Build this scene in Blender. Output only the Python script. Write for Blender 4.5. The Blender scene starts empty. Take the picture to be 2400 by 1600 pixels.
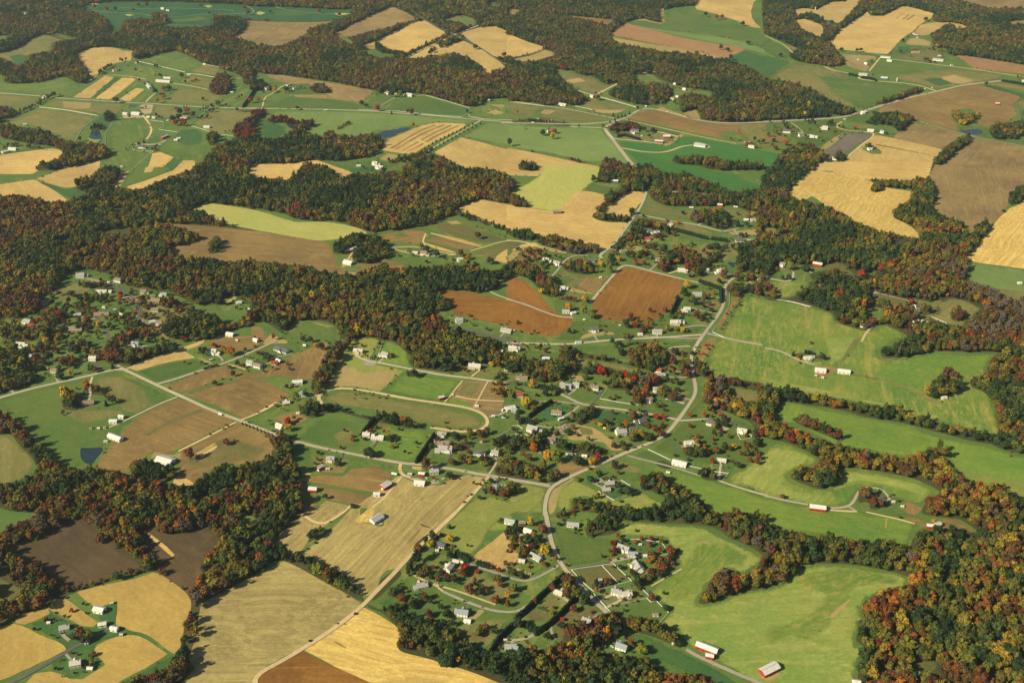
import bpy, bmesh, math, random
import numpy as np
from mathutils import Vector, Matrix
from math import radians as R
S = bpy.context.scene
COL = S.collection
random.seed(7)
rng = np.random.default_rng(7)

# ---------------------------------------------------------------- camera, sky, sun, exposure
CAM_H = 900.0
FOC = 2287.0            # focal length in photo pixels for a 2352 pixel wide photo
CX, CY, HOR = 1176.0, 784.0, -500.0
TH = math.atan((CY - HOR) / FOC)
ct, st = math.cos(TH), math.sin(TH)
cd = bpy.data.cameras.new('camera')
cam = bpy.data.objects.new('camera', cd); COL.objects.link(cam)
cam.location = (0, 0, CAM_H)
cam.rotation_euler = (math.pi / 2 - TH, 0, 0)
cd.sensor_width = 36.0
cd.lens = 36.0 * FOC / 2352.0
cd.clip_start = 1.0
cd.clip_end = 60000
S.camera = cam

SUN_EL, SUN_AZ = 36.0, -118.0      # azimuth clockwise from the viewing direction
w = bpy.data.worlds.new('World'); S.world = w; w.use_nodes = True
wn = w.node_tree.nodes; wl = w.node_tree.links
bg = wn['Background']
sky = wn.new('ShaderNodeTexSky'); sky.sky_type = 'NISHITA'; sky.sun_disc = False
sky.sun_elevation = R(SUN_EL); sky.sun_rotation = R(SUN_AZ)
wl.new(sky.outputs[0], bg.inputs[0]); bg.inputs[1].default_value = 0.05
sd = bpy.data.lights.new('sun', 'SUN'); sd.energy = 5.0; sd.angle = R(0.53); sd.color = (1.0, 0.89, 0.62)
sun = bpy.data.objects.new('sun', sd); COL.objects.link(sun)
dirv = Vector((math.sin(R(SUN_AZ)) * math.cos(R(SUN_EL)), math.cos(R(SUN_AZ)) * math.cos(R(SUN_EL)), math.sin(R(SUN_EL))))
sun.rotation_euler = dirv.to_track_quat('Z', 'Y').to_euler()
sun.location = dirv * 3000
S.view_settings.view_transform = 'Standard'; S.view_settings.look = 'None'
S.view_settings.gamma = 1.0; S.view_settings.exposure = 0.48
S.cycles.max_bounces = 4; S.cycles.diffuse_bounces = 2; S.cycles.glossy_bounces = 2
S.cycles.transmission_bounces = 2; S.cycles.transparent_max_bounces = 10; S.cycles.volume_bounces = 0

def unproj(px, py, h=0.0):
    """survey point seen at photo position (px, py), lying at height h -> world metres"""
    u = (px - CX) / FOC; v = (py - CY) / FOC
    t = (CAM_H - h) / max(st + v * ct, 0.02)
    return Vector((u * t, (ct - v * st) * t, h))
def mpp(py):
    return CAM_H / (st + (py - CY) / FOC * ct) / FOC
def proj_np(P, h):
    dx = P[:, 0]; dy = P[:, 1]; dz = h - CAM_H
    zc = dy * ct - dz * st
    yc = -dy * st - dz * ct
    return dx / zc * FOC + CX, yc / zc * FOC + CY
HAZE = 2.6e-5
SURVEY = """
T 0 0
W mix 0 -400 2352 -400 2352 760 2240 790 2230 700 2050 640 1850 580 1750 520 1600 460 1330 530 1250 550 1200 500 1250 470 1100 440 860 430 690 510 760 600 830 700 800 770 700 770 640 720 540 700 450 745 160 775 30 760 40 690 -100 680 -100 -400
F dgreen 180 105 250 95 280 120 230 145 180 135
F lawn -100 320 0 330 100 320 60 370 0 405 -100 420
F olive -100 490 0 490 180 440 250 370 360 315 480 320 620 370 505 395 490 480 330 500 290 510 280 560 130 640 110 600 0 540 -100 540
F dgreen 70 520 160 495 270 510 260 560 150 620
F green 450 300 560 310 680 350 700 380 620 375 500 330
F golf 740 60 900 25 1100 15 1500 15 2000 30 2352 60 2352 190 2290 200 2200 160 1960 150 1950 240 1800 265 1600 265 1420 240 1400 200 1300 170 1150 200 1090 310 1010 290 980 180 860 120
F pgreen 800 35 870 28 920 40 850 52
F pgreen 1130 135 1190 128 1240 140 1180 154
F pgreen 1860 55 1930 45 1960 62 1910 76
F green 1420 180 1700 170 1850 140 1940 180 1800 200 1560 210
R 3 path 1400 180 1480 165 1640 158 1740 148 1850 130 1990 138 2120 128 2352 125
R 3 path 1400 200 1480 205 1560 235 1700 232 1780 235 1850 245
R 3 path 780 70 820 100 1000 115 1300 125 1400 150
R 3 path 1100 70 1300 85 1600 75 1900 85 2130 95 2140 105
R 3 path 2250 50 2310 80 2340 110 2300 120 2150 130
W mix 1380 165 1420 120 1500 130 1560 200 1500 240 1420 240
F gold 700 510 760 460 860 435 1000 435 1100 450 1130 468 1240 470 1215 500 1200 560 1150 570 1040 580 950 640 880 700 870 730 820 690 770 620 720 550
F umber 2110 360 2200 300 2300 240 2400 190 2400 420 2330 400 2250 370
F lawn -100 680 0 680 60 760 160 775 460 745 560 690 660 740 720 775 800 770 620 900 520 890 420 885 0 850 -100 850
F olive -100 850 0 865 400 895 340 960 250 990 0 990 -100 990
F olive 370 980 520 910 1030 945 1170 955 1100 1050 960 1060 780 1030 620 1010
F straw 560 925 860 940 840 1000 700 1010 560 990
F dgreen 1180 960 1270 960 1260 985 1170 990
F gravel 1270 1000 1280 960 1420 960 1400 1040 1310 1060
F gravel 1110 1060 1320 1060 1320 1085 1120 1090
F lawn 1250 550 1450 500 1600 460 1750 520 1850 580 1830 620 1720 670 1460 610 1260 565
F lawn 1150 620 1250 580 1460 625 1680 670 1630 730 1560 740 1490 700 1330 720 1150 690
F olive 1720 660 1880 590 2030 620 2000 700 1870 680
F olive 1640 730 1740 695 1860 700 1990 730 1960 800 1830 800 1640 770
F olive 1640 800 1960 830 2120 870 1980 960 1830 965 1480 935 1560 870
F lawn 2352 760 2250 800 2120 870 1980 970 2230 990 2352 990
F gold 670 895 930 720 960 700 1050 710 830 905
F gold 870 910 1120 715 1250 720 1230 760 1010 915
F gold 1090 915 1250 810 1330 820 1190 935
F dgreen 1050 712 1120 712 870 905 830 905
F lawn 1250 725 1320 740 1330 810 1250 800 1060 880 1150 800
F lawn 1330 820 1400 880 1330 940 1200 935
F olive 50 1130 360 1000 620 1020 900 1070 800 1160 690 1300 560 1290 400 1200 290 1170 100 1160
F dgreen 830 1150 920 1070 1110 1070 1000 1160 960 1240 930 1200 860 1190
F lawn 1110 1090 1330 1090 1400 1200 1340 1290 1240 1340 1250 1380 1400 1390 1300 1480 1200 1560 1100 1540 1020 1430 970 1330 975 1200 1020 1130
F green 1370 1270 1440 1250 1480 1290 1440 1320 1340 1320
F olive 1380 1060 1420 960 1660 985 1650 1060 1540 1100
F green 1400 1110 1490 1120 1510 1150 1470 1190 1640 1210 1720 1150 1600 1060 1540 1120
F olive 1740 1140 1920 1000 2352 1010 2352 1060 2240 1110 2140 1240 2000 1230 1930 1210
F dgreen 1660 1190 1830 1180 1900 1250 1860 1330 1700 1350 1560 1280
F lawn 1420 1400 1700 1350 1930 1330 1900 1450 1780 1568 1600 1568 1570 1480
F gold 1340 1600 1400 1410 1480 1400 1600 1445 1420 1600
F dgreen 1420 1600 1600 1450 1690 1480 1560 1600
F gold 1560 1600 1680 1475 1780 1475 1800 1510 1740 1600
F gold -100 1430 260 1390 470 1360 560 1380 600 1430 430 1510 300 1600 -100 1600
F dgreen -20 1410 470 1340 480 1355 260 1390 -20 1432
F gold 540 1600 660 1540 920 1480 910 1600
F lawn 920 1480 1010 1440 1100 1540 1090 1600 905 1600
P water 800 1300 850 1180 890 1170 930 1230 940 1300 880 1330
F algae 800 1250 860 1280 940 1280 920 1300 880 1325 810 1310
R 7 road -200 840 0 858 300 878 500 900 1000 935 1280 948 1480 960 1840 985 2352 1000
R 5 road -200 840 0 855 400 885
R 4 dirt 950 700 1060 690 1180 700 1340 730
R 4 dirt 1260 565 1450 605 1700 665
R 4 dirt 1700 680 1830 685 1990 715 2130 725 2240 720
R 5 dirt 1590 770 1750 790 1930 830
R 5 dirt 1340 940 1390 885 1440 850
R 5 dirt 1310 1060 1370 1130 1400 1210 1340 1290
R 5 dirt 360 985 620 1010 880 1060
R 4 dirt 1240 1350 1270 1330 1440 1330 1520 1290
N 360 985 620 1015 900 1065 960 1055
N 1260 562 1450 605 1700 665
N 1720 678 1830 685 1990 715
N 2130 725 2230 720
N 1870 590 2030 620
N 970 1330 975 1210 1030 1140
N 1540 870 1640 790
N 1460 1190 1510 1150 1500 1120 1380 1105
N 1460 1190 1630 1215 1670 1180
N 1740 1145 1920 995
N 1740 1150 1930 1210
N 2010 1235 2140 1248
N 1220 1340 1215 1370 1260 1388 1410 1390 1540 1280
N 1240 1320 1300 1325 1480 1330
N 1410 1390 1200 1568
N 690 1300 760 1170 900 1070
N 1170 990 1190 960
N 2100 870 2180 830 2230 780
H mix 40 470 130 420 250 350 330 290
H dark 0 1100 100 1080 350 960 480 890
H dark 910 690 960 640 1040 600
H mix 1100 570 1160 560
W mix -100 540 0 540 130 600 120 670 0 660 -100 660
W mix -100 980 0 990 170 1020 100 1080 0 1130 -100 1130
W mix 0 1150 200 1180 380 1200 560 1300 700 1310 940 1330 1040 1420 980 1450 760 1510 540 1568 300 1568 380 1500 450 1510 600 1430 560 1380 480 1340 300 1330 120 1290 0 1270
W rust 1920 800 1990 700 2050 670 2120 700 2130 830 2050 880 1930 860
W red 2130 1200 2240 1120 2352 1060 2352 1290 2160 1280
W mix 1800 1568 1900 1440 1960 1370 2100 1300 2352 1280 2352 1568
W dark 1900 1250 1940 1200 2000 1230 1990 1330 1920 1340
W dark 960 1050 1000 1010 1050 1060 1000 1130 960 1110
W mix 820 1200 870 1150 940 1140 950 1200 900 1190
W mix 2210 1020 2352 1010 2352 1030 2210 1030
X 2000 1568 2010 1568
C 2230 980 2290 900 2352 800 2400 740
B hangar 1350 765 1390 815 18
B wbarn 1430 740 1570 750 16
B wbarn 1500 712 1570 716 8
B wbarn 1210 1040 1290 1045 22
B wbarn 1130 1042 1175 1045 18
B shed 1240 575 1265 578
B shed 1865 590 1895 592
B shed 810 740 850 735
B house 1035 650 1100 640
B wbarn 215 1145 245 1142 10
B house 215 1255 265 1275
B wbarn 80 1365 155 1370 14
B wbarn 15 1400 75 1385 14
B wbarn 1870 1165 1930 1165 16
B rbarn 1480 1270 1540 1245 12
B house 1270 1350 1345 1350
B shed 1105 1532 1130 1530
B house 1650 1065 1740 1080
B shed 1530 1105 1550 1105
B shed 1345 1075 1385 1080
B shed 1390 1078 1440 1082
B shed 2285 1170 2315 1160
B shed 2180 1168 2205 1168
B shed 1720 688 1750 686
B shed 2115 850 2145 848
B shed 1600 1285 1635 1288
B shed 1620 1275 1660 1270
B house 1480 80 1510 82
B house 1530 92 1560 95
B house 225 132 255 134
B house 395 895 440 880
B shed 505 708 525 712
t dark 495 865 50 80
t dark 1065 915 80 80
t orange 1500 810 80 60
t dark 1550 800 80 90
t dark 1425 835 60 100
t orange 1445 925 50 45
t orange 1500 885 60 50
t dark 1670 690 50 50
t con 1320 1295 40 55
t yellow 1665 465 50 50
t yellow 1720 475 60 70
t yellow 1790 510 60 70
t mix 1240 515 60 70
t dark 1650 1020 60 70
t red 1720 1010 70 60
t dark 1640 1070 60 60
t dark 1585 1080 80 80
t red 1610 1125 60 50
t red 1690 1125 60 60
t rust 1770 1050 60 80
t red 2300 915 60 60
t con 1690 980 20 30
t con 1715 980 20 30
t con 1865 985 20 30
t con 1890 985 20 30
t dark 1945 975 40 50
t red 2320 1230 50 50
t red 1350 1330 1 1
t red 870 60 40 40
t red 980 80 40 40
t dark 1060 90 40 40
t red 1270 40 90 60
t dark 1350 45 40 50
t red 1400 130 30 30
t red 1490 125 30 30
t red 1225 85 30 30
t red 1840 45 30 30
t dark 1920 120 30 30
t dark 2280 115 40 50
t mix 1500 200 50 40
t mix 2000 945 70 60
t dark 735 1280 40 40
t dark 1435 1055 35 30
t rust 1275 1320 40 30
t dark 1400 1370 35 30
t mix 1105 550 30 50
t mix 1155 540 30 50
T 1 0
W mix -100 -400 2500 -400 2500 560 2352 640 2100 720 2030 670 2060 610 1900 560 1840 500 1700 500 1570 540 1370 560 1300 560 1090 540 930 450 860 350 700 330 480 320 250 440 0 400 -100 400
F golf -100 60 60 60 280 65 560 80 760 90 900 80 880 130 800 180 700 195 300 200 0 180 -100 180
F pgreen 0 115 40 105 95 120 50 140 0 135
F dgreen 120 100 300 90 500 130 400 150 160 150
F pgreen 700 120 850 120 880 130 760 150
R 3 path 150 55 280 95 500 120 760 140 830 150
F umber -100 190 200 200 500 205 735 195 720 230 520 260 450 330 240 440 0 400 -100 400
F umber 720 310 900 210 1080 130 1240 55 1380 110 1490 180 1300 230 1130 290 1000 310 880 350 760 340
F gold 930 430 1130 370 1300 270 1460 200 1550 190 1760 310 1620 380 1380 490 1200 460 1100 430
F straw 970 430 1110 400 1120 450 1060 460
F green 920 470 1100 450 1200 480 1360 520 1100 550
F gold 1360 550 1500 480 1800 330 1900 340 1700 480 1560 540
F gold 1570 520 1800 400 1900 375 2010 420 2200 530 2320 640 2180 650 2130 720 2030 670 2060 620 2000 560 1900 530 1830 490 1700 500
F gold 1870 310 2050 250 2200 240 2352 310 2600 400 2600 540 2352 540 2200 530 2100 470 1990 390
F olive 1700 190 1850 140 2040 210 2020 240 1930 250 1860 210
F lawn 1870 135 1990 160 2040 210 1900 210
F green 2120 30 2200 20 2230 60 2130 80
R 7 asphalt 1280 0 1400 80 1530 180 1660 240 1800 310 1980 390 2120 480 2230 560 2352 620
R 5 dirt 1360 540 1500 470 1820 320 2110 210
R 5 road 1820 320 1960 270 2110 210
F umber 60 680 250 690 600 750 1060 820 1080 850 1000 930 930 940 660 910 640 850 520 790 200 760
F lawn 980 890 1080 860 1120 860 1100 970 1000 950
F green 330 770 520 760 560 880 300 890 250 830
F umber 300 870 660 870 660 910 320 895
F green 60 1000 130 950 290 880 660 905 930 940 1000 1010 640 1010 200 1000
F green 960 960 1120 860 1280 890 1160 980 1060 1020
F green 1190 1010 1290 950 1430 880 1540 880 1960 990 1930 1050 1880 1070 1400 1030
F lawn 1150 990 1300 890 1350 900 1200 1000
F lawn 1960 1010 2100 920 2400 900 2400 1090 2000 1080
F straw 2100 1040 2200 1000 2300 1040 2200 1060
F straw 2130 960 2280 960 2300 990 2200 985
F gr3 90 1080 180 1020 640 1020 1040 1030 1500 1060 2050 1110 1900 1140 1700 1120 1500 1160 1110 1200 1100 1240 860 1260 740 1240 640 1260 460 1220 540 1100 360 1120 260 1080
F dgreen 40 1050 100 1100 280 1160 300 1220 200 1280 60 1290 30 1200
F lawn 1090 1190 1280 1170 1520 1120 1440 1180 1290 1260 1120 1290
P water 1110 1230 1180 1200 1280 1190 1350 1175 1430 1170 1400 1200 1290 1230 1280 1250 1170 1275
P water 270 1140 320 1130 420 1150 440 1180 340 1195
F gold 1160 1380 1180 1290 1350 1230 1520 1150 1640 1128 1780 1130 1930 1140 1900 1180 1600 1320 1440 1420 1250 1400
F umber 1225 1360 1240 1350 1500 1190 1640 1145 1660 1155 1500 1210 1260 1370
F umber 1265 1375 1480 1240 1720 1142 1745 1150 1560 1220 1290 1380
F umber 1330 1385 1480 1300 1640 1210 1790 1145 1815 1155 1640 1230 1500 1310 1350 1392
F umber 1375 1395 1500 1330 1680 1220 1860 1145 1885 1155 1700 1240 1530 1340 1390 1400
F gold 1490 1280 1600 1320 1590 1335 1470 1295
F straw 1100 1470 1200 1400 1370 1430 1340 1470 1200 1500
F lawn 1180 1290 1100 1450 1300 1500 1420 1440 1600 1330 1900 1180 2060 1110 2100 1120 1600 1380 1500 1440 1240 1510 1000 1450 1110 1400
F gr3 1900 1250 2130 1120 2500 1130 2500 1390 2330 1350 2280 1330 1890 1260
F gold 1640 1400 1880 1260 2352 1380 2600 1500 2600 1620 1900 1600 1860 1520 1700 1430
F gold -50 1568 0 1540 250 1510 530 1465 640 1500 830 1568 900 1600 -50 1600
F green 540 1462 720 1470 1000 1490 1100 1480 1340 1510 1200 1560 830 1568 640 1500
R 7 road -100 995 600 1005 1000 1020 1300 1040 1700 1070 2060 1105 2352 1125
R 4 dirt 2060 1110 1880 1215 1740 1290 1630 1360
R 4 dirt 60 980 80 890 160 860 240 790 320 770
R 4 gravelroad 1150 970 1290 890
N 940 1010 1300 1022 1640 1060 1890 1075 1940 1045
N 1430 880 1560 875 1750 930 1960 990
N 1950 1050 1970 1075 2100 1095 2350 1105
H dark 680 320 860 220 1000 150 1240 60
W dark 470 280 560 250 720 210 860 150 1100 60 1240 50 1000 160 860 230 700 320 600 340 480 320
W dark 880 350 1100 290 1290 240 1300 270 1140 360 940 430 880 410
W dark 1790 350 1860 310 1870 370 1710 450 1680 430 1680 380 1740 390
W dark 1570 480 1650 430 1660 460 1590 500
W dark 1090 430 1130 395 1190 460 1370 490 1380 520 1110 480
W red 80 1110 240 1060 360 1120 420 1130 540 1100 500 1200 430 1200 380 1160 260 1130 160 1130
W dark 735 1180 870 1110 880 1130 760 1200
W mix 620 1230 700 1200 740 1250 730 1270 620 1270
W rust 480 810 590 760 680 840 660 860 540 860
W mix -50 1250 60 1290 260 1270 400 1160 460 1240 600 1270 780 1290 1000 1240 1090 1230 1180 1300 1120 1420 900 1470 700 1480 530 1470 300 1500 0 1545 -50 1550
W dark 1440 850 1400 700 1200 700 1100 850 1200 870
W mix 1430 560 2060 560 2100 720 2500 560 2500 900 2352 900 2150 910 2000 1000 1750 930 1580 870 1440 860 1300 780 1400 740 1000 700
W mix -50 420 240 440 480 320 720 330 930 450 1090 540 1300 560 1570 540 1840 510 2060 610 2030 670 2120 720 2100 950 1960 980 1750 920 1580 870 1440 850 1330 860 1250 830 1100 840 800 770 600 740 250 690 60 680 -50 650
W mix 1300 1568 1400 1500 1560 1430 1700 1440 1860 1530 1930 1568
W dark 1200 1480 1400 1440 1620 1350 1640 1370 1500 1450 1300 1500 1220 1500
W dark 390 1560 450 1510 560 1520 590 1568
W red -50 1050 20 1020 50 990 120 980 60 1060 0 1110
W dark -50 740 60 740 110 790 60 830 -50 850
B house 910 65 960 70
B house 1490 60 1530 62
B house 1540 85 1600 100
B house 80 820 120 805
B wbarn 280 785 320 770 9
B house 1185 850 1225 860
B house 1360 870 1440 880
B house 1250 850 1300 852
B house 1070 1500 1140 1510
B house 1100 1535 1170 1545
B wbarn 1555 1395 1585 1385 9
B shed 1380 1480 1395 1478
B shed 2130 918 2150 918
B shed 715 1250 735 1255
B shed 920 1525 965 1522
B house 1980 90 2000 92
B shed 620 1015 665 1010
B house 345 815 365 812
t dark 85 60 1 1
t red 580 95 40 45
t red 765 125 40 45
t dark 130 105 30 30
t red 1810 260 50 90
t red 1865 260 50 90
t dark 1860 220 40 60
t dark 2015 425 70 80
t dark 2280 495 80 110
t dark 2240 540 70 90
t red 1115 990 70 70
t con 1245 1030 35 45
t dark 380 990 45 40
t dark 1940 1020 35 45
t orange 20 910 55 50
t orange 175 820 40 60
t rust 130 830 50 60
t dark 280 810 80 90
t lime 1325 860 60 80
t dark 1245 860 60 70
t dark 970 940 50 60
t dark 1010 965 40 60
t dark 1130 420 50 60
t dark 1410 485 20 25
t red 1445 1150 35 35
t rust 1430 1030 60 30
t dark 1395 1020 40 50
t dark 1220 1460 35 60
t dark 2065 190 60 60
t mix 1915 250 30 50
t dark 1970 240 40 40
t dark 2330 1310 60 60
A con 1500 1390 1640 1300 1900 1180 2010 1125 14
A con 1560 1400 1700 1320 1900 1210 2080 1120 14
T 2 0
W dark -50 -400 2000 -400 2352 -400 2352 0 1690 0 1690 50 1600 60 1400 80 1350 170 1360 210 1290 200 1220 170 1100 180 940 270 880 330 960 400 1100 430 1380 480 1700 500 1900 540 2300 650 2352 720 2352 1120 2040 1130 1760 1110 1540 1040 1540 900 1480 880 1380 960 1230 970 1080 950 880 880 900 830 1000 790 860 780 740 700 620 690 560 650 430 640 380 600 480 740 580 830 680 900 620 980 440 950 320 980 200 940 0 930 -50 940
F umber -50 100 0 80 60 90 90 110 0 150 -50 160
F brown 480 140 920 180 930 200 880 240 700 190 500 165
F gold 1680 60 1700 0 1740 -60 2352 -60 2230 0 2200 80 2200 180 2290 260 2180 250 2100 200 1960 160 1800 110 1700 90
F gold -50 320 0 325 150 390 290 430 280 460 180 490 0 530 -50 530
F straw 0 545 180 500 290 450 400 480 400 520 250 560 180 580 0 565
F green 1060 200 1220 190 1290 220 1400 200 1400 110 1500 100 1900 180 2352 320 2420 380 2420 480 2280 430 2100 370 1700 300 1400 280 1080 230
F straw 1340 80 1400 70 1400 180 1420 205 1370 225 1290 215 1220 190 1100 190 1200 170 1290 195 1360 210
F gr3 1060 210 1300 260 1700 310 2100 370 2352 460 2420 500 2420 520 2200 470 1900 400 1500 330 1200 260
F rtan 900 300 1050 215 1300 280 1600 360 2120 440 2140 460 1960 540 1700 480 1400 420 1100 360 930 330
F straw 870 350 920 335 1200 390 1500 430 1940 520 1880 555 1700 500 1500 490 1390 490 1260 450 1120 430 980 400
F dgreen 1960 540 2130 460 2352 520 2420 540 2420 700 2352 740 2200 640 2100 600 1980 560
F olive 370 650 540 650 640 700 740 700 860 780 980 760 960 790 830 860 760 880 600 820 480 760 450 720
F straw 470 740 620 710 700 750 560 770
F lawn 1110 700 1200 680 1320 680 1340 720 1560 800 1850 840 1840 920 1740 880 1600 860 1540 920 1540 1030 1380 970 1460 880 1440 800 1300 760 1240 790 1120 760
F olive 600 1000 680 890 820 900 1130 990 1000 1050 920 1060 760 1030
F straw 740 1000 900 1010 1060 1000 1000 1040 900 1050 760 1035
F olive -50 940 0 940 300 980 200 1080 0 1100 -50 1090
F olive 200 1080 310 985 520 1000 920 1085 900 1110 540 1130 400 1110
F straw 240 1040 300 1000 420 1020 330 1060
F straw 1380 980 1540 1040 1720 1100 1640 1090 1300 1010
F straw 1540 1040 1700 1000 1760 1110 1640 1090
F brown 1090 1080 1180 1010 1240 1000 1500 1050 1700 1100 2000 1140 2352 1140 2352 1180 2000 1290 1560 1200 1060 1090
F lawn 1900 1220 2050 1200 2130 1260 2140 1310 2040 1310 1900 1260
F olive 2050 1150 2400 1150 2400 1380 2150 1300 2080 1200
F emer 970 1300 1180 1310 1420 1330 1580 1240 2060 1330 2352 1390 2420 1400 2420 1520 2352 1560 2200 1510 1900 1500 1500 1440 1460 1490 1700 1568 1250 1568 1080 1440
F emer 1080 1400 1460 1480 1720 1560 2100 1600 2100 1700 1200 1700 1150 1500
F straw 1300 1340 1420 1325 1540 1230 1590 1240 1460 1330 1420 1345
F gr3 -50 1150 480 1170 800 1180 880 1240 940 1300 1120 1540 1060 1530 900 1480 700 1500 480 1440 220 1390 0 1360 -50 1360
F green 950 1130 1100 1090 1300 1150 1560 1220 1550 1250 1520 1250 1300 1190 1180 1150 1100 1120
F olive 1120 1200 1200 1250 1340 1210 1500 1245 1420 1320 1080 1300 960 1270
F gold -50 1360 0 1365 280 1420 500 1470 800 1530 820 1600 -50 1600
R 7 road -100 1130 300 1135 560 1145 830 1130 960 1110 1060 1080 1180 1000 1300 1000 1500 1050 1700 1105 1900 1130 2100 1135 2352 1120
R 6 road -20 940 300 975 520 1005 900 1080 960 1100
R 6 road 580 825 700 865 820 895 1000 945 1160 990
R 7 dirt 770 875 870 820 970 770
R 5 dirt 1110 695 1180 670 1320 662
R 9 road 980 1110 850 1170 860 1200 930 1290 1000 1380 1060 1460 1140 1550
R 4 dirt 1040 1100 1300 1160 1560 1220 1840 1280 2060 1320
R 5 dirt 1010 1360 1180 1395 1350 1405 1450 1390 1560 1345 1660 1335
F gravel 1660 1310 1700 1300 1820 1330 1840 1355 1780 1370 1740 1355 1650 1345
N 820 895 1000 945 1150 990
N 540 1165 820 1175
N 640 1155 830 1128
N 940 1275 1200 1300 1420 1325 1520 1255 1380 1220 1300 1205
N 580 975 700 1000 740 1010 720 1020
N 1350 1215 1290 1270
N 860 1200 940 1280
N 20 935 300 975
B house 320 15 375 22
B house 500 10 550 30
B house 510 65 580 80
B shed 440 65 475 65
B house 775 55 810 62
B house 770 115 810 118
B house 895 92 925 90
B house 900 130 940 130
B house 680 8 710 6
B shed 440 125 485 130
B shed 680 135 692 133
B house 450 545 510 535
B house 395 580 430 585
B shed 570 532 600 535
B wbarn 1490 770 1520 755 14
B wbarn 1330 795 1390 800 14
B wbarn 1570 815 1600 822 14
B house 1465 895 1500 910
B shed 1505 885 1530 890
B house 1845 660 1880 655
B shed 720 670 745 668
B house 360 935 420 950
B house 430 955 500 965
B shed 590 935 640 940
B house 2060 940 2090 955
B house 2135 955 2180 965
B shed 1820 1035 1850 1045
B shed 1100 850 1115 848
B bus 175 1128 212 1128
B shed 325 1110 370 1112
B shed 235 1095 262 1098
B house 325 1205 355 1200
B house 1080 1195 1170 1200
B house 1100 1215 1130 1218
B shed 1185 1245 1200 1248
B rbarn 1385 1255 1455 1255 20
B rbarn 1310 1298 1390 1302 12
B greybarn 1675 1325 1785 1340 24
B rhouse 2140 1310 2200 1300
B house 2170 1340 2235 1350
B shed 1225 975 1240 978
B bus 1420 1030 1440 1030
B house 720 885 745 888
t con 930 1050 35 60
t con 975 1065 30 50
t con 1010 1055 35 60
t con 1040 1055 30 60
t con 1080 1035 35 55
t dark 1155 990 35 40
t dark 945 1105 30 45
t dark 900 1125 25 35
t con 615 1150 22 45
t mix 835 1155 40 50
t red 460 615 55 65
t red 555 460 55 90
t yellow 505 480 35 70
t lime 2130 1020 60 90
t yellow 1135 75 35 50
t red 390 1200 50 50
t dark 285 1215 80 60
t yellow 370 1250 60 30
t dark 1215 1185 45 60
t dark 1290 1190 50 60
t dark 1260 1245 40 50
t dark 920 1190 60 80
t dark 2310 1295 45 60
t dark 2230 1280 40 40
t red 2155 1315 40 35
t dark 1920 435 80 60
t dark 1985 450 60 40
t dark 2170 390 90 50
t dark 2010 530 100 60
t rust 785 890 60 60
t red 1930 155 50 60
t red 1880 160 50 70
t dark 1780 130 45 70
t dark 2120 215 55 80
t dark 185 1385 25 30
t dark 570 990 15 40
C 970 1250 1040 1240 1180 1280 12
t dark 1070 800 60 80
t dark 1130 810 60 70
t con 1210 815 60 60
A red 1300 1200 1340 1200 8
W rust 940 1150 1050 1120 1160 1140 1180 1190 1020 1210 900 1200 880 1170
W mix 0 1110 240 1090 440 1120 540 1130 540 1160 400 1160 350 1130 0 1125
W dark 1460 1450 1640 1450 1700 1430 1780 1450 1900 1460 2000 1500 2300 1500 2352 1568 1900 1568 1680 1540 1480 1500
W mix 60 1520 120 1490 200 1490 260 1568 60 1568
W dark 480 1430 580 1460 710 1500 600 1500
W mix 820 1540 840 1460 960 1480 1060 1530 1150 1530 1240 1568 820 1600
X 1240 1568 1240 1560
T 3 0
W dark -50 -400 2600 -400 2600 600 2352 600 2000 570 1760 520 1640 500 1650 440 1520 440 1520 360 1480 320 1540 260 1660 230 1830 250 1500 200 1530 130 1300 60 1240 50 1060 140 940 140 900 90 560 380 620 480 680 520 690 600 560 620 400 570 240 540 240 480 260 440 0 330 -50 300
F umber 1740 0 1780 -40 2600 -100 2600 90 2352 75 2200 80 2050 90 1900 50
F gold 230 90 330 75 440 90 560 20 640 20 720 10 720 -40 880 -40 840 30 760 130 660 220 560 190 470 170 460 140 380 120 260 160
F gold 230 190 330 175 480 220 520 270 480 360 400 310 280 280 290 230
F green 470 180 600 200 660 240 620 260 520 220
F gold 550 380 700 240 880 150 910 95 940 150 1070 150 1240 55 1400 90 1540 130 1490 180 1380 230 1340 290 1240 340 1100 500 960 490 630 450 600 400
F gr 0 0 1 0 1 1
F umber 1225 180 1290 130 1310 135 1245 185
F umber 1260 185 1335 135 1360 140 1285 190
F umber 1170 170 1240 120 1250 125 1180 175
F gold 1350 290 1400 230 1560 200 1760 215 1830 250 1790 280 1660 230 1500 320 1400 330
F straw 1240 390 1290 350 1400 345 1520 390 1510 440 1400 420 1280 420
F umber 2200 200 2400 180 2400 230 2220 230
F dgreen 1160 480 1190 420 1300 430 1360 490 1240 500
F olive 1090 520 1260 490 1420 440 1640 470 1620 530 1480 580 1240 550
F straw 630 490 1020 515 1010 550 930 660 850 660 750 620 690 600 680 520
F umber 700 540 900 620 860 650 760 620
F green 870 570 960 530 1000 570 930 620
F green 240 500 560 540 640 600 540 600 240 560
F green -50 360 100 400 180 460 230 490 180 560 90 540 -50 480
F dgreen -50 490 80 540 230 570 100 650 -50 710
F brown 170 415 290 440 250 470 210 460
F olive 0 700 220 580 560 620 700 670 780 720 820 850 830 1010 640 960 540 930 420 850 280 780 130 760 0 740
F lawn 420 700 620 690 780 730 900 760 1200 770 1420 800 1200 890 860 1020 830 980 640 920
F green 800 800 1200 770 1420 800 1190 890 1000 960 860 1010
F green 940 660 1020 570 1140 560 1500 610 1340 650 1120 690 960 700
F olive 1120 700 1520 620 2000 660 2200 700 2140 740 1560 830 1420 790 1200 740
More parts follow.
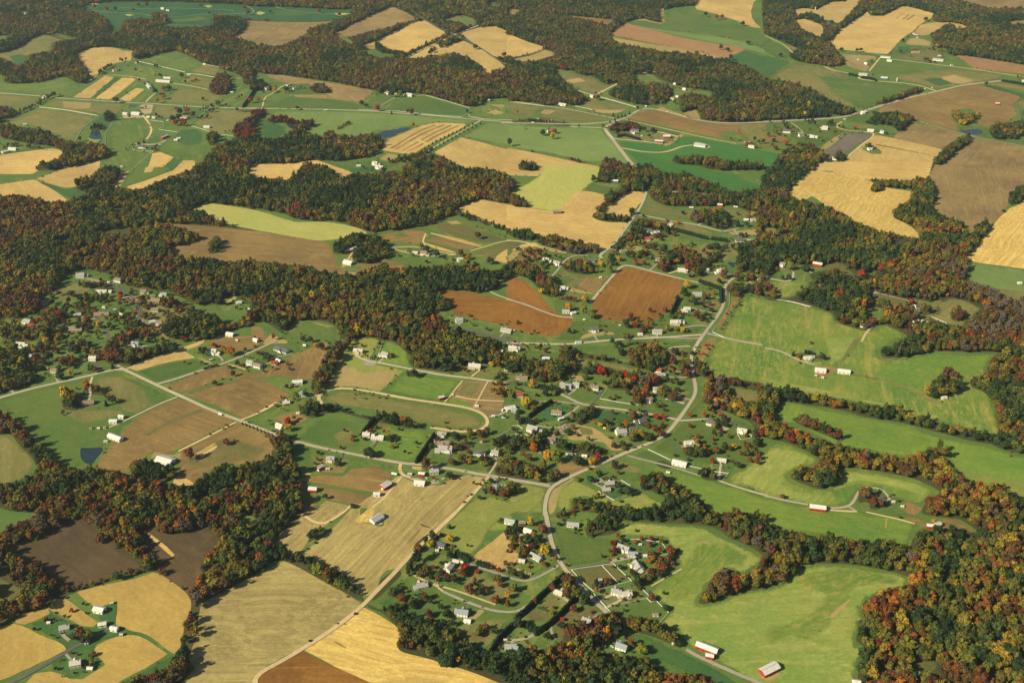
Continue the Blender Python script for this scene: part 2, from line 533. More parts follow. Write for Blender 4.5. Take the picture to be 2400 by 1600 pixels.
F straw 1550 710 1700 680 1930 740 1800 780 1660 760
F dgreen 1410 730 1560 710 1720 770 1560 800
F rtan 1710 510 1800 510 2500 620 2500 690 1900 640 1850 590 1750 540
F brown 1000 1000 1250 900 1540 850 1900 770 2120 830 2330 890 2310 920 2260 960 2300 1060 2200 1130 2100 1180 1900 1150 1960 1050 1840 1000 1700 1010 1680 1060 1760 1160 1740 1210 1340 1110 1320 1060 1010 1040
F umber 1720 950 2130 860 2140 875 1740 965
F brown 1960 770 2140 760 2500 830 2500 880 2200 800
F dgreen 1920 780 2100 790 2340 860 2500 890 2500 1000 2330 890 2050 810
F lawn 1250 340 1250 341 1251 341
F olive 2240 930 2500 920 2500 1010 2300 1000
F green 2290 1010 2500 1000 2500 1160 2340 1140
F green 1740 1170 1900 1150 2080 1190 2030 1250 1900 1240 1760 1220
P water 1765 1185 1820 1200 1920 1180 1980 1210 1970 1235 1830 1240 1780 1215
P water 2340 1010 2420 1000 2420 1090 2340 1060
F lawn 1870 1240 2050 1250 2140 1290 2500 1260 2500 1370 2200 1310
F umber 1150 1240 1340 1130 1500 1160 1800 1240 1740 1290 1610 1370 1400 1330 1150 1270
F umber 1560 1568 1640 1500 1720 1400 1860 1290 1900 1260 2100 1300 2500 1370 2500 1700 1500 1700
F green 700 1050 860 1040 1020 1060 960 1110 900 1150 720 1110
F brown 780 1150 880 1150 960 1170 820 1190
F green 630 1160 900 1190 1160 1230 1140 1250 980 1230 740 1200
F green 0 1125 220 1125 420 1115 660 1100 620 1160 660 1200 720 1200 560 1330 400 1370 300 1340 200 1250 0 1180
F lawn -50 1140 210 1130 280 1230 240 1290 100 1320 -50 1280
F brown -50 1200 180 1270 200 1330 -50 1290
F grey 470 1400 620 1320 700 1220 980 1230 970 1260 880 1310 720 1420 560 1480
F straw 470 1390 480 1350 600 1260 720 1200 700 1240 620 1320 540 1380
F gold 740 1430 990 1240 1200 1280 1600 1370 1540 1470 1470 1600 580 1600 640 1530
F umber 980 1320 1140 1350 1500 1425 1490 1430 1140 1365 980 1335
F lawn 840 1370 900 1310 960 1330 1060 1390 1050 1420 950 1425
F emer -50 1380 60 1400 130 1420 60 1568 -50 1600
R 9 road -50 1120 400 1100 700 1080 840 1030 960 1000 1240 910 1560 840 1800 780 2140 745
R 6 dirt 1540 835 1400 790 1240 765 1160 760 840 735 830 700 700 665 600 650 520 615
R 5 dirt 1030 530 930 655
R 6 dirt 1140 545 1500 590 1760 620 2100 670 2352 710
R 4 dirt -30 330 60 370 160 420 230 490
R 3 road 1380 1115 1800 1240 2352 1345
R 3 road 210 1125 300 1190 330 1240
R 4 dirt 680 1120 630 1150 640 1180 740 1200 930 1215 990 1240 860 1330 720 1450
R 3 asphalt 1100 500 1200 410 1340 300
H dark 560 370 700 210 860 90 1000 20
W dark 2050 1150 2200 1140 2352 1110 2352 1270 2100 1290 2030 1230
W yellow 1680 1050 1730 1010 1760 1050 1880 1060 1960 1030 1930 1080 1860 1130 1800 1160 1720 1110
W dark 980 950 1190 870 1420 800 1430 840 1240 900 1000 970
W dark 900 1100 1060 1040 1200 1040 1340 1080 1330 1120 1200 1230 1160 1160 1000 1140
W dark 1470 1568 1540 1450 1640 1360 1760 1270 1860 1240 1870 1290 1720 1400 1620 1480 1560 1568
W dark -50 740 80 740 280 780 440 850 560 930 640 960 820 1020 820 1060 700 1080 560 1030 540 1090 0 1110 -50 1110
W mix 40 1530 120 1400 260 1340 440 1340 580 1500 600 1568 80 1568
W dark 590 1450 660 1400 730 1440 720 1490 600 1480
X 600 1470 601 1470
C 2150 740 2352 775 2500 790
C 740 680 830 700
C 860 710 940 720 1000 740
C 900 1120 1000 1140
W dark 930 60 1060 60 1060 150 930 140
W dark 170 490 400 510 600 560 600 610 400 590 240 560
B house 515 240 545 235
B house 1335 300 1375 320
B shed 1365 345 1380 345
B rhouse 1315 480 1400 480
B greybarn 1510 545 1615 555 20
B shed 1540 515 1610 515
B shed 1675 598 1700 598
B greybarn 1030 520 1130 530 10
B wbarn 1090 555 1140 560 12
B wbarn 885 580 915 585 12
B greybarn 830 680 915 685 20
B gbarn 1035 715 1100 720 20
B silo 1180 740 1190 740
B silo 435 85 437 85
B house 520 970 560 975
B house 660 1000 710 1005
B house 550 1030 590 1030
B house 850 1040 900 1030
B house 1090 1095 1200 1105
B wbarn 910 1195 975 1200 14
B house 1030 1210 1065 1215
B rbarn 2085 955 2125 955 12
B house 130 1205 210 1210
B house 280 1245 330 1240
B house 360 1245 460 1260
B house 470 1175 550 1180
B house 915 1370 960 1355
B house 590 1455 640 1460
B shed 1500 805 1515 806
B shed 1425 820 1445 822
B shed 820 548 835 550
B shed 695 1095 715 1095
B house 2330 740 2400 745
t con 955 560 35 60
t dark 1240 365 35 60
t dark 1285 340 20 25
t dark 1450 170 70 110
t dark 675 450 40 50
t dark 820 460 40 60
t dark 855 455 40 40
t dark 590 470 70 150
t rust 655 560 60 90
t dark 315 150 45 40
t dark 435 150 80 100
t dark 585 200 50 60
t con 680 200 40 50
t con 655 210 1 1
t yellow 340 1040 60 60
t lime 280 1010 60 70
t yellow 375 970 70 70
t orange 165 1310 60 50
t rust 70 1350 50 100
t lime 175 1410 60 50
t dark 630 990 80 100
t dark 930 1345 60 40
t red 800 1170 35 30
t dark 690 1165 30 30
t dark 650 1155 30 30
t con 965 680 15 45
t dark 1220 475 35 30
t dark 115 500 40 50
t dark 2005 775 40 30
t rust 1065 1090 60 100
t dark 870 860 1 1
t dark 600 1020 60 60
t dark 980 1040 60 50
t dark 570 940 40 50
T 0 1
W mixy 0 210 200 220 300 260 480 300 640 280 830 200 1010 100 1050 160 1200 180 1400 120 1700 20 1900 -60 2352 -60 2352 1200 2040 1240 1800 1240 1600 1130 1290 1080 1130 1050 1050 960 820 910 640 920 600 990 480 1110 300 1170 300 1260 200 1340 100 1400 0 1420 -200 1420 -200 220
F gold -100 140 100 110 320 80 500 180 640 290 470 300 300 260 200 230 100 230 0 250 -100 250
F gold 320 80 540 0 640 -40 920 -50 900 40 820 90 700 150 600 160 460 120
F dgreen 300 95 440 110 600 170 700 150 830 190 700 270 620 250 450 160
F gold 1000 150 1100 20 1190 0 1170 40 1090 160 1050 175
F green 1090 160 1190 0 1250 -40 1600 -40 1560 10 1300 110 1170 150
F gold 1320 20 1340 -30 1420 -40 1400 10
F gold 1170 145 1350 90 1600 -10 1740 -30 1700 20 1500 90 1350 160 1220 190 1180 180
F pgreen 1710 370 1890 290 2352 350 2660 460 2760 470 3000 460 3300 520 3380 560 3370 590 3060 640 2900 655 2352 550 2100 500 2060 490 1940 420 1800 400
F brown 1370 490 1500 480 1900 500 2352 550 3040 660 3060 760 3110 860 3300 900 3280 960 3100 960 2900 920 2700 880 2352 850 2100 840 1640 810 1560 760 1530 700 1800 660 1860 610 1600 570 1400 530
W dark 1480 380 1700 370 1900 385 1950 470 1900 500 1500 490
W mixy 1350 500 1600 530 1850 600 1800 660 1560 690 1480 740 1350 740
W dark 1910 760 1930 680 1960 620 1990 620 2040 670 2000 750 1960 765
W mix 2352 850 2300 820 2200 860 2000 830 1800 800 1640 820 1600 1200 2352 1200
W mix 700 70 820 60 830 190 700 190
W mix 820 60 950 -30 1100 -30 1100 60 1000 170 830 200
F lawn 640 920 820 910 1050 960 1130 1060 1290 1080 1600 1130 1830 1230 1830 1568 300 1568 450 1450 700 1280 480 1250 300 1170 480 1110 600 990
F olive 480 1110 700 1020 880 1060 760 1170 600 1200 480 1170
F dgreen 640 920 820 910 900 940 700 940 640 990 560 1030
F green 1080 1050 1240 1060 1260 1100 1150 1120
F dgreen 1380 1090 1560 1090 1620 1130 1500 1140 1400 1150
F olive 1250 1200 1600 1200 1800 1260 1800 1568 1500 1568 1250 1450
F green 480 1250 800 1190 1100 1200 1250 1300 1200 1400 1000 1480 900 1320 700 1280
P water 300 1170 400 1155 470 1185 430 1240 400 1250 330 1200
P gravelroad 1090 1150 1200 1140 1300 1180 1200 1210 1150 1190
R 7 asphalt 980 1030 1080 1090 1180 1150 1260 1180
R 7 asphalt 1180 1190 1260 1240 1290 1300 1240 1330
R 7 asphalt 880 1360 950 1440 1000 1530 1040 1568
F green 1820 1240 2000 1220 2130 1370 2110 1420 2000 1430 1930 1350
F pgreen 2060 1170 2130 1145 2200 1160 2150 1200 2060 1230
F green 2150 1160 2352 1180 2352 1240 2200 1220
F lawn -50 1330 100 1350 200 1370 350 1380 360 1420 300 1568 -50 1568
W mix 0 1390 200 1440 330 1460 400 1500 350 1568 0 1568
W rust 200 1130 300 1100 380 1240 380 1330 200 1330
W mix 380 1320 420 1250 560 1290 650 1310 640 1370 500 1430 380 1450
F dgreen 400 1480 600 1330 700 1400 600 1500 450 1568
W dark 750 1050 880 1020 1060 1080 1000 1110 880 1070 760 1080
W dark 700 1170 860 1150 1060 1180 1060 1200 860 1190 700 1190
W dark 680 1240 740 1220 800 1290 900 1320 850 1340 700 1290
W rust 1060 1520 1130 1500 1300 1440 1450 1568 1060 1568
W mix 1500 1380 1700 1350 1850 1290 1980 1350 2000 1420 1800 1568 1500 1540
W mix 1480 1200 1600 1180 1700 1230 1560 1270 1490 1250
W mix 1780 1500 1900 1400 2100 1440 2352 1280 2352 1420 2200 1440 2000 1520 1850 1568 1770 1568
B house 700 965 815 960
B house 1040 1000 1120 1010
B thouse 870 1110 1040 1110
B thouse 1290 1110 1375 1110
B ghouse 1470 1130 1535 1130
B bhouse 1350 1180 1480 1190
B thouse 1390 1280 1460 1280
B bhouse 860 1320 1010 1310
B bhouse 675 1320 750 1315
B bhouse 595 1450 780 1455
B house 1370 1385 1430 1375
B house 1440 1400 1495 1405
B bhouse 1280 1500 1370 1500
B house 200 1380 290 1395
B redhouse 250 1430 350 1420
B rv 1040 1280 1070 1275
B rv 1100 1312 1128 1325
B rv 1040 1342 1070 1338
B shed 945 1250 970 1255
B wbarn 1955 450 2055 470 18
B wbarn 2080 1495 2150 1505 16
B shed 1465 1145 1490 1148
B house 2175 1210 2210 1205
B shed 2280 1268 2300 1272
B house 0 1070 40 1080
B shed 2170 1552 2185 1556
B shed 1010 1022 985 1022
t con 730 1025 40 55
t orange 225 1290 60 80
t orange 1295 1215 60 50
t orange 1225 1205 50 40
t orange 1100 1160 60 30
t red 540 1320 80 80
t rust 940 1045 60 50
t red 1105 1130 60 40
t dark 1030 980 40 40
t dark 1205 1120 45 50
t red 1245 1320 50 60
t rust 1190 1360 60 60
t dark 1270 1400 100 80
t rust 1210 1440 60 50
t yellow 905 1420 70 60
t dark 960 1445 50 50
t dark 650 1120 80 60
t rust 800 1380 130 90
t rust 1330 1330 120 70
t red 1460 1440 40 30
t dark 1190 1490 100 90
t rust 1110 1530 90 60
t red 350 1370 60 40
t rust 510 1260 60 50
t con 750 1155 50 50
t rust 790 1140 60 70
t yellow 900 1160 1 1
t lime 400 1520 120 90
t yellow 420 1560 80 50
t rust 1175 1170 30 40
t orange 10 600 60 60
t dark 1700 1380 1 1
t rust 1850 1340 90 80
t rust 1620 1270 60 50
t dark 1960 1520 50 60
t dark 1730 1490 50 40
T 1 1
W mix -50 60 200 90 300 90 330 60 450 -50 640 -50 720 20 760 90 880 40 2352 -50 2352 320 2060 260 1850 340 1800 420 1700 470 1560 520 1320 540 1110 560 1060 570 980 540 740 460 520 470 340 440 280 400 0 350 -50 340
F gold -50 0 -50 50 200 90 290 95 330 40 380 0 300 -60 -50 -60
F gold 700 0 790 -20 860 30 780 100 740 50
F dgreen 840 -20 1200 -40 1190 20 1050 20 880 20
F lawn 1030 540 1060 570 1110 570 1330 540 1550 520 1760 420 1850 430 2352 600 2352 650 2500 700 2700 730 2800 760 2800 840 2352 860 2200 850 2130 900 1900 880 1700 900 1500 900 1440 870 1240 920 1180 870 1100 860 1000 900 900 960 800 940 760 930 770 830 700 780 690 700 780 640 1000 590
F brown 1120 600 1340 540 1560 560 1600 600 1500 680 1250 650 1150 660
F green 1250 600 1330 560 1430 600 1300 620
F brown 1550 640 1640 600 1840 640 2040 690 1960 740 1700 690
F gold 1600 565 1840 620 2080 690 2060 700 1840 650 1600 580
F green 1540 650 1640 660 1860 730 1840 740 1600 680
F gold 1540 660 1640 690 1850 750 1800 755 1620 710
F dolive 1620 510 1800 450 2100 540 2352 640 2250 650 2080 680 1850 620 1660 560
F straw 1740 470 1850 455 1900 490 1800 500
F dolive 1980 740 2300 650 2352 660 2500 700 2400 740 2250 800 2200 850 2100 790
F gold 2190 830 2230 760 2352 700 2560 660 2600 680 2440 740 2352 830 2280 850
F brown 1000 860 1180 815 1320 840 1420 890 1400 920 1200 900 900 960 940 880
F green 1230 760 1400 800 1740 860 1600 910 1500 900 1350 830 1200 810
F gold 1850 340 2060 260 2352 320 2400 330 2800 380 3400 480 3420 500 3290 560 3200 700 3120 750 2960 700 2700 640 2352 540 2200 520 2050 460 1940 400
F straw 820 930 900 930 930 950 860 970
R 4 dirt 1240 710 1340 700 1480 700 1560 720 1700 750 1840 770
R 4 dirt 1220 705 1400 760 1520 780 1640 790 1840 770
R 4 dirt 1970 740 2100 700 2230 660 2340 640 2460 655 2640 700 2800 740
R 4 dirt 1560 580 1530 650 1560 690
R 4 dirt 830 830 870 780 900 720
R 4 road 2110 1085 2200 1140 2352 1190
W dark 700 760 720 680 800 620 900 570 1050 590 1160 640 1220 690 1220 790 1100 850 960 860 880 820 900 720 800 770
X 800 770 930 700 930 750 850 790
F straw 790 830 900 780 900 850 780 900
W mix -50 850 100 850 300 870 500 890 560 940 900 980 1040 900 1150 860 1240 930 1440 880 1500 900 1900 860 2060 920 2200 940 2352 840 2352 1000 2200 1000 2240 1080 2100 1130 1900 1100 1640 1110 1780 1210 1780 1290 1600 1300 1700 1380 1770 1450 2000 1470 2100 1500 2200 1568 760 1568 780 1480 680 1390 480 1370 380 1380 230 1500 200 1460 0 1340 -50 1300
F rbrown 1640 1110 1900 1100 2352 1200 2600 1240 2900 1330 2900 1370 2860 1500 2700 1520 2352 1420 2100 1400 1850 1330 1800 1290 1800 1220 1700 1180
F green 2130 1110 2280 1090 2340 1180 2250 1170
F lawn 1780 1300 2352 1420 2500 1480 2500 1600 2352 1590 2150 1500 1950 1460 1800 1440 1740 1360 1700 1320
F olive 1980 1480 2300 1540 2500 1568 2500 1620 2100 1600
F green 230 1500 300 1430 480 1370 680 1400 760 1460 770 1568 700 1700 300 1600 200 1560
F olive 350 1470 420 1410 380 1400 300 1450 300 1480 350 1480
F straw 470 1390 540 1390 700 1430 660 1440
F brown -50 1430 60 1430 100 1490 60 1568 -50 1600
F straw 60 1540 140 1490 300 1560 300 1600 60 1600
R 7 asphalt 1740 1440 1900 1460 2100 1500 2300 1550 2450 1590
R 4 gravelroad 1360 1270 1470 1290 1480 1330
H dark 2352 610 2300 560 2200 520 2110 490 1990 450 1880 410 1800 400
W dark 1880 400 2000 400 2050 460 1960 470
W rust 500 950 560 930 780 950 780 1000 600 990
W dark 2340 920 2352 920
W rust 1640 1300 1760 1430 1780 1568 1500 1568 1560 1350
B rbarn 810 745 930 710 14
B wbarn 810 830 890 850 22
B house 1510 755 1600 765
B house 1445 750 1480 752
B house 1845 820 1900 815
B house 5 1290 60 1290
B thouse 170 1340 240 1320
B house 250 1320 320 1310
B house 130 1350 160 1345
B house 1830 1380 1930 1370
B house 2250 1450 2352 1470
B wbarn -20 1545 20 1560 14
B shed 1370 735 1380 735
B shed 1850 1490 1855 1490
t yellow 520 1165 100 130
t orange 1085 600 50 60
t lime 1515 690 60 80
t dark 1565 715 70 50
t dark 1660 760 70 80
t dark 1730 800 30 30
t rust 1880 750 70 90
t orange 1950 790 60 50
t lime 1930 840 90 90
t dark 2040 590 70 80
t dark 2150 820 80 70
t dark 1470 545 1 1
t dark 430 1540 60 50
t dark 500 1545 60 60
t red 160 1530 50 50
t lime 1690 1260 50 60
t lime 800 1130 100 100
t red 320 1340 60 60
t lime 2100 1010 100 100
t dark 1115 1030 1 1
t yellow 2352 300 1 1
T 2 1
W dark 780 -60 1100 -60 1300 -40 1400 -10 1530 30 1700 60 1780 110 1900 170 2000 200 2200 170 2352 190 2400 260 2400 500 2300 470 2100 330 1920 320 1700 330 1420 330 1250 250 1320 120 1250 80 1230 190 1120 190 980 240 860 330 770 340 860 200 1000 200 1000 110 900 100 860 120 790 100
F emer 1240 -60 1300 -10 1430 30 1600 60 1750 70 1900 170 2080 200 2160 200 2300 170 2280 130 1800 -20 1700 -60
W dark 1500 50 1600 20 1750 90 1900 130 1900 180 1760 200 1600 110
F pgreen -50 200 60 160 250 60 300 -60 400 -60 820 -30 800 60 720 120 650 180 450 380 350 370 130 340 150 310 60 250 0 220
F green 650 185 730 110 860 130 1000 130 990 200 880 220
F olive 730 115 980 120 980 160 800 140
F gold 450 330 600 190 700 185 880 230 860 290 770 370 740 430 450 390
F gold 840 370 960 260 1060 200 1140 185 1220 210 1210 270 1130 350 1100 420 960 430
F gold -50 320 130 345 380 385 740 440 820 470 900 490 1060 500 990 620 880 720 800 740 760 700 600 680 400 610 200 600 0 540 -50 530
F olive 1210 290 1300 280 1420 340 1700 360 1900 330 2100 340 2300 420 2300 440 2000 450 1960 540 1700 480 1660 460 1200 400 1180 370
F dolive 1130 420 1240 420 1500 470 1660 490 1800 530 1900 580 2000 570 1900 620 1600 560 1250 500 1120 470
F olive 1560 480 1700 500 1860 560 1860 600 1700 570 1580 540
F green 1940 500 2100 470 2352 510 2352 540 2100 550 1950 550
F straw 1960 560 2200 530 2400 540 2400 600 2200 600 2000 590
F lawn 1060 520 1250 520 1500 580 1800 640 1920 680 1860 800 1760 830 1700 760 1600 700 1450 800 1480 870 1600 900 1640 980 1450 940 1050 860 980 830 850 760 1000 640
F olive 1600 700 1850 720 1850 810 1780 820
F straw 1020 670 1200 700 1200 740 1080 740
F olive 1260 740 1440 740 1440 790 1320 790
F green 1120 790 1280 850 1320 900 1180 880 1050 850
F olive 2000 640 2240 660 2200 730 2100 790 1900 850 1820 900 1760 960 1950 720
F green 1820 870 1980 840 2080 900 2060 920 1860 910
P water 1970 840 2050 840 2050 880 2030 895
F olive 1700 990 1900 940 2040 980 1930 1060 1820 1040
F olive 2080 940 2352 950 2352 970 2050 975
F lawn -50 690 60 760 -50 800
F dolive -50 640 100 670 60 700 -50 760
F brown 60 760 150 690 320 740 280 790 240 830 100 830 0 830
F straw -50 850 -50 780 60 700 160 690 60 770 0 830
F green 200 870 280 800 330 730 490 760 560 790 480 880 380 960 240 950
F olive 380 970 500 860 560 940 800 990 880 980 760 1130 600 1130 440 1040
F green 390 970 540 970 560 1030 400 1030
F brown 600 1050 640 980 850 970 900 960 780 1130 700 1130 640 1080
F straw 520 1070 620 1090 770 1130 760 1140 620 1130 520 1110
F olive 500 1110 650 1140 620 1210 500 1170
F rbrown -50 980 100 1000 200 1080 360 1250 370 1300 200 1250 0 1190 -50 1180
F green 360 1190 480 1170 600 1230 600 1330 440 1340 380 1300
F rbrown -50 1180 0 1210 200 1290 360 1350 560 1370 520 1470 340 1520 0 1460 -50 1450
F rbrown 1010 880 1330 940 1560 1000 1540 1160 1440 1310 1260 1400 1080 1400 960 1380 800 1360 740 1250 720 1210 830 1100
F lawn -50 1460 60 1450 300 1520 400 1640 -50 1640
F green 340 1568 550 1370 700 1380 1000 1400 1260 1420 1440 1330 1560 1340 1800 1430 1700 1540 1400 1560 1000 1560
F lawn 1310 1390 1430 1330 1560 1330 1840 1400 1790 1440 1600 1450 1500 1400
F straw 590 1568 650 1500 740 1480 830 1470 940 1480 960 1510 760 1520
F green 1650 1040 1750 1020 1900 1080 1920 1200 1760 1170 1650 1150
F brown 1680 1190 1900 1200 1920 1230 1880 1270 1700 1240
F green 1530 1230 1600 1200 1700 1230 1880 1310 1760 1340 1500 1320 1460 1310
F olive 2100 1050 2352 1040 2352 1130 2200 1130
F brown 1850 1470 1950 1400 2080 1190 2120 1140 2040 1130 2000 1230 1900 1390
R 6 road 980 1380 981 1381
R 6 road 1235 190 1200 300 1140 400 1050 520 960 650 880 720 800 780 830 810
R 6 road 720 1210 830 1080 940 950 1010 870 1100 875 1330 940 1560 995 1760 1040 1900 1070
R 6 road 2040 980 1950 1060 1960 1140 1940 1250 1880 1350 1800 1450 1720 1568
R 6 road 1130 400 1300 430 1480 470 1660 490 1820 530 1930 560
R 5 road 1940 560 2060 540
R 4 dirt -50 640 100 650 260 710 400 745 500 755
R 4 road 370 970 430 900 480 830 540 790 600 780 700 780
R 5 road -50 1180 100 1220 300 1300 440 1345 560 1350
R 6 road 1790 1495 1900 1520 2050 1560 2300 1600
R 5 road 2040 975 2352 980
R 4 gravelroad 1590 1440 1700 1420 1800 1430
R 4 gravelroad 1650 1260 1750 1290 1890 1315
R 4 gravelroad 1870 940 1990 940 2040 980
R 4 road 1360 200 1450 195 1600 195 1780 220
R 5 gravelroad 1200 1520 1500 1540 1720 1540
R 4 dirt 1440 945 1520 920 1600 915
N 2000 1120 1995 1240 1960 1320
N 1870 1430 1840 1480 1950 1530
N 1350 205 1450 195 1600 195
H dark 0 600 80 600 240 620
W dark 0 545 80 550 200 570 240 620 120 650 0 610
W dark 230 620 430 600 600 660 780 690 790 760 600 770 400 740 230 660
W dark 0 820 200 860 270 950 380 1000 440 1080 420 1150 340 1170 240 1080 150 980 0 960
W dark 480 850 560 820 640 830 760 870 760 930 700 960 560 940 490 920
W mix 740 400 860 400 1000 430 1080 420 1090 460 940 480 800 460 740 430
W dark 1080 420 1110 340 1140 350 1100 450
W dark 850 300 880 200 980 190 990 230 860 360 770 370
W dark 0 220 100 260 150 320 100 340 0 330
W dark 1630 460 1640 400 1700 380 1850 350 1980 380 2000 440 1960 540 1880 540 1790 500 1700 480
W dark 1070 480 1200 450 1400 500 1460 520 1400 560 1300 540 1120 510
W dark 1080 550 1200 540 1250 600 1180 630 1260 680 1000 640
W dark 900 740 920 650 990 640 1020 690 980 750
W rust 1440 800 1600 700 1780 820 1740 860 1560 870 1440 860 1440 920 1330 900 1340 850
W dark 1640 980 1760 860 1950 700 1990 640 1990 690 1850 860 1700 990
W dark 1800 700 1900 670 1920 700 1860 740
W dark 1990 700 2100 660 2250 640 2352 560 2500 560 2500 960 2352 960 2080 930 2060 850 2100 760
W dark 860 860 900 800 980 870 930 880
W dark 1960 1050 2100 1040 2130 1130 2050 1170 1980 1110
W dark 2130 1050 2352 1060 2352 1130 2140 1120
W mix 400 1180 480 1150 600 1180 600 1220 500 1190
C 1280 490 1350 520 1500 540 1650 580 1800 620
C 1830 620 1980 640
C 1720 1010 1820 1045 1920 1080
C 1920 1080 1925 1200
C 1460 1310 1530 1160
B house 925 30 970 40
B gbarn 905 95 975 95 14
B house 1325 70 1395 95
B brbarn 375 375 455 375 18
B house 1750 435 1795 430
B shed 1850 420 1890 430
B rv 1620 335 1675 340
B rbarn 1885 315 1935 320 10
B rv 2030 328 2080 335
B house 2190 445 2255 445
B shed 2120 448 2180 450
B house 1250 555 1300 570
B house 1300 575 1375 570
B redhouse 1190 625 1275 620
B thouse 990 735 1060 730
B house 2050 635 2130 635
B ghouse 2160 640 2235 640
B shed 1970 705 1985 705
B house 1320 820 1400 820
B shed 1410 835 1450 840
B longhouse 1520 905 1620 915
B house 1760 920 1805 915
B house 1860 930 1950 920
B house 280 820 365 825
B house 385 840 445 860
B thouse 590 830 660 825
B house 690 820 765 820
B shed 570 840 600 840
B house 425 1070 520 1080
B shed 800 978 825 978
B greybarn 460 1290 530 1290 12
B wbarn 540 1310 585 1300 14
B house 1650 1130 1745 1130
B house 1550 1275 1640 1275
B thouse 1450 1395 1590 1395
B thouse 2145 1040 2220 1045
B thouse 2260 1010 2300 1010
B house 700 1460 800 1460
B shed 1155 1500 1200 1500
B house 1290 1480 1380 1480
B house 1420 500 1460 500
B shed 1455 490 1480 490
B shed 985 1420 995 1420
B bus 655 1370 675 1370
B rv 20 1470 0 1470
t dark 750 75 65 60
t dark 840 50 100 110
t yellow 1285 50 40 60
t rust 1415 155 50 60
t rust 1545 160 90 60
t red 1145 845 50 50
t red 1212 840 50 50
t red 1212 795 38 40
t con 1290 785 40 60
t red 1610 880 60 60
t dark 1190 750 70 70
t dark 1300 700 60 60
t rust 1390 890 150 80
t orange 1305 465 40 35
t rust 1340 470 50 40
t orange 1420 450 30 30
t orange 1525 470 45 40
t dark 1420 550 70 70
t rust 1485 575 50 50
t yellow 2215 395 50 45
t red 2180 415 35 35
t rust 1770 385 60 60
t rust 1830 400 60 60
t rust 1310 590 50 50
t yellow 820 850 80 70
t lime 895 900 110 90
t lime 780 910 50 60
t yellow 1610 1040 100 90
t dark 1580 1110 110 90
t orange 730 860 50 30
t yellow 670 1170 80 80
t yellow 520 1245 80 80
t lime 655 1270 120 110
t lime 730 1310 90 100
t dark 1050 1405 90 50
t red 1130 1415 60 50
t red 1250 1430 55 50
t rust 1195 1465 60 50
t yellow 1570 1460 60 60
t yellow 270 1100 70 60
t dark 525 1475 50 60
t dark 1680 1195 80 50
t dark 1760 1240 45 40
t dark 1830 1275 60 40
t rust 1705 1315 60 60
t dark 1770 1355 40 30
t dark 1825 1350 40 40
t red 1545 1300 40 50
t rust 1945 950 90 50
t rust 2060 985 40 35
t rust 2110 990 25 20
t rust 2150 995 25 20
t rust 2260 1105 90 70
t dark 2200 1100 60 70
t dark 2105 590 60 40
t dark 2060 480 100 60
t dark 2160 490 60 40
t dark 1210 410 35 30
t dark 1570 380 40 50
t dark 1905 1010 60 50
t con 1500 740 30 40
t dark 1400 720 100 50
t dark 1670 470 1 1
t yellow 985 800 60 60
t dark 915 790 80 50
t rust 800 340 70 70
t red 2040 1130 35 30
t red 2090 1200 25 25
t red 2030 1250 25 25
t red 2060 1240 25 25
t red 1970 1310 25 30
t red 2000 1300 22 22
t red 1960 1390 25 25
t red 1940 1410 25 25
t red 1920 1450 25 25
t red 2010 1330 22 22
t dark 2090 1225 35 40
t yellow 1200 450 1 1
T 3 1
W mix -100 -60 400 -60 300 60 250 140 170 200 230 250 400 300 520 340 700 400 800 480 920 520 1000 560 1200 590 1400 640 1390 580 1300 490 1150 440 1150 350 1300 290 1340 200 1300 160 1160 170 1000 110 950 90 1200 80 1380 70 1520 90 1530 280 1480 350 1600 400 1800 480 1840 600 1940 480 2040 490 2030 540 1950 640 1820 800 1830 960 1780 1000 1940 1060 2100 1110 2200 1190 2400 1200 2400 1640 1250 1568 1290 1510 1100 1430 1050 1400 900 1490 800 1420 620 1380 610 1310 400 1240 200 1190 -100 1190
F lawn 40 870 120 870 400 880 540 860 640 840 730 860 730 900 860 960 960 910 1100 950 1150 960 1050 1000 960 980 800 980 700 940 600 910 520 930 400 950 440 1000 400 1080 200 1190 -50 1180 -50 1010 30 950
F olive 40 930 100 870 400 860 400 900 260 940
F dolive 490 870 640 840 730 870 740 930 860 960 900 980 760 990 680 940 520 920
F brg -50 1010 200 1020 420 1010 360 1080 180 1170 0 1160
F dolive 950 1100 1100 1140 1290 1190 1290 1260 1160 1270 960 1190 950 1140
F olive 1520 1220 1640 1160 1800 1170 1960 1250 1980 1300 1860 1370 1800 1450 1640 1430 1500 1380 1460 1340 1560 1280
F green 1480 1240 1560 1260 1570 1290 1500 1320
F straw 1260 1400 1320 1380 1400 1400 1370 1440 1260 1440
F straw 960 1250 1100 1270 1290 1330 1280 1350 1100 1310
F olive 920 1260 1000 1300 1080 1360 960 1400 920 1330
F olive -50 520 80 525 90 570 0 580 -50 580
F gold 170 200 300 80 420 0 450 -80 700 -80 1520 -80 1470 70 1380 70 1300 110 1100 90 940 90 800 40 600 0 400 10
F gold2 170 205 330 60 420 0 540 10 700 20 860 60 950 100 1000 140 1160 170 1340 195 1300 270 1200 340 1150 360 1150 430 1300 500 1370 560 1390 640 1300 610 1200 590 1000 570 880 500 760 480 700 400 520 330 480 280 400 230 360 260 300 280 200 240
F umber 1520 -60 2400 -60 2400 200 2250 260 2200 330 2180 400 2060 500 1950 640 1850 620 1840 560 1800 480 1640 450 1480 350 1530 270 1520 90 1470 50
F gold2 2400 230 2300 320 2200 350 2050 520 1950 640 1820 800 1850 830 2100 870 2400 910
F gr3 1830 960 1830 830 2100 870 2400 910 2400 1220 2200 1180 2100 1110 2050 1070 1940 1050 1820 1000
F olive 2050 1070 2400 1100 2400 1200 2180 1180
F olive 580 1390 720 1400 900 1460 1000 1400 940 1450 880 1500 700 1440
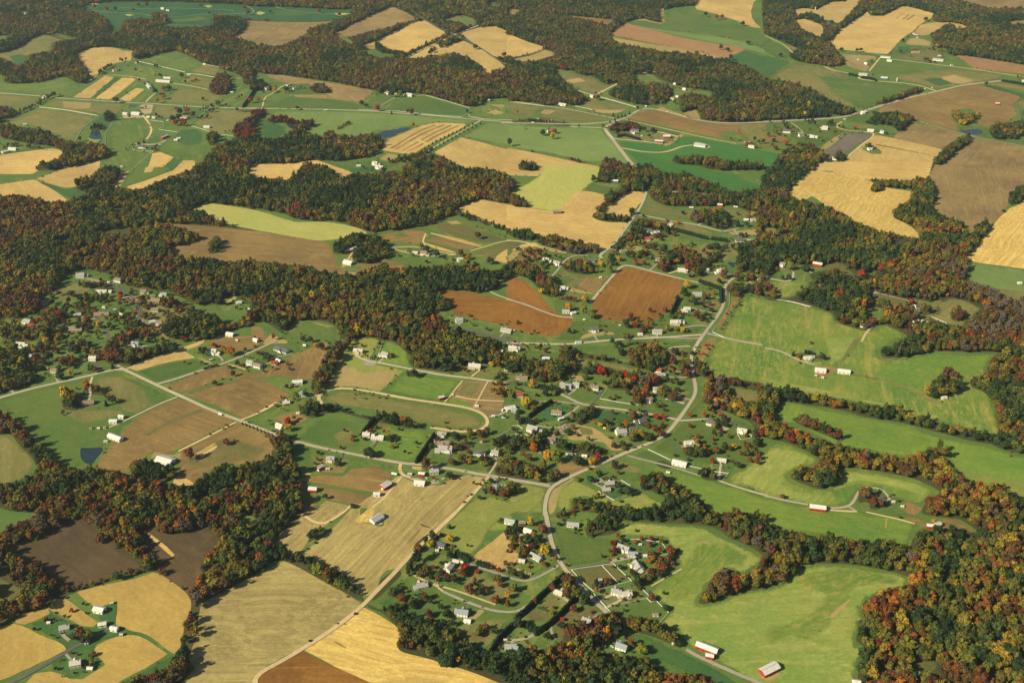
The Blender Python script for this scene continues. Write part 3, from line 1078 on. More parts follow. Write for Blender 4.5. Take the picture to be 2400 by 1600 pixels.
W mix 940 80 1080 90 1300 140 1310 160 1180 170 1080 150 950 100
W dark 940 190 950 130 1030 130 1050 180 1000 205
W dark 2200 310 2220 220 2400 100 2400 230 2300 310
W dark 1820 780 1850 620 1940 480 2040 480 2030 540 1950 640
W mix 730 850 800 800 1000 800 1200 850 1200 960 1100 960 980 910 860 940 740 910
W dark 970 1250 970 1190 1060 1190 1200 1260 1350 1270 1350 1320 1280 1320 1100 1260
W mix 420 1100 440 980 600 900 700 960 900 1000 1000 950 1300 1000 1600 1200 1500 1220 1300 1170 1130 1130 960 1090 950 1160 900 1160 960 1250 940 1300 1100 1260 1200 1330 1300 1330 1250 1420 1100 1390 1000 1350 960 1420 860 1500 620 1390 620 1300 430 1250
X 900 1240 930 1200
F dolive 940 1120 1100 1150 1290 1190 1280 1250 1150 1260 1060 1200 960 1200
F lawn 880 1310 900 1230 980 1240 1100 1290 1080 1360 1000 1390 920 1380
F olive 1260 1160 1500 1200 1640 1160 1500 1380 1280 1400 1240 1350 1300 1300
W dark 1390 1310 1400 1240 1500 1240 1520 1300 1430 1340
W dark 1280 1310 1350 1270 1400 1400 1340 1420 1240 1400
W rust 1670 1370 1700 1260 1780 1260 1820 1330 1780 1390
W dark 1790 1190 1800 1100 1920 1080 1930 1200 1880 1210
W mix 1060 1300 1130 1300 1180 1380 1100 1380
W bare 2000 1330 2100 1290 2352 1220 2352 1480 2100 1450
W mix 250 1220 270 1170 300 1150 360 1180 320 1220
W dark 50 980 -50 970 -50 940 100 980
W dark -50 1060 20 1050 70 1110 60 1180 -50 1180
R 5 road -30 985 60 1000 150 1020 220 1010 235 950 230 930
R 4 road 940 1100 1060 1140 1280 1190
R 4 road 80 1185 200 1200 400 1250
R 4 dirt 860 1568 900 1490 960 1430
N 380 930 460 955
N 170 1195 260 1215 380 1250
N 1560 1300 1500 1340 1640 1400
B rbarn 410 850 500 865 16
B house 115 860 145 865
B house 620 1030 690 1040
B house 780 1225 840 1225
B bhouse 860 1190 940 1195
B house 800 1360 860 1370
B wbarn 845 1415 910 1425 14
B wbarn 1405 1385 1500 1405 16
B wbarn 1330 1370 1385 1380 10
B shed 880 1300 905 1300
B shed 2295 1030 2330 1030
B house 1355 1240 1390 1235
B shed 1535 392 1550 392
B shed 45 570 68 570
B house 0 455 40 470
t lime 205 870 130 90
t dark 345 885 90 80
t red 865 940 80 60
t rust 705 965 50 50
t con 765 975 30 40
t dark 310 1075 40 30
t yellow 975 1030 60 60
t yellow 1040 1020 50 50
t rust 485 1100 70 60
t red 665 1130 90 60
t rust 800 1175 60 60
t rust 895 1215 90 50
t rust 965 1370 80 90
t yellow 1095 1330 70 60
t dark 2165 365 35 50
t red 1325 1195 60 60
t dark 135 980 45 50
t dark 195 975 60 60
t dark 830 1195 35 35
t red 760 1320 50 50
t dark 1040 1220 1 1
t dark 970 1270 40 35
t dark 1280 1245 40 30
t yellow 890 1110 60 70
t rust 1750 1350 1 1
T 0 2
F lawn -50 -20 2000 -20 1860 0 1160 260 1000 260 400 390 0 500 -50 520
F straw 560 50 620 130 690 150 640 180 540 200 490 180 590 130
F olive 480 200 560 110 700 150 600 210
F dolive 760 60 900 40 1150 60 1120 200 800 210
F gold 1190 250 1240 200 1500 120 1800 10 1880 -20 1860 30 1700 90 1800 150 1660 170 1500 200 1260 270
F green 1240 280 1450 220 1640 175 1810 155 1920 205 1780 270 1600 330 1440 385 1350 340
F straw 1800 140 1830 140 1960 200 1920 210
F lawn 1850 40 2100 -40 2352 -40 2352 80 2060 190 1960 195 1860 150
F brown 1900 0 2100 -60 2500 -60 2352 60 2250 90 2100 100 2000 60
F green 2100 205 2352 90 2500 60 2500 200 2352 270 2200 270 2170 230
F brown 1510 405 1700 340 1860 260 2080 215 2200 270 2352 290 3000 -20 3050 80 2900 340 2760 360 2600 320 2352 340 2000 350 1800 440 1640 480
F brown 1640 480 1800 440 2000 380 2352 330 2640 440 2700 500 2560 560 2352 660 2230 715 1900 560
F dolive 1720 470 1900 400 2200 360 2352 300 2100 390 1900 430 1740 490
F green -50 520 0 530 400 410 830 330 860 325 1080 290 1150 300 1300 370 1500 450 1630 510 1500 570 1240 700 1130 840 1000 940 950 1000 900 1100 880 1150 750 1150 700 1180 560 1190 500 1100 400 1000 300 900 160 740 0 620 -50 600
F olive 860 330 1080 290 1220 340 1400 500 1440 600 1250 680 1100 650 1000 560 880 500
F olive 520 580 700 620 1000 620 1180 640 1000 720 760 760 600 700
F brown 1640 515 1900 600 2170 730 2000 810 1640 990 1520 1040 1400 1010 1300 1100 1220 1200 1000 1230 880 1200 900 1100 1000 950 1180 780 1260 690 1500 580
F dolive 1300 860 1500 740 1850 610 1900 640 1600 740 1360 880
F brown 2220 745 2352 790 2600 860 2550 1000 2500 1060 2352 1120 2200 1140 2060 1120 1900 1200 1780 1320 1640 1300 1600 1250 1660 1180 1600 1060 1640 990 2050 800
F dolive 1800 1020 1960 900 2100 860 2240 900 2500 980 2352 1110 2060 1110 1900 1180 1740 1200 1660 1100
F gold 1800 1030 1970 930 1990 940 1830 1050
F gold 1830 1050 1990 950 2005 965 1850 1070
F gold 1590 1280 1640 1230 1740 1270 1790 1310 1700 1350 1610 1330
F straw 1370 1090 1420 1010 1520 1030 1600 1040 1640 1010 1680 1030 1660 1080 1560 1060 1440 1060
F lawn 2240 720 2352 670 2640 470 2750 470 2900 560 2900 640 2840 700 2720 760 2600 800 2500 800 2352 780
F brown 2500 700 2700 640 2860 700 2760 760 2620 780
F olive -50 850 100 850 200 960 320 1060 340 1180 200 1290 0 1340 -50 1340
P water 735 970 800 980 950 970 940 1010 880 1080 850 1130 790 1120 740 1080
W mixr -50 1340 0 1330 300 1240 340 1200 340 1120 200 980 100 850 0 850 -50 850 -50 620 0 640 140 760 300 900 420 1010 520 1120 570 1190 760 1170 880 1180 1220 1230 1400 1310 1640 1340 1780 1340 1860 1260 1960 1180 2050 1130 2200 1160 2352 1120 2500 1060 2520 940 2640 890 2700 1000 2740 1150 2780 1190 2740 1340 2780 1430 2800 1568 2800 1600 -50 1600
F olive -50 850 100 850 200 960 320 1060 340 1180 200 1290 0 1340 -50 1340
W mix 0 60 200 90 240 160 280 240 240 300 340 360 300 400 100 450 0 480 -50 500 -50 60
W rust 960 0 1100 0 1120 180 1240 220 1200 230 1040 200 960 190
W dark 1120 220 1100 120 1180 80 1400 60 1600 0 1640 50 1500 110 1240 190
W dark 1180 1200 1250 1080 1400 1100 1480 1150 1600 1160 1640 1200 1560 1300 1300 1290
W dark 600 480 560 620 700 640 740 600 700 480 620 440
W rust 760 440 860 400 960 480 1080 530 1060 560 960 500 880 490 760 470
R 6 road -100 545 0 518 300 430 600 365 800 320 960 280 1060 258 1150 262
R 6 road 1080 220 1120 250 1250 310 1500 430 1700 520 1950 635 2200 725 2352 785 2520 850 2560 870
R 5 road 1440 395 1600 350 1900 250 2100 190 2352 80 2550 -10
R 4 dirt 1160 255 1400 160 1600 90 1850 20
R 4 dirt 850 325 840 360 820 410
R 4 dirt 1640 1010 1800 930 2000 830 2170 740
R 4 road 1630 510 1450 580 1250 680 1100 750 1000 790
R 4 dirt 2220 720 2352 670 2540 560
R 5 road -50 250 0 250 110 230
R 4 gravelroad 2050 180 2020 140
R 3 dirt 2100 210 2200 240 2260 260
B house 150 20 270 30
B shed 245 75 265 80
B ghouse 1210 20 1280 25
B pool 1290 45 1335 48
B house 820 155 890 160
B thouse 470 265 530 270
B shed 430 240 445 245
B thouse 30 380 110 370
B ghouse 270 130 320 160
B house 1910 90 2030 100
B house 2270 190 2352 210
B bhouse 745 565 870 550
B wbarn 1005 730 1080 730 20
B wbarn 1090 685 1140 690 12
B shed 900 795 912 795
B shed 955 785 968 785
B shed 830 795 838 795
B wbarn 1000 855 1120 900 14
B shed 955 915 990 915
B wbarn 1445 1070 1590 1110 24
B rv 1930 170 1950 165
B rv 2010 665 2040 672
t dark 665 55 110 80
t dark 375 40 90 50
t con 400 85 40 50
t dark 440 130 120 130
t con 815 230 60 60
t con 1030 220 60 70
t rust 870 255 60 60
t yellow 645 280 60 90
t orange 210 110 90 60
t yellow 200 180 90 90
t yellow 240 230 70 70
t rust 790 140 60 70
t rust 920 140 60 70
t rust 1060 130 100 100
t rust 1000 170 80 70
t dark 910 100 70 60
t orange 1960 30 60 50
t orange 2050 55 60 50
t orange 2120 85 100 60
t dark 2140 295 60 50
t rust 2235 225 50 40
t yellow 590 470 110 120
t con 970 560 60 100
t dark 1030 530 90 70
t dark 650 560 150 130
t rust 1740 1035 120 100
t rust 2075 915 70 70
t rust 2155 905 30 30
t dark 550 310 90 70
t orange 2210 1280 90 80
t dark 1190 160 130 120
t dark 1590 50 100 90
t red 1255 1110 70 90
t dark 1860 80 90 140
t dark 2180 200 60 50
t dark 1970 380 60 50
A con 2210 740 2352 795 2520 862 9
A dark 1870 250 2000 210 14
T 1 2
F green -50 50 40 40 200 0 400 20 440 80 340 130 200 140 100 180 0 100
F mead 740 170 840 20 900 -40 1100 -40 1160 0 1050 170 1100 200 1250 230 1380 260 1150 480 900 420 720 440 620 470
F gr2 1120 60 1200 -20 1400 60 1450 240 1380 250 1100 195 1090 170
F straw 760 200 900 220 1000 280 1150 250 1330 270 1200 420 1150 470 900 420 700 430 630 450 660 360
F gr2 1160 470 1350 280 1500 290 1800 340 1900 360 1760 520 1720 560 1500 530
F umber 1880 370 2000 350 2320 390 2300 540 2270 640 2150 700 2000 620 1750 560 1800 500
F olive 1900 370 2100 380 2000 500 1840 490
F gr2 1800 520 1990 560 1960 610 1760 570
F olive 610 500 800 440 1000 470 1500 550 1800 610 2000 640 2100 710 2100 790 1950 820 1600 790 1300 720 1000 640 700 590 600 560
F olive 740 480 1000 480 1300 540 1500 570 1400 600 1100 540 800 520
F olive 1820 300 1920 210 1980 190 2240 260 2230 340 2000 330
F lawn 2080 240 2352 260 2500 300 2500 380 2352 390 2240 370
F green 340 900 480 760 580 690 800 700 960 750 1040 800 960 850 1000 900 960 1020 800 1000 600 970
F gr2 960 1020 1100 760 1250 770 1300 800 1600 800 1500 1060 1440 1110 1200 1070 1050 1050
F olive 700 850 860 780 900 850 940 900 850 960 740 940
F brown 1100 760 1240 770 1240 800 1110 790
F lawn 2100 740 2180 700 2300 650 2500 600 2500 820 2352 860 2000 870 1800 840 1950 830 2100 800
F green 1560 1080 1620 860 1700 860 2100 870 2352 840 2500 860 2500 1000 2352 1080 2200 1040 2240 1130 2120 1220 1800 1160 1600 1130
F dgreen 2250 1000 2352 900 2500 900 2500 1050 2352 1060
F lawn 310 910 500 970 700 1020 860 1040 1100 1100 1320 1140 1310 1180 900 1170 800 1240 600 1220 450 1180 320 1140
F green 330 920 520 980 510 1150 400 1180 320 1130
F olive 530 1060 880 1060 860 1150 800 1230 600 1210 500 1170
F olive 500 1120 640 1100 860 1130 800 1220
F brown 400 1240 640 1210 800 1240 880 1160 1100 1150 1250 1210 1240 1300 1160 1400 1060 1390 560 1300 380 1290
F brown 370 1330 600 1320 900 1370 1080 1420 1120 1450 1060 1530 900 1500 640 1460 600 1400 520 1400
F green 360 1290 560 1310 900 1360 1060 1400 1050 1420 900 1385 560 1330 360 1300
F gold 410 1225 470 1200 530 1210 500 1225
F lawn 1320 1170 1350 1130 1600 1150 1640 1170 1760 1180 2100 1240 1900 1240 1800 1300 1600 1330 1450 1320 1350 1250
F lawn 2160 1250 2352 1280 2500 1290 2500 1440 2352 1440 2060 1400
F gold 1430 1145 1520 1150 1530 1185 1440 1175
F tan2 1340 1240 1300 1330 1200 1420 1130 1500 1060 1568 900 1700 1300 1900 1700 1800 1840 1568 2130 1250 1950 1220 1820 1260 1700 1320 1500 1320 1400 1280
F tan2 520 1560 650 1460 850 1500 800 1568 600 1640 500 1620
F green 440 1568 560 1400 600 1420 480 1568 430 1600
F brown 440 1568 550 1430 590 1440 480 1580
F mead 1860 1568 2000 1430 2100 1430 2352 1470 2700 1340 2640 1500 2600 1700 2352 1750 1900 1750 1600 1750
F gravel 1360 1240 1500 1250 1560 1290 1700 1270 1680 1310 1500 1320 1400 1260
R 6 road 330 910 600 980 1000 1055 1330 1120 1500 1130 1800 1170 2100 1230 2352 1265 2700 1330
R 5 dirt 1330 1120 1320 1180 1350 1230 1420 1250
R 4 dirt 1340 1240 1240 1360 1170 1450 1060 1530
R 5 dirt 1840 1568 2000 1400 2140 1240
R 6 road 900 120 1020 180 1100 190 1400 250 1700 310 2000 340 2320 390
R 3 dirt 1980 325 2060 260
R 6 dirt 620 580 570 530 590 480 700 435 850 430 1100 470 1400 530 1700 570 1950 610 2080 660 2130 720 2120 780 2040 820 1900 830 1820 825 1600 790
R 3 dirt 1730 560 1790 500 1830 440 1900 360
R 3 dirt 1830 500 2000 540 2280 550
R 3 dirt 2000 610 2060 500 2130 370
R 4 dirt 0 670 120 610 190 560
R 3 road 2140 1225 2210 1120 2210 1080 2180 1050
R 3 asphalt 1070 980 1120 910
R 3 asphalt 1730 1150 1790 1040 1830 1010
R 3 asphalt 770 1080 800 1030
R 4 road 2140 695 2230 680 2280 650 2352 610
P gravelroad 990 190 1030 175 1100 180 1110 210 1050 230 1000 220
R 3 gravelroad 180 150 260 130 330 110
R 4 gravelroad 0 250 100 210 180 180
R 4 gravelroad 2140 1230 2220 1280 2180 1330
N 1100 190 1170 0
N 1040 165 1080 90
N 2190 890 2352 800
W dark 580 540 500 430 520 380 560 300 660 100 740 20 900 -40 860 30 760 160 720 250 650 380 560 520
W dark 400 640 440 580 520 540 620 590 760 590 800 620 960 680 1080 690 1200 660 1300 700 1400 740 1580 800 1560 810 1450 800 1380 800 1250 760 1100 740 1050 730 900 680 700 640 600 680 500 710
X 1100 700 1101 700
W mix 1200 -40 2200 -40 2352 60 2352 170 2300 240 2200 220 2000 200 1900 220 1800 290 1640 270 1400 230 1400 100
F green 2180 -40 2400 -40 2400 100 2300 120 2220 100
W dark 1380 270 1440 270 1520 310 1440 330 1380 320
W dark 2352 1110 2240 1110 2180 1190 2220 1240 2352 1250
W dark 2100 1340 2160 1340 2200 1350 2352 1340 2352 1420 2250 1430 2100 1380
W dark 160 1010 150 930 180 860 250 850 320 900 310 1000 300 1130 400 1170 400 1240 340 1280 420 1350 400 1480 440 1568 0 1568 0 1150 100 1060 160 1040
W dark 1820 980 1840 940 1940 920 1980 960 1900 1000 1830 1010
W dark 1790 880 1800 820 1850 820 1870 870 1910 890 1840 920
W dark 2110 1190 2170 1110 2190 1120 2140 1200
W dark 2080 890 2352 930 2352 900 2080 890
W dark 2100 740 2101 741
C 975 840 1090 700
C 1470 1100 1550 980 1640 850
B house 175 50 300 90
B redhouse 145 190 190 185
B gbarn 190 165 230 185 10
B house -20 215 50 230
B wbarn 330 375 430 365 18
B house 245 560 310 550
B ghouse 400 485 460 480
B shed 370 655 400 655
B house 190 765 250 790
B thouse 895 85 985 90
B house 1130 110 1220 130
B thouse 1950 225 2070 235
B shed 2280 262 2310 264
B shed 2240 80 2270 85
B shed 770 100 788 105
B house 2320 60 2400 70
B rbarn 1685 520 1720 512 8
B shed 1792 490 1815 488
B shed 2015 590 2045 590
B rv 2170 685 2190 685
B rv 2260 700 2290 698
B rv 2260 640 2270 620
B bigbarn 2290 620 2380 600 24
B house 980 855 1050 860
B house 1060 865 1180 880
B shed 1260 890 1300 890
B house 1665 850 1750 850
B house 1660 940 1780 940
B ghouse 1640 980 1810 990
B shed 1635 905 1650 925
B house 1990 1020 2110 1020
B house 2170 1020 2220 1025
B shed 2060 915 2078 918
B house 645 1080 725 1080
B shed 735 1080 765 1080
B rbarn 575 1170 605 1150 6
B shed 640 1165 680 1165
B rbarn 483 1355 563 1360 20
B rbarn 1155 1345 1230 1300 16
B wbarn 1095 1398 1125 1398 10
B yhouse 1590 1200 1680 1190
B wbarn 1455 1290 1555 1300 18
B rv 1245 1210 1295 1220
B rbarn 1500 1215 1545 1220 8
B shed 1395 1212 1435 1215
B redcar 1640 1262 1660 1262
B redcar 1510 1240 1535 1245
B car 1640 1295 1680 1300
B car 1620 1285 1640 1280
B car 1705 1260 1730 1260
B car 1670 1305 1690 1305
B car 1560 1250 1575 1260
B bluehouse 2180 1325 2300 1330
B car 2080 1350 2100 1362
B car 2100 1385 2105 1395
B shed 435 30 460 36
B rv 2160 1035 2175 1040
B greencar 600 235 600 235
t red 290 725 80 60
t yellow 290 785 80 80
t dark 110 140 90 80
t lime 225 860 100 70
t orange 195 980 90 100
t red 1055 810 40 50
t yellow 1215 855 60 50
t dark 1110 860 60 50
t dark 1230 890 80 40
t dark 1040 1010 140 80
t dark 570 1020 50 35
t dark 755 1110 70 50
t rust 540 1115 40 30
t rust 1560 1130 110 110
t dark 1830 860 80 100
t dark 1610 950 60 70
t dark 1800 945 50 50
t rust 1955 1005 60 50
t rust 2235 1030 50 40
t lime 2120 1120 50 40
t dark 1775 1225 90 60
t dark 635 1420 60 80
t dark 890 1505 60 30
t yellow 335 1480 60 50
t lime 1950 160 70 80
t lime 2070 160 90 80
t yellow 2165 200 60 90
t yellow 2275 170 80 100
t yellow 1380 35 50 60
t yellow 1430 50 50 60
t orange 1900 70 50 50
t orange 1350 720 70 70
t dark 2230 330 60 60
t dark 2070 1070 60 40
t dark 2160 1280 60 50
t rust 2160 1370 90 80
t rust 2270 1390 90 90
t yellow 685 195 40 30
t lime 2330 470 60 90
t dark 600 40 80 60
t yellow 550 30 50 60
t dark 280 410 50 30
t dark 1270 870 50 30
t dark 1560 120 1 1
t lime 1560 130 60 70
t lime 360 480 60 60
t dark 450 480 60 60
T 2 2
F lawn -50 20 400 40 700 30 1560 -20 1740 -20 1650 150 1680 300 1690 500 1600 620 1480 740 1360 900 1000 1020 800 1120 400 1260 0 1270 -50 1260
F green -50 50 300 80 470 110 440 200 300 210 0 120 -50 90
F green 740 50 1000 20 1200 20 1240 60 1140 150 900 160 740 100
F olive 1420 80 1560 50 1650 100 1580 200 1400 260 1430 180
F green 1160 290 1320 240 1600 320 1640 380 1540 440 1400 390 1200 330
F olive 540 150 640 150 1030 220 1160 260 1160 300 900 290 680 250 560 250
F straw 490 330 580 300 700 320 660 380 520 350
F green 480 370 700 380 850 400 860 440 740 570 620 560 520 480 440 420
F green 820 510 880 440 1000 440 1120 460 1140 580 900 540
F dgreen 360 560 450 560 600 590 580 640 500 690 420 720 300 770 160 740 240 650
F green 100 490 300 470 440 500 600 580 500 590 300 560 200 620 100 700 0 760 -50 740 100 600
F lawn 840 600 1300 680 1500 720 1400 860 1200 950 1060 930 860 800 720 760
F green 1280 560 1600 600 1500 700 1340 670
F olive 1480 440 1600 470 1620 540 1560 600 1480 500
F dgreen 720 680 850 620 1100 660 1100 760 900 830 800 780
F straw 540 750 660 760 760 780 900 880 1020 940 1130 970 1080 1000 940 1020 880 1000 840 940 700 920 460 910 520 830
F olive 600 770 740 800 760 860 640 860
F lawn 0 1030 200 1030 300 1100 400 1160 300 1160 0 1110 -50 1100
F brown 430 1110 640 1090 720 1160 600 1220 480 1240 400 1180
F mead -50 1310 0 1290 200 1310 320 1340 300 1430 290 1568 280 1750 -50 1750
F straw 350 1380 420 1320 540 1250 600 1250 480 1350 420 1450 400 1560 340 1600 320 1500
F mead 420 1340 560 1260 700 1320 800 1380 940 1460 1180 1370 1400 1480 1560 1568 1700 1640 1500 1640 1100 1580 840 1500 700 1430 560 1450 540 1540 440 1568 400 1500
F lawn 640 1220 900 1080 1060 1100 1200 1200 1200 1280 1100 1300 1000 1270 920 1300 800 1360 640 1300 560 1250
F dgreen 940 1310 1080 1300 1180 1370 940 1450 800 1370
F olive 860 1150 1000 1090 1200 1180 1180 1210 960 1190
F lawn 1700 350 1760 360 1850 520 1740 600 1740 700 2200 760 2352 860 2352 960 2100 1180 2000 1200 1940 1300 1700 1200 1450 1080 1250 990 1400 900 1500 760 1620 600 1680 500
F green 1360 900 1600 700 2060 700 2300 800 2352 900 2200 1150 1940 1170 1700 1140 1500 1080 1280 990 1240 1000
F olive 1860 600 2000 680 2040 760 2020 800 1980 740 1900 660
F olive 1740 1200 2000 1200 1940 1280 1820 1240
F green 1080 1060 1240 990 1480 1090 1460 1160 1320 1110
F gr2 1200 1200 1320 1110 1500 1160 1700 1230 1960 1290 2200 1370 2352 1430 2712 1510 3172 1540 3652 1600 3752 1640 3652 1900 3252 1900 2852 1800 2352 1740 1700 1640 1400 1440 1250 1360 1400 1350 1450 1280
F gr 0 0 1 0 1 1
F brown 1700 90 1800 -40 1900 -40 1800 100 1760 200 1700 180
F straw 1780 250 1880 200 2352 320 2352 400 2100 350 1860 320
F olive 1930 410 2200 430 2352 490 2352 560 2100 560 1980 500
F brown 2000 400 2001 400
R 6 road 1740 -40 1680 60 1640 150 1660 300 1690 420 1680 500 1600 620 1520 730 1440 830 1350 900 1000 1040 780 1140 600 1210 440 1290 350 1350 310 1450 300 1568 305 1600
R 6 road -20 1270 150 1295 350 1325
R 6 road -50 15 200 20 500 30 700 10 1000 -20 1300 -30 1740 -60
R 5 road 440 480 540 530 640 580 820 605 1000 625 1280 670 1520 720
R 3 gravelroad 520 490 580 450 590 430
R 3 asphalt 720 590 790 510 850 430
R 4 gravelroad 620 590 540 660 460 700
R 3 gravelroad 190 560 400 545 600 580
R 5 road 1540 730 1700 720 1800 715
R 3 gravelroad 220 775 420 800 500 760
R 3 asphalt 1300 560 1301 561
R 4 road 1380 80 1500 50 1640 45
R 4 gravelroad 1060 1050 1300 1110 1500 1160 1740 1240
R 4 road 1900 1280 2100 1350 2352 1420
R 3 asphalt 1880 620 1980 700 2060 800
R 4 gravelroad 740 1280 780 1260 840 1270 800 1300 730 1290 840 1350
R 3 asphalt 1480 990 1580 950
P pool 1900 790 1960 780 1970 800 1930 815
P gravel 1880 780 1980 780 2000 800 1960 825 1920 815
P pool 1920 785 1950 785 1965 803 1940 812
P asphalt 1090 770 1160 760 1150 820 1080 820
N 810 525 870 440
N 810 525 1000 560 1160 582
N 1120 470 1165 478
N 1410 528 1585 568
N 150 710 370 550
N 790 1375 940 1460 1180 1370
N 945 1305 1000 1272 1090 1325
N 2070 845 2100 900 2200 885 2205 870 2180 850
N 0 775 50 770 100 800 50 820
N 50 865 120 850 210 890
N 1250 990 1460 1090
N 1620 1140 1830 1190 1990 1210 1940 1270
W mix -50 100 0 120 240 200 440 200 460 60 400 30 540 20 560 90 740 130 880 140 1060 210 1120 160 1160 60 1240 70 1280 20 1400 60 1420 180 1380 240 1260 270 1160 250 1050 210 800 180 560 130 540 230 660 250 760 220 900 270 1160 310 1170 370 1000 360 800 300 700 310 560 270 460 330 400 370 280 380 150 360 120 290 0 290 -50 270
W dark 880 350 960 340 1060 400 1200 430 1200 450 1000 450 870 440
W dark 1160 400 1200 350 1280 330 1340 370 1290 430 1200 430
W rust 1110 470 1200 470 1220 540 1200 580 1110 560
W dark 1360 420 1440 420 1460 480 1400 530 1350 500
W dark 1440 500 1480 450 1500 500 1480 580
W dark 1500 290 1580 190 1660 200 1700 180 1800 260 1850 310 1800 340 1720 310 1660 330 1580 330
W dark 560 700 640 620 740 560 820 590 800 630 700 720 640 750 540 740 440 790 440 760
W dark 400 930 700 950 860 1000 870 1040 720 1060 540 1020 400 990
W mix 0 890 80 860 140 900 250 860 320 920 300 1000 140 1010 0 1010 -50 1000 -50 860
W dark 0 1100 140 1130 280 1180 280 1240 160 1270 0 1260 -50 1240 -50 1110
W dark 330 1190 380 1160 450 1220 400 1260 330 1260
W dark -20 1290 60 1310 100 1350 20 1410 -50 1420
W mix 1180 1220 1260 1230 1360 1230 1420 1270 1500 1320 1560 1340 1640 1400 1720 1430 1820 1568 1580 1568 1500 1510 1400 1430 1280 1370 1180 1370
W mix 540 1480 580 1440 700 1450 760 1490 900 1500 1000 1510 1200 1568 640 1568 560 1540
W dark 1300 1110 1380 1090 1480 1130 1460 1170 1380 1170
W mix 1730 1260 1740 1180 1800 1160 1880 1230 1900 1270 1840 1280
W mixy 1780 380 1860 340 1900 340 1940 400 2000 500 2100 560 2352 560 2352 860 2250 840 2200 740 2100 700 2000 660 1900 610 1800 620 1750 570 1780 480
F olive 1930 410 2100 420 2352 480 2352 550 2100 560 2000 510
W mix 1880 320 2050 310 2150 350 2352 400 2352 470 2200 440 2000 400 1900 360
W dark 1560 980 1600 970 1760 990 1700 1060 1600 1040
W dark 2160 1340 2200 1330 2352 1380 2352 1400 2200 1360
W dark 840 740 860 700 900 740 860 760
C 150 690 240 620 370 545
C 240 410 300 420 420 440 430 470
C 70 740 130 720 210 750
B house 0 60 80 70
B thouse 30 330 145 330
B gbarn 275 155 345 155 10
B ghouse 435 400 500 400
B ghouse 505 410 525 412
B ghouse 560 395 615 400
B house 715 420 800 430
B thouse 1300 50 1335 55
B thouse 1280 130 1350 125
B shed 640 5 580 10
B bhouse 1330 300 1410 300
B redhouse 1325 265 1360 270
B ghouse 1300 440 1350 440
B house 1235 540 1280 530
B bluebarn 0 620 70 640 16
B redhouse 45 495 90 490
B house 360 640 460 650
B gbarn 430 710 470 700 7
B house 1130 740 1230 710
B house 950 840 1090 820
B shed 845 790 862 795
B ghouse 140 790 280 830
B thouse 320 905 430 900
B thouse 435 825 510 820
B shed 500 795 550 770
B gbarn 495 1040 550 1040 10
B house 1785 740 1870 760
B house 2070 810 2160 830
B thouse 1580 940 1690 930
B wbarn 1470 1095 1610 1130 16
B house 1880 1080 1970 1090
B bhouse 855 1300 940 1290
B bhouse 825 1355 905 1350
B rv 1415 1200 1450 1205
B shed 35 850 60 855
B shed 250 1018 262 1018
B shed 640 1045 690 1050
B shed 580 1030 590 1040
B shed 435 265 465 270
B car 150 1180 151 1180
t yellow 185 395 80 90
t yellow 125 540 140 110
t red 410 565 30 40
t red 555 655 35 35
t red 410 480 1 1
t orange 1215 480 110 100
t rust 1245 395 70 70
t red 820 260 120 70
t red 1050 310 90 60
t red 1130 330 80 80
t rust 1480 170 90 70
t dark 1500 90 90 80
t lime 1240 190 80 70
t dark 1280 230 120 90
t lime 1230 90 80 70
t rust 1390 120 70 90
t rust 1090 110 90 90
t rust 1610 290 90 90
t lime 1090 395 1 1
t red 1100 660 50 40
t rust 1110 690 80 50
t yellow 810 755 60 50
t dark 860 740 80 50
t lime 970 750 60 70
t orange 1045 755 60 60
t rust 1245 765 70 80
t rust 1370 840 90 60
t red 1325 685 70 60
t red 1380 680 50 60
t red 1400 710 40 40
t lime 1100 880 100 70
t dark 1250 880 80 60
t dark 1280 860 60 70
t rust 1385 580 50 40
t orange 1640 675 50 40
t orange 1765 670 60 40
t red 1925 680 35 35
t rust 1635 770 50 60
t yellow 1800 515 70 60
t yellow 1900 540 110 100
t yellow 2050 590 110 90
t yellow 2130 640 90 70
t lime 1970 480 80 60
t red 2230 660 90 80
t rust 2260 750 90 90
t lime 1800 590 100 70
t red 790 1060 90 80
t yellow 735 1100 90 80
t yellow 330 1030 110 110
t lime 400 1060 120 130
t orange 200 970 100 80
t dark 605 1085 120 70
t orange 205 1210 100 80
t lime 240 1255 100 80
t lime 340 1250 80 80
t rust 410 1210 90 110
t dark 945 1135 90 60
t lime 770 1195 50 50
t con 805 1200 50 60
t dark 720 1260 80 60
t lime 600 1260 60 50
t rust 875 1255 40 50
t dark 1070 1370 110 60
t dark 990 1315 60 30
t red 1205 1260 80 60
t rust 1350 1250 110 60
t rust 1380 1310 110 100
t lime 1440 1400 90 80
t orange 1480 1460 70 70
t red 1840 1100 60 50
t dark 2080 1130 70 50
t dark 1640 1020 90 60
t rust 1600 1000 70 60
t dark 1730 985 70 50
t dark 1795 1010 60 80
t dark 1955 965 80 70
t yellow 2040 960 60 60
t rust 2145 950 60 70
t rust 1770 950 50 50
t rust 1720 920 50 40
t dark 1855 840 60 90
t dark 1500 1040 40 30
t dark 1620 1085 40 30
t dark 2010 1095 30 30
t lime 1690 70 1 1
t red 1800 60 30 30
t red 1780 30 25 25
t red 1720 110 25 25
t red 1760 110 25 25
t red 1810 30 25 25
t dark 2245 940 80 60
t rust 1880 990 90 60
t dark 1450 270 40 30
t rust 1500 290 40 60
t lime 710 1160 40 30
t orange 1080 130 1 1
t dark 370 820 60 60
t dark 510 840 30 60
t rust 1850 640 50 50
t orange 1900 665 40 40
T 3 2
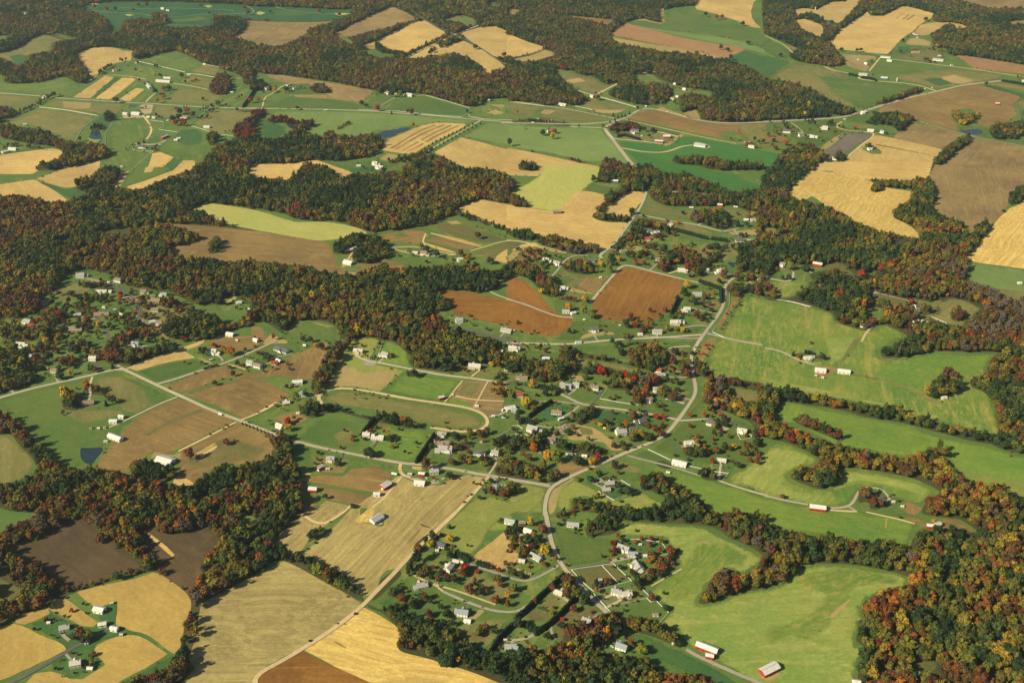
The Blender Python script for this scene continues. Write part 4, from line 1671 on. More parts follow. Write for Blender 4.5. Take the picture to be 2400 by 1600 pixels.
F brg -232 -428 0 -388 248 -360 408 -308 616 -260 624 -176 804 -128 944 -96 1076 -168 1280 -68 1240 -16 1144 20 1020 100 1020 160 1160 164 1380 128 1500 100 1800 120 2000 100 2148 108 2040 180 2008 260 2028 328 2060 520 2140 800 2180 868 2000 868 1800 800 1500 740 1200 648 1000 588 860 580 700 540 500 500 300 480 0 408 -252 368 -544 312 -584 200 -504 20 -452 -16 -392 -148 -292 -328
F pgreen2 500 -40 860 -40 660 200 540 240 560 120
F pgreen2 -50 330 100 350 700 480 1200 590 1300 640 1300 660 1000 590 700 540 350 470 -50 410
F olive 640 200 720 80 780 -20 880 -40 720 170 680 220 650 260
F olive 770 290 900 310 1200 390 1420 450 1480 520 1620 550 1700 520 1500 570 1400 500 1200 410 900 335 770 310
F brown 480 220 640 230 640 260 560 330 480 350 430 300
F olive 1720 420 1760 400 1900 420 1860 450 1760 440
F gr2 1500 90 1700 110 1900 130 2120 110 2060 180 2010 260 1800 330 1700 250 1500 330 1450 440 1200 380 1000 320 900 290 1100 200 1300 150
F green 240 100 340 90 540 140 520 190 400 200 280 140
F gr2 60 620 120 540 300 570 500 610 800 670 1000 720 1200 740 1400 810 1600 880 1900 930 2100 980 2352 1060 2600 1100 2600 1500 2352 1440 2200 1390 2000 1330 1800 1260 1640 1130 1650 1040 1560 980 1400 1050 1300 1070 1100 1050 900 1010 700 980 600 960 440 880 280 770 100 740
F gr2 200 580 500 620 900 720 1250 760 1500 860 1600 920 1400 980 1340 1040 1100 1020 900 960 700 900 600 800 400 740 300 680
F gr2 1660 1060 1700 1040 1900 1000 2352 1080 2600 1120 2600 1250 2352 1200 1900 1140
F mead 1640 1130 1700 1130 1900 1200 2352 1280 2600 1350 2600 1480 2352 1440 2100 1350 1800 1270
F brg -412 1290 -352 1200 -252 1180 0 960 60 910 180 930 340 1010 480 1080 470 1130 300 1160 200 1200 150 1240 200 1270 400 1340 560 1360 640 1200 700 1170 1000 1190 1300 1260 1500 1340 1560 1380 1500 1450 1400 1510 1250 1470 1100 1430 1000 1340 850 1370 760 1440 740 1500 540 1540 200 1480 -50 1440 -152 1360
F pgreen2 -252 1200 0 960 248 980 448 1080 208 1200 148 1300 248 1370 548 1400 548 1500 348 1500 0 1400 -152 1340 -302 1290
F pgreen2 660 1250 720 1200 900 1210 1200 1260 1400 1310 1500 1380 1440 1420 1200 1360 1000 1300 800 1290 700 1320 650 1300
F gr2 560 1360 640 1350 760 1300 900 1290 900 1330 820 1370 760 1440 740 1490 640 1520
F lawn 820 1568 820 1380 920 1340 1060 1370 1120 1440 1250 1470 1400 1520 1380 1600 900 1640
F brown 1220 1490 1280 1460 1440 1530 1380 1600 1260 1600
R 5 road -30 60 100 85 200 130 290 180 400 210 430 215
R 4 road -30 1420 200 1470 370 1500
R 4 road 540 1530 700 1530 780 1490 820 1400 860 1350 920 1340 1020 1350 1080 1390 1120 1450
R 4 dirt 530 1545 700 1560 820 1562
R 3 road 740 1520 800 1550
W dark 1030 130 1050 80 1150 60 1250 -20 2352 -40 2352 60 2200 80 2100 100 1900 100 1600 90 1500 90 1350 130 1200 150 1080 155
W mix 2400 -40 2400 900 2352 1040 2120 980 2050 940 1950 930 1800 900 1640 850 1500 820 1340 770 1200 740 1080 720 860 690 740 650 620 620 500 600 320 580 0 520 -100 500 -100 440 0 430 180 440 320 500 500 510 700 550 860 590 1000 600 1200 620 1240 640 1340 700 1460 680 1500 740 1640 780 1700 790 1800 790 1900 820 1980 870 2100 860 2120 820 2100 680 2060 540 1980 460 1860 420 1850 340 2000 330 2010 240 2100 130 2200 90 2300 -40
W mixy -100 640 -100 520 0 480 100 560 110 600 40 660 70 720 130 760 200 820 250 810 360 880 500 920 600 960 700 970 780 980 860 1000 1000 1040 1150 1070 1280 1070 1440 1030 1500 980 1620 980 1640 1060 1600 1130 1680 1160 1760 1220 1820 1290 1960 1330 2100 1320 2200 1350 2300 1430 2400 1440 2400 1700 1450 1600 1400 1568 1450 1480 1600 1390 1500 1330 1320 1250 1150 1220 1000 1190 800 1160 680 1160 600 1240 580 1320 520 1360 420 1350 200 1260 220 1210 300 1160 420 1170 480 1130 460 1060 340 1000 180 930 0 890 -100 860 -50 760
X 200 1000 201 1001
W rust 210 710 280 690 360 710 450 760 620 810 700 890 680 925 560 870 400 810 280 760
W mix 1440 470 1500 380 1600 310 1650 260 1740 270 1780 380 1740 470 1600 510 1480 520
W rust 820 1480 840 1400 880 1350 940 1360 950 1440 900 1480
W rust 930 1500 960 1440 1040 1430 1070 1500 1000 1550 940 1540
W dark 330 90 360 80 440 110 430 150 340 110
W dark 450 120 530 130 540 160 450 165
B thouse 330 150 430 140
B wbarn 430 255 535 265 26
B wbarn 635 265 760 280 14
B rbarn 375 1515 535 1535 14
B house 1010 1440 1100 1470
B shed 1225 1508 1245 1510
B shed 1140 1468 1165 1468
B shed 1590 515 1640 510
B shed 945 1415 965 1418
B shed 435 310 445 312
B shed 495 328 510 330
t con 235 105 40 40
t con 310 120 25 35
t con 345 90 30 35
t con 370 95 30 40
t con 400 105 30 40
t dark 505 140 60 60
t red 280 140 40 30
t yellow 1480 440 90 90
t orange 1945 390 50 110
t dark 735 130 20 18
t orange 2130 540 50 40
t red 40 450 70 90
t dark 165 480 100 110
t red 515 920 60 50
t orange 620 1020 80 60
t yellow 260 820 60 60
t rust 135 1420 60 40
t red 885 1350 60 60
t yellow 350 520 90 70
t red 1040 1530 1 1
T 0 3
W mixr -100 -20 2352 -20 2352 560 2200 640 2050 730 1900 800 1840 860 1820 1000 1830 1130 1760 1260 1740 1400 1760 1450 1700 1500 1660 1600 1500 1900 1000 1900 1130 1568 1500 1400 1600 1330 1640 1280 1700 1000 1760 900 1740 780 1700 740 1600 650 1470 560 1400 540 1200 590 1000 640 850 690 700 730 560 790 450 860 250 950 130 990 0 1060 -100 1100
F umber2 30 330 60 310 250 290 350 270 500 160 620 90 720 60 800 80 870 150 960 220 1050 280 1100 350 1250 460 1310 500 1200 540 1000 580 850 640 700 690 580 700 500 640 430 560 350 470 200 420 80 380
F dolive -50 560 50 600 200 700 230 740 100 820 0 890 -50 900
F umber2 1260 230 1350 140 1450 170 1550 205 1700 210 1850 160 1980 210 2000 300 1900 420 1880 560 1800 700 1740 750 1600 640 1480 560 1470 470 1380 380 1300 300
F gold2 1340 195 1370 190 1500 290 1610 390 1580 410 1440 280
F goldd 700 730 850 690 1100 640 1300 590 1400 550 1480 570 1620 670 1740 780 1760 880 1700 1000 1680 1180 1640 1320 1560 1290 1440 1190 1330 1110 1200 1080 1070 1030 1080 900 1080 810 960 860 860 870 780 820
F dgreen 850 870 960 860 1080 800 1090 900 1075 1030 1200 1080 1330 1110 1450 1190 1600 1310 1640 1340 1600 1400 1400 1500 1200 1568 1100 1600 1080 1568 1300 1460 1560 1320 1540 1290 1420 1200 1320 1140 1180 1120 1040 1150 900 1210 870 1270 900 1340 960 1390 840 1440 700 1520 620 1520 560 1460 480 1440 460 1400 520 1300 600 1250 560 1200 400 1130 240 1030 400 960 450 900 620 980 700 1030 860 1050 900 1000
F goldd 130 980 300 910 430 870 460 930 300 1010 220 1040 140 1020
F goldd 440 880 500 800 600 790 700 850 860 980 900 1010 860 1050 760 1050 680 1010 540 930
F goldd -50 1060 130 1020 240 1040 400 1140 560 1210 600 1260 480 1330 240 1440 100 1500 0 1540 -50 1568
F goldd 860 1270 900 1210 1040 1150 1180 1125 1320 1150 1420 1210 1550 1300 1300 1450 1080 1560 960 1700 500 1800 100 1700 230 1568 320 1480 460 1455 560 1480 640 1530 760 1530 960 1400 900 1320
F dgreen 700 1270 800 1230 860 1280 900 1340 960 1390 820 1450 700 1530 620 1530 560 1460 480 1440 600 1360 640 1280
F gravelroad 0 0 1 0 1 1
F tan2 1830 870 1900 800 2100 720 2300 610 2500 490 2640 440 2760 500 2900 600 3100 700 3290 820 3340 850 3200 960 3000 1090 2760 1240 2400 1450 2340 1520 2330 1600 2340 1900 1400 1900 1680 1560 1750 1480 1800 1420 1740 1380 1740 1280 1820 1140
R 5 asphalt -100 1660 100 1568 400 1410 600 1290 700 1230 760 1200 880 1130 1000 1070
R 4 gravelroad 560 1100 600 1150 640 1180
B bigbarn 865 880 960 900 17
B wbarn 910 1030 970 1020 13
B wbarn 1020 1060 1080 1070 13
B shed 1100 1120 1130 1120
B house 540 1060 640 1040
B shed 435 1010 460 1010
B thouse 640 1400 750 1380
B shed 800 1430 855 1430
B shed 780 1205 810 1200
B shed 1015 835 1035 830
t rust 910 230 100 100
t rust 740 1110 110 150
t lime 800 1120 110 110
t dark 680 1130 90 150
t dark 770 1160 90 90
t dark 765 840 40 30
T 1 3
W dark -50 -20 430 -20 410 40 300 120 200 220 140 270 200 350 250 350 380 380 420 420 520 420 600 480 720 540 820 600 900 660 960 760 1000 810 960 820 860 760 700 680 560 600 400 510 250 440 180 440 80 500 0 560 -50 590
F tan2 450 -30 900 -40 1300 -330 1340 -330 1500 -250 1700 -250 1820 -320 2130 -320 1840 0 1660 180 1440 380 1300 520 1200 530 1130 600 1110 700 1050 760 990 765 950 720 880 650 760 580 680 520 520 420 400 390 600 250 800 50 860 -30
F tan2 140 270 300 130 500 -20 620 -80 860 -60 800 0 620 140 520 180 470 290 390 380 230 340
F gold2 910 80 960 20 1000 -10 1060 -40 1090 0 1010 100 940 95
F green 960 -40 1030 -40 1000 0 950 30
F umber 1500 105 1600 130 1620 150 1520 140
F umber 1395 280 1440 210 1510 160 1500 200 1400 290
F green 900 70 1040 100 1180 60 1160 130 1080 120
F mead 1840 0 2000 -140 2200 -150 2352 -100 2700 -250 2640 -60 2500 20 2352 20 2200 100 2100 280 1980 410 1880 380 1850 340 1700 290 1640 200
F lawn 1450 440 1540 380 1700 290 1860 370 1900 430 2050 460 2200 520 2300 545 2352 560 2500 620 2600 640 2780 500 2900 600 2750 700 2600 900 2352 1040 2200 1200 2140 1270 2000 1220 1940 1200 1900 1150 1700 1050 1560 980 1400 940 1300 890 1240 860 1100 830 1060 820 1150 740 1350 570
F green 1120 850 1200 780 1330 640 1400 640 1700 720 1900 800 2200 900 2200 960 2000 980 1800 960 1600 960 1300 870
F dgreen 1060 830 1300 810 1700 900 1700 960 1500 960 1200 860
F olive 1600 1030 1800 1060 1960 1000 2200 980 2352 960 2200 1180 2150 1260 1960 1220 1860 1120
F dolive 1700 1060 1900 1080 2150 1100 2100 1220 1980 1220 1900 1160
F olive 1850 760 2352 820 2500 700 2352 640 2000 540 1900 600
F gold2 430 1265 560 1180 800 1020 990 870 1100 920 1200 980 1350 1080 1330 1150 1300 1240 1350 1290 1550 1330 1680 1370 1720 1420 1850 1420 2050 1490 2200 1540 2352 1570 2600 1700 2500 1900 1700 1800 1000 1568 700 1400
F umber 710 1185 740 1180 830 1235 830 1248 800 1240 715 1195
F rbrown -5 1540 40 1490 240 1370 430 1270 700 1410 1060 1568 1600 1800 1600 2100 0 2100 -20 1600
R 6 dirt 1840 0 1650 180 1450 360 1310 520 1120 710 990 850 860 960 700 1080 480 1220 250 1360 60 1460 0 1520 -10 1568 0 1700
R 4 dirt 420 20 600 130 800 10 870 -60
R 3 dirt 1560 645 1640 660 1720 730
R 4 gravelroad 1720 730 1900 810 2060 870 2200 910 2352 920 2430 900 2500 850
R 4 gravelroad 1970 480 2150 540 2352 610 2450 635 2550 620 2700 540 2780 490
R 3 dirt 1420 560 1560 640 1700 680 1900 740 2200 850
F straw 1940 970 2060 890 2110 900 2000 1000 1970 1010
N 2352 170 2353 171
W dark 2352 1560 2500 1600 2700 1650 2352 1620 2100 1510 1850 1420 1720 1410 1680 1370 1550 1330 1350 1290 1300 1250 1310 1200 1340 1100 1240 1000 1180 930 1020 870 1030 845 1150 900 1260 850 1340 900 1420 940 1560 1000 1700 1050 1800 1080 1900 1150 1960 1220 2060 1260 2150 1300 2300 1300 2352 1280 2400 1280
W dark 1120 700 1140 620 1240 550 1320 530 1340 570 1250 660 1140 770 1060 825 1100 740
W dark 470 290 510 170 600 150 620 170 540 240
W dark 1440 380 1450 300 1530 230 1600 190 1650 180 1690 240 1640 260 1560 310 1530 380 1500 440 1440 500 1380 560 1380 500
W dark 2200 90 2250 60 2352 60 2352 110 2280 110
C 2145 1290 2230 1150 2330 1050 2400 1010
C 1830 370 1900 400 1960 440
C 2030 455 2150 500
B greybarn 1060 85 1160 25 16
B house 1640 280 1740 300
B shed 1650 340 1680 345
B house 1750 540 1800 480
B shed 1810 440 1870 455
B shed 1880 450 1905 465
B house 1440 680 1580 650
B redhouse2 1825 910 1955 930
B shed 1910 990 1975 1000
B ghouse 2280 1225 2400 1225
B shed 2285 1168 2297 1168
B greybarn 2285 70 2380 90 12
B car 1140 110 1150 108
B car 1060 50 1070 50
B car 1650 655 1660 655
B car 1325 655 1350 655
t yellow 1780 230 80 100
t lime 565 520 150 140
t orange 30 410 100 130
t rust 110 300 120 100
t dark 1620 210 80 80
t dark 1560 260 70 70
t yellow 1600 290 90 60
t rust 1490 320 80 90
t dark 1745 330 50 40
t dark 1780 385 90 60
t red 1920 500 100 90
t rust 1870 540 60 60
t red 1630 500 50 40
t red 2030 540 50 40
t dark 1610 590 60 60
t dark 1740 610 60 60
t dark 1820 610 80 80
t red 1825 600 40 40
t dark 1860 650 40 50
t dark 1670 625 40 25
t dark 1740 465 60 60
t dark 1700 460 40 40
t dark 1410 510 90 80
t dark 1400 560 60 50
t lime 1755 1310 100 100
t yellow 1860 1345 70 70
t yellow 1945 1390 50 50
t yellow 2310 760 80 70
t rust 2310 840 70 70
t lime 2330 700 50 60
t dark 2330 560 50 60
t red 2230 525 60 30
t red 2160 500 40 40
t rust 1965 710 120 60
t rust 2200 800 100 50
t yellow 795 670 40 40
t dark 840 670 80 90
t dark 1940 150 1 1
t dark 1800 20 1 1
T 2 3
W dark 0 0 1 0 1 1
F lawn 0 500 100 560 250 480 420 490 470 540 560 600 700 740 850 900 900 950 760 1000 700 1050 500 1060 440 1140 300 1250 100 1300 -50 1260 -100 1200 -60 1000 0 900 60 780
F lawn 0 -20 350 -20 380 240 420 400 440 480 280 560 150 640 -50 560 -50 0
F gold -377 425 -32 150 238 275 -62 545
F gold 0 520 40 510 130 540 130 560 60 575 0 540
F green 340 90 600 160 700 220 940 240 1000 330 940 420 860 460 540 510 480 480 420 340
F dgreen 940 240 1160 230 1360 270 1420 330 1340 380 1180 380 1000 280
F lawn 940 420 1220 420 1340 400 1500 380 1560 500 1380 600 1270 680 1200 660 1100 600 1020 500
F dolive 1280 460 1480 400 1560 490 1400 580
F dolive 560 520 820 485 930 470 1100 620 960 660 720 700 640 620
F olive 760 740 900 720 1100 680 1240 760 1220 790 1040 840 870 870
F green 880 880 1060 850 1240 800 1360 860 1440 900 1340 1030 1100 1000 940 940
F olive 280 820 400 700 500 720 420 870 330 900 260 860
F dolive 100 960 200 880 350 940 360 980 240 1030 160 1000
F dolive 380 1000 520 860 700 840 820 900 720 1000 560 1050 460 1180 400 1160 360 1080
F pgreen2 960 180 980 100 1150 85 1300 100 1500 110 1700 120 1850 170 2000 260 2150 330 2280 400 2320 450 2200 540 2100 600 2000 520 1900 570 1800 680 1720 820 1700 850 1780 840 1900 800 2100 730 2352 700 2432 670 2552 580 2622 510 2732 480 2912 475 3112 485 3302 520 3502 550 3612 590 3662 640 3642 700 3532 720 3412 740 3312 780 3232 850 3212 920 3252 980 3212 1040 3152 1120 3152 1200 3222 1250 3252 1290 3212 1340 3182 1420 3152 1500 3172 1600 3202 1700 2352 1750 2200 1600 1900 1380 1620 1250 1560 1180 1500 1080 1340 1030 1450 900 1340 820 1250 740 1280 680 1540 500 1500 400 1400 240 1200 220 1000 240
F brg 1520 480 1700 250 2000 280 2200 420 2150 520 2000 500 1850 580 1740 740 1600 830 1450 820 1340 720 1280 690
F straw 1700 240 1780 270 1780 300 1720 290
F straw 1530 1140 1640 1100 1600 1130
F straw 1850 240 1860 240 1860 250
F dgreen 1060 1100 1260 1130 1440 1230 1560 1260 1640 1320 1900 1440 2100 1568 2300 1700 1700 1700 1680 1500 1440 1400 1340 1360 1200 1330 1240 1280 1100 1180
R 6 road 305 -10 320 60 340 180 370 300 420 420 480 520 600 640 720 780 800 860 880 930
R 5 gravelroad 1600 1260 1700 1320 1900 1410 2100 1500 2280 1568 2400 1620
R 3 gravelroad 350 1040 400 980 480 900 560 840
R 4 gravelroad -50 1180 100 1170 200 1130 300 1060 360 1010
R 3 gravelroad 360 1030 360 1100 400 1170
R 3 gravelroad 0 610 150 635 260 590 430 490
R 3 asphalt 550 520 800 480 1000 430
R 6 gravelroad 900 455 1020 430 1120 405 1200 390
R 3 asphalt 350 90 430 105 500 100
R 3 gravelroad 170 225 340 245
R 3 dirt 1060 465 1090 500 1110 510
R 2 dirt 1280 680 1400 610 1560 520
R 3 road 600 -280 601 -280
F straw 2230 1500 2290 1480 2400 1540 2352 1568
P gravelroad 1020 720 1090 700 1110 750 1060 770 1030 750
P gravelroad 330 120 331 120
N 545 525 930 470 1100 630 985 658 750 725 650 640 545 525
N 825 485 985 658
N 750 745 870 872 1235 790
N 750 745 860 870 940 945
N 1170 680 1260 765 1240 790 1280 825 1325 810 1375 860
N 1375 860 1440 920 1340 1030
N 945 262 1150 245 1350 270
N 1380 285 1410 325
N 1190 415 1470 380
W dark 1440 -120 1700 -60 1900 20 2100 20 2352 20 2352 600 2300 560 2340 430 2240 350 2150 300 2000 240 1880 150 1740 120 1500 105 1300 95 1100 80 940 70 860 20 700 0 640 -20 560 -70 540 -100 600 -120 760 -80 900 -60 1100 -20 1200 -10 1300 0
W dark 680 230 680 130 760 50 860 30 950 80 960 180 920 200 800 220
W dark 400 50 400 0 480 -10 540 30 500 70
W mix 1700 830 1800 690 1860 610 1920 530 2040 530 2100 590 2200 560 2300 460 2352 430 2352 700 2100 730 1900 800 1760 850
W dark 880 930 980 930 1040 1060 960 1130 880 1180 860 1040 760 1060 740 1020 800 970
W dark 1040 1050 1060 970 1150 980 1250 990 1350 1030 1440 1070 1520 1150 1560 1230 1460 1210 1300 1140 1160 1110
W rust 460 1170 520 1060 640 1060 740 1010 860 1050 880 1180 800 1240 600 1230 480 1200
W mixy -50 1300 100 1260 200 1280 300 1260 480 1170 600 1210 720 1240 800 1300 900 1300 1000 1330 1140 1360 1240 1330 1240 1420 1360 1470 1440 1500 1640 1500 1720 1500 1900 1568 2000 1900 -50 1900
W dark 620 860 630 740 700 720 740 800 700 850
W dark 1380 860 1400 840 1450 870 1440 910
W dark 440 640 470 560 520 530 540 600 560 700 640 720 700 850 560 830 580 760 480 720
W dark 730 700 740 640 900 620 940 650 900 680 760 715
W dark 1250 700 1340 790 1330 830 1260 770
W dark 220 880 250 860 300 870 370 920 340 920
C 30 970 120 900 250 770 400 640 480 570
C 210 1110 330 1030 450 920 560 800 620 750
C 100 1010 160 1050 230 1080
B greybarn -65 75 25 90 12
B brbarn 60 95 125 95 8
B wbarn 110 155 185 180 12
B ghouse 170 375 270 430
B shed 60 440 120 450
B house 500 100 620 110
B ghouse 970 310 1080 350
B ghouse 1060 370 1160 380
B shed 1205 395 1240 395
B ghouse 1130 460 1200 560
B thouse 390 715 470 745
B shed 760 625 830 625
B ghouse 910 720 1010 740
B thouse 970 770 1100 745
B ghouse 650 985 725 1015
B shed 1295 935 1345 935
B ghouse 955 1215 1060 1255
B shed 820 1225 860 1225
B ghouse -10 1230 40 1240
B rbarn 1690 1205 1895 1285 14
B rbarn 1790 1315 1840 1325 8
B rbarn 2290 1480 2440 1405 16
B shed 1475 1200 1495 1200
B redcar 60 155 85 160
B car 40 180 70 190
B car 60 180 90 190
B redcar 90 425 120 430
B redcar 35 465 45 470
B car 910 1225 930 1240
B shed 1165 292 1190 292
B shed 155 560 170 562
t yellow 170 90 80 100
t rust 280 150 110 100
t dark 430 105 50 30
t dark 585 160 50 30
t yellow 300 350 110 120
t yellow 280 310 60 60
t red 125 375 50 60
t red 155 495 40 40
t dark 160 400 50 80
t dark 90 585 70 50
t dark 20 570 60 60
t red 970 215 50 60
t dark 1015 250 60 60
t red 1190 240 50 60
t rubyc 1285 240 60 80
t rust 1270 295 60 50
t rust 1375 260 60 60
t red 1265 370 55 60
t red 1355 350 55 70
t rubyc 1450 345 80 60
t orange 1295 410 55 55
t orange 1435 435 60 60
t rubyc 935 280 70 90
t rubyc 950 345 70 80
t dark 1360 560 100 80
t dark 1120 560 60 60
t dark 1150 640 100 110
t rust 1170 695 50 40
t dark 1170 765 30 30
t dark 1155 400 50 40
t rust 500 600 90 130
t rust 370 680 80 90
t rust 210 820 60 60
t dark 670 790 130 130
t dark 600 690 60 80
t rust 500 740 100 130
t red 385 870 40 40
t red 740 910 35 35
t rust 565 880 80 80
t red 465 975 50 40
t dark 455 1035 90 80
t dark 320 1130 80 80
t red 760 985 60 50
t red 820 960 80 60
t yellow 870 1110 120 160
t dark 960 1020 120 160
t rust 690 1110 120 130
t rust 540 1110 120 130
t red 730 1190 90 80
t yellow 540 1210 80 100
t lime 1190 1250 130 110
t rust 1095 1195 80 80
t rubyc 1230 1400 100 100
t dark 1310 1430 90 80
t orange 1070 1505 90 100
t orange 1140 1390 60 60
t yellow 480 1530 90 90
t rust 500 1420 90 110
t yellow 240 1370 90 80
t lime 1370 1520 100 80
t lime 1670 1510 90 100
t orange 1560 1540 110 60
t rust 140 1510 140 120
t orange 40 1390 100 110
t red 330 1250 1 1
t rust 1290 780 80 50
t dark 1415 870 80 60
t red 985 1530 1 1
t rust 500 485 40 30
t red 1880 630 80 90
t rust 740 1300 1 1
t lime 20 690 90 90
t dark 55 1010 110 110
t dark 1520 1190 90 110
t dark 1085 1010 90 100
t red 895 435 30 20
T 3 3
F straw 1060 150 1080 60 1100 55 1085 150
F brown 1220 50 1280 30 1400 60 1480 110 1580 110 1600 60 1680 50 1800 110 1950 200 2010 250 1900 220 1780 160 1560 160 1420 150 1300 80
F lawn 1240 1460 1260 1420 1400 1370 1560 1350 1600 1400 1560 1480 1420 1530 1290 1510
R 3 dirt 900 0 1080 40 1220 70 1350 110
F brg 280 560 600 490 900 520 1200 580 1270 650 1180 690 1000 660 760 740 840 800 700 900 560 1100 500 1160 350 1200 200 1150 60 1250 -50 1200 -50 1060 200 1000 440 860 520 760 300 700 200 640
F straw 570 970 600 920 740 800 760 810 640 930 590 970
F straw 0 1568 -100 1500 60 1440 120 1480 60 1560
F dolive 1250 1450 1350 1370 1560 1350 1580 1420 1500 1500 1300 1510
W mixo 1310 330 1320 250 1400 190 1460 180 1560 160 1700 150 1800 160 1950 220 2010 250 2352 200 2500 200 2500 1900 900 1900 820 1568 830 1450 860 1340 900 1270 880 1230 800 1180 820 1110 880 1050 900 980 860 900 900 850 960 790 1060 740 1180 700 1300 700 1320 650 1290 600
X 1250 1450 1251 1450
W mix 1600 -20 2500 -20 2500 320 2352 320 2010 250 1900 150 1780 70 1650 30
F dolive 1250 1450 1350 1370 1560 1355 1580 1420 1500 1500 1300 1510
W dark 0 120 60 120 120 170 260 190 300 220 440 240 560 250 640 280 760 280 860 270 980 290 1100 270 1200 300 1310 330 1330 640 1280 590 1150 545 950 510 760 480 560 470 380 470 270 500 200 580 80 660 0 690 -50 690 -50 120
B rbarn 1460 125 1515 130 10
B rbarn 1535 130 1580 105 14
B wbarn 790 1555 830 1560 10
t yellow 1525 85 60 60
t orange 250 345 110 80
t red 20 500 60 90
t yellow 150 500 80 80
t red 1180 740 70 80
t orange 1060 1535 140 130
t yellow 890 1310 90 100
t red 1010 1210 70 80
t yellow 2170 260 100 70
t lime 1980 740 130 120
t yellow 1370 470 60 50
t orange 1100 1060 150 90
t orange 1290 1080 120 90
t orange 1820 420 40 40
T 0 1
S 110 480 1110 1800 1230 1830 1568 300 1568 100 1400
T 0 2
S 60 0 0 1860 0 1160 230 1000 240 400 370 0 480
T 2 2
S 70 0 60 1680 0 1690 480 1360 880 1000 1000 400 1250 0 1250
S 16 1750 560 2300 700 2352 1100 1700 1150
T 1 2
S 18 1950 840 2352 850 2352 1200 1800 1150
S 14 2100 0 2352 200 2352 800 2200 500
T 2 1
S 50 1000 520 1900 700 1900 1000 1000 850
S 24 0 700 600 760 500 1200 300 1100
S 20 1500 1100 1900 1200 1700 1550 1000 1560 1000 1420
S 16 2050 950 2352 960 2352 1140 2120 1120
T 1 3
S 26 1400 560 1900 400 2300 560 2200 1200 1900 1150 1200 850
T 2 3
S 20 0 100 300 100 430 560 0 640
S 14 1250 400 1500 390 1300 700 1180 600
T 0 0
S 30 1100 560 2352 760 2200 1300 1200 1400
S 18 20 1150 600 1300 300 1420 20 1420
T 2 0
S 34 300 -20 950 0 940 140 450 130
S 14 950 690 1700 800 1800 920 1500 980 1200 900
T 3 0
S 22 0 1120 700 1120 600 1300 0 1340
S 10 1150 420 1600 450 1600 600 1100 560
T 1 0
S 22 1400 0 2100 0 2100 200 1700 180
T 3 1
S 30 420 980 950 960 950 1500 620 1380 430 1200
"""

# ---------------------------------------------------------------- survey data
ITEMS = []
_tc = _tr = None
for line in SURVEY.strip().splitlines():
    f = line.split()
    if not f: continue
    c = f[0]
    if c == 'T':
        _tc, _tr = int(f[1]), int(f[2]); continue
    ox, oy = _tc * 588.0, _tr * 392.0
    def pts(a):
        v = [float(q) for q in a]
        return [(ox + v[i] / 4, oy + v[i + 1] / 4) for i in range(0, len(v) - 1, 2)]
    if c in 'FWPH': ITEMS.append((c, f[1], pts(f[2:]), None))
    elif c == 'C': ITEMS.append((c, '', pts(f[1:]), None))
    elif c == 'S': ITEMS.append((c, '', pts(f[2:]), int(f[1])))
    elif c == 'X': continue
    elif c == 'R': ITEMS.append((c, f[2], pts(f[3:]), float(f[1])))
    elif c == 'N': ITEMS.append((c, '', pts(f[1:]), None))
    elif c == 'A': ITEMS.append((c, f[1], pts(f[2:-1]), int(f[-1])))
    elif c == 'B': ITEMS.append((c, f[1], pts(f[2:6]), float(f[6]) if len(f) > 6 else None))
    elif c == 't':
        ww, hh = float(f[4]), float(f[5])
        if ww > 5: ITEMS.append((c, f[1], pts(f[2:4]), (ww / 4, hh / 4)))

def bbox(p): 
    xs = [a[0] for a in p]; ys = [a[1] for a in p]
    return min(xs), min(ys), max(xs), max(ys)
ITEMS = [i for i in ITEMS if not (i[0] in 'FWP' and (bbox(i[2])[2] - bbox(i[2])[0]) < 1.5)]
ITEMS = [i for i in ITEMS if not (i[0] in 'RN' and (bbox(i[2])[2] - bbox(i[2])[0]) + (bbox(i[2])[3] - bbox(i[2])[1]) < 2)]

def chaikin(p, closed=True, k=2, f=0.2):
    for _ in range(k):
        q = []
        n = len(p)
        rngi = range(n) if closed else range(n - 1)
        if not closed: q.append(p[0])
        for i in rngi:
            a, b = p[i], p[(i + 1) % n]
            q.append((a[0] * (1 - f) + b[0] * f, a[1] * (1 - f) + b[1] * f))
            q.append((a[0] * f + b[0] * (1 - f), a[1] * f + b[1] * (1 - f)))
        if not closed: q.append(p[-1])
        p = q
    return p

def soften(p):
    """round the gentle bends of a field outline, keep its real corners"""
    n = len(p); q = []
    for i in range(n):
        a, b, c = p[i - 1], p[i], p[(i + 1) % n]
        e1 = (b[0] - a[0], (b[1] - a[1]) * 2); e2 = (c[0] - b[0], (c[1] - b[1]) * 2)
        l1, l2 = math.hypot(*e1), math.hypot(*e2)
        if l1 < 1e-6 or l2 < 1e-6: q.append(b); continue
        turn = math.acos(max(-1, min(1, (e1[0] * e2[0] + e1[1] * e2[1]) / l1 / l2)))
        f = .27 if turn < .75 else .06
        f1 = min(f, (40 if turn < .75 else 3) / l1); f2 = min(f, (40 if turn < .75 else 3) / l2)
        q.append((b[0] + (a[0] - b[0]) * f1, b[1] + (a[1] - b[1]) * f1)); q.append((b[0] + (c[0] - b[0]) * f2, b[1] + (c[1] - b[1]) * f2))
    return chaikin(q, True, 1, .22)

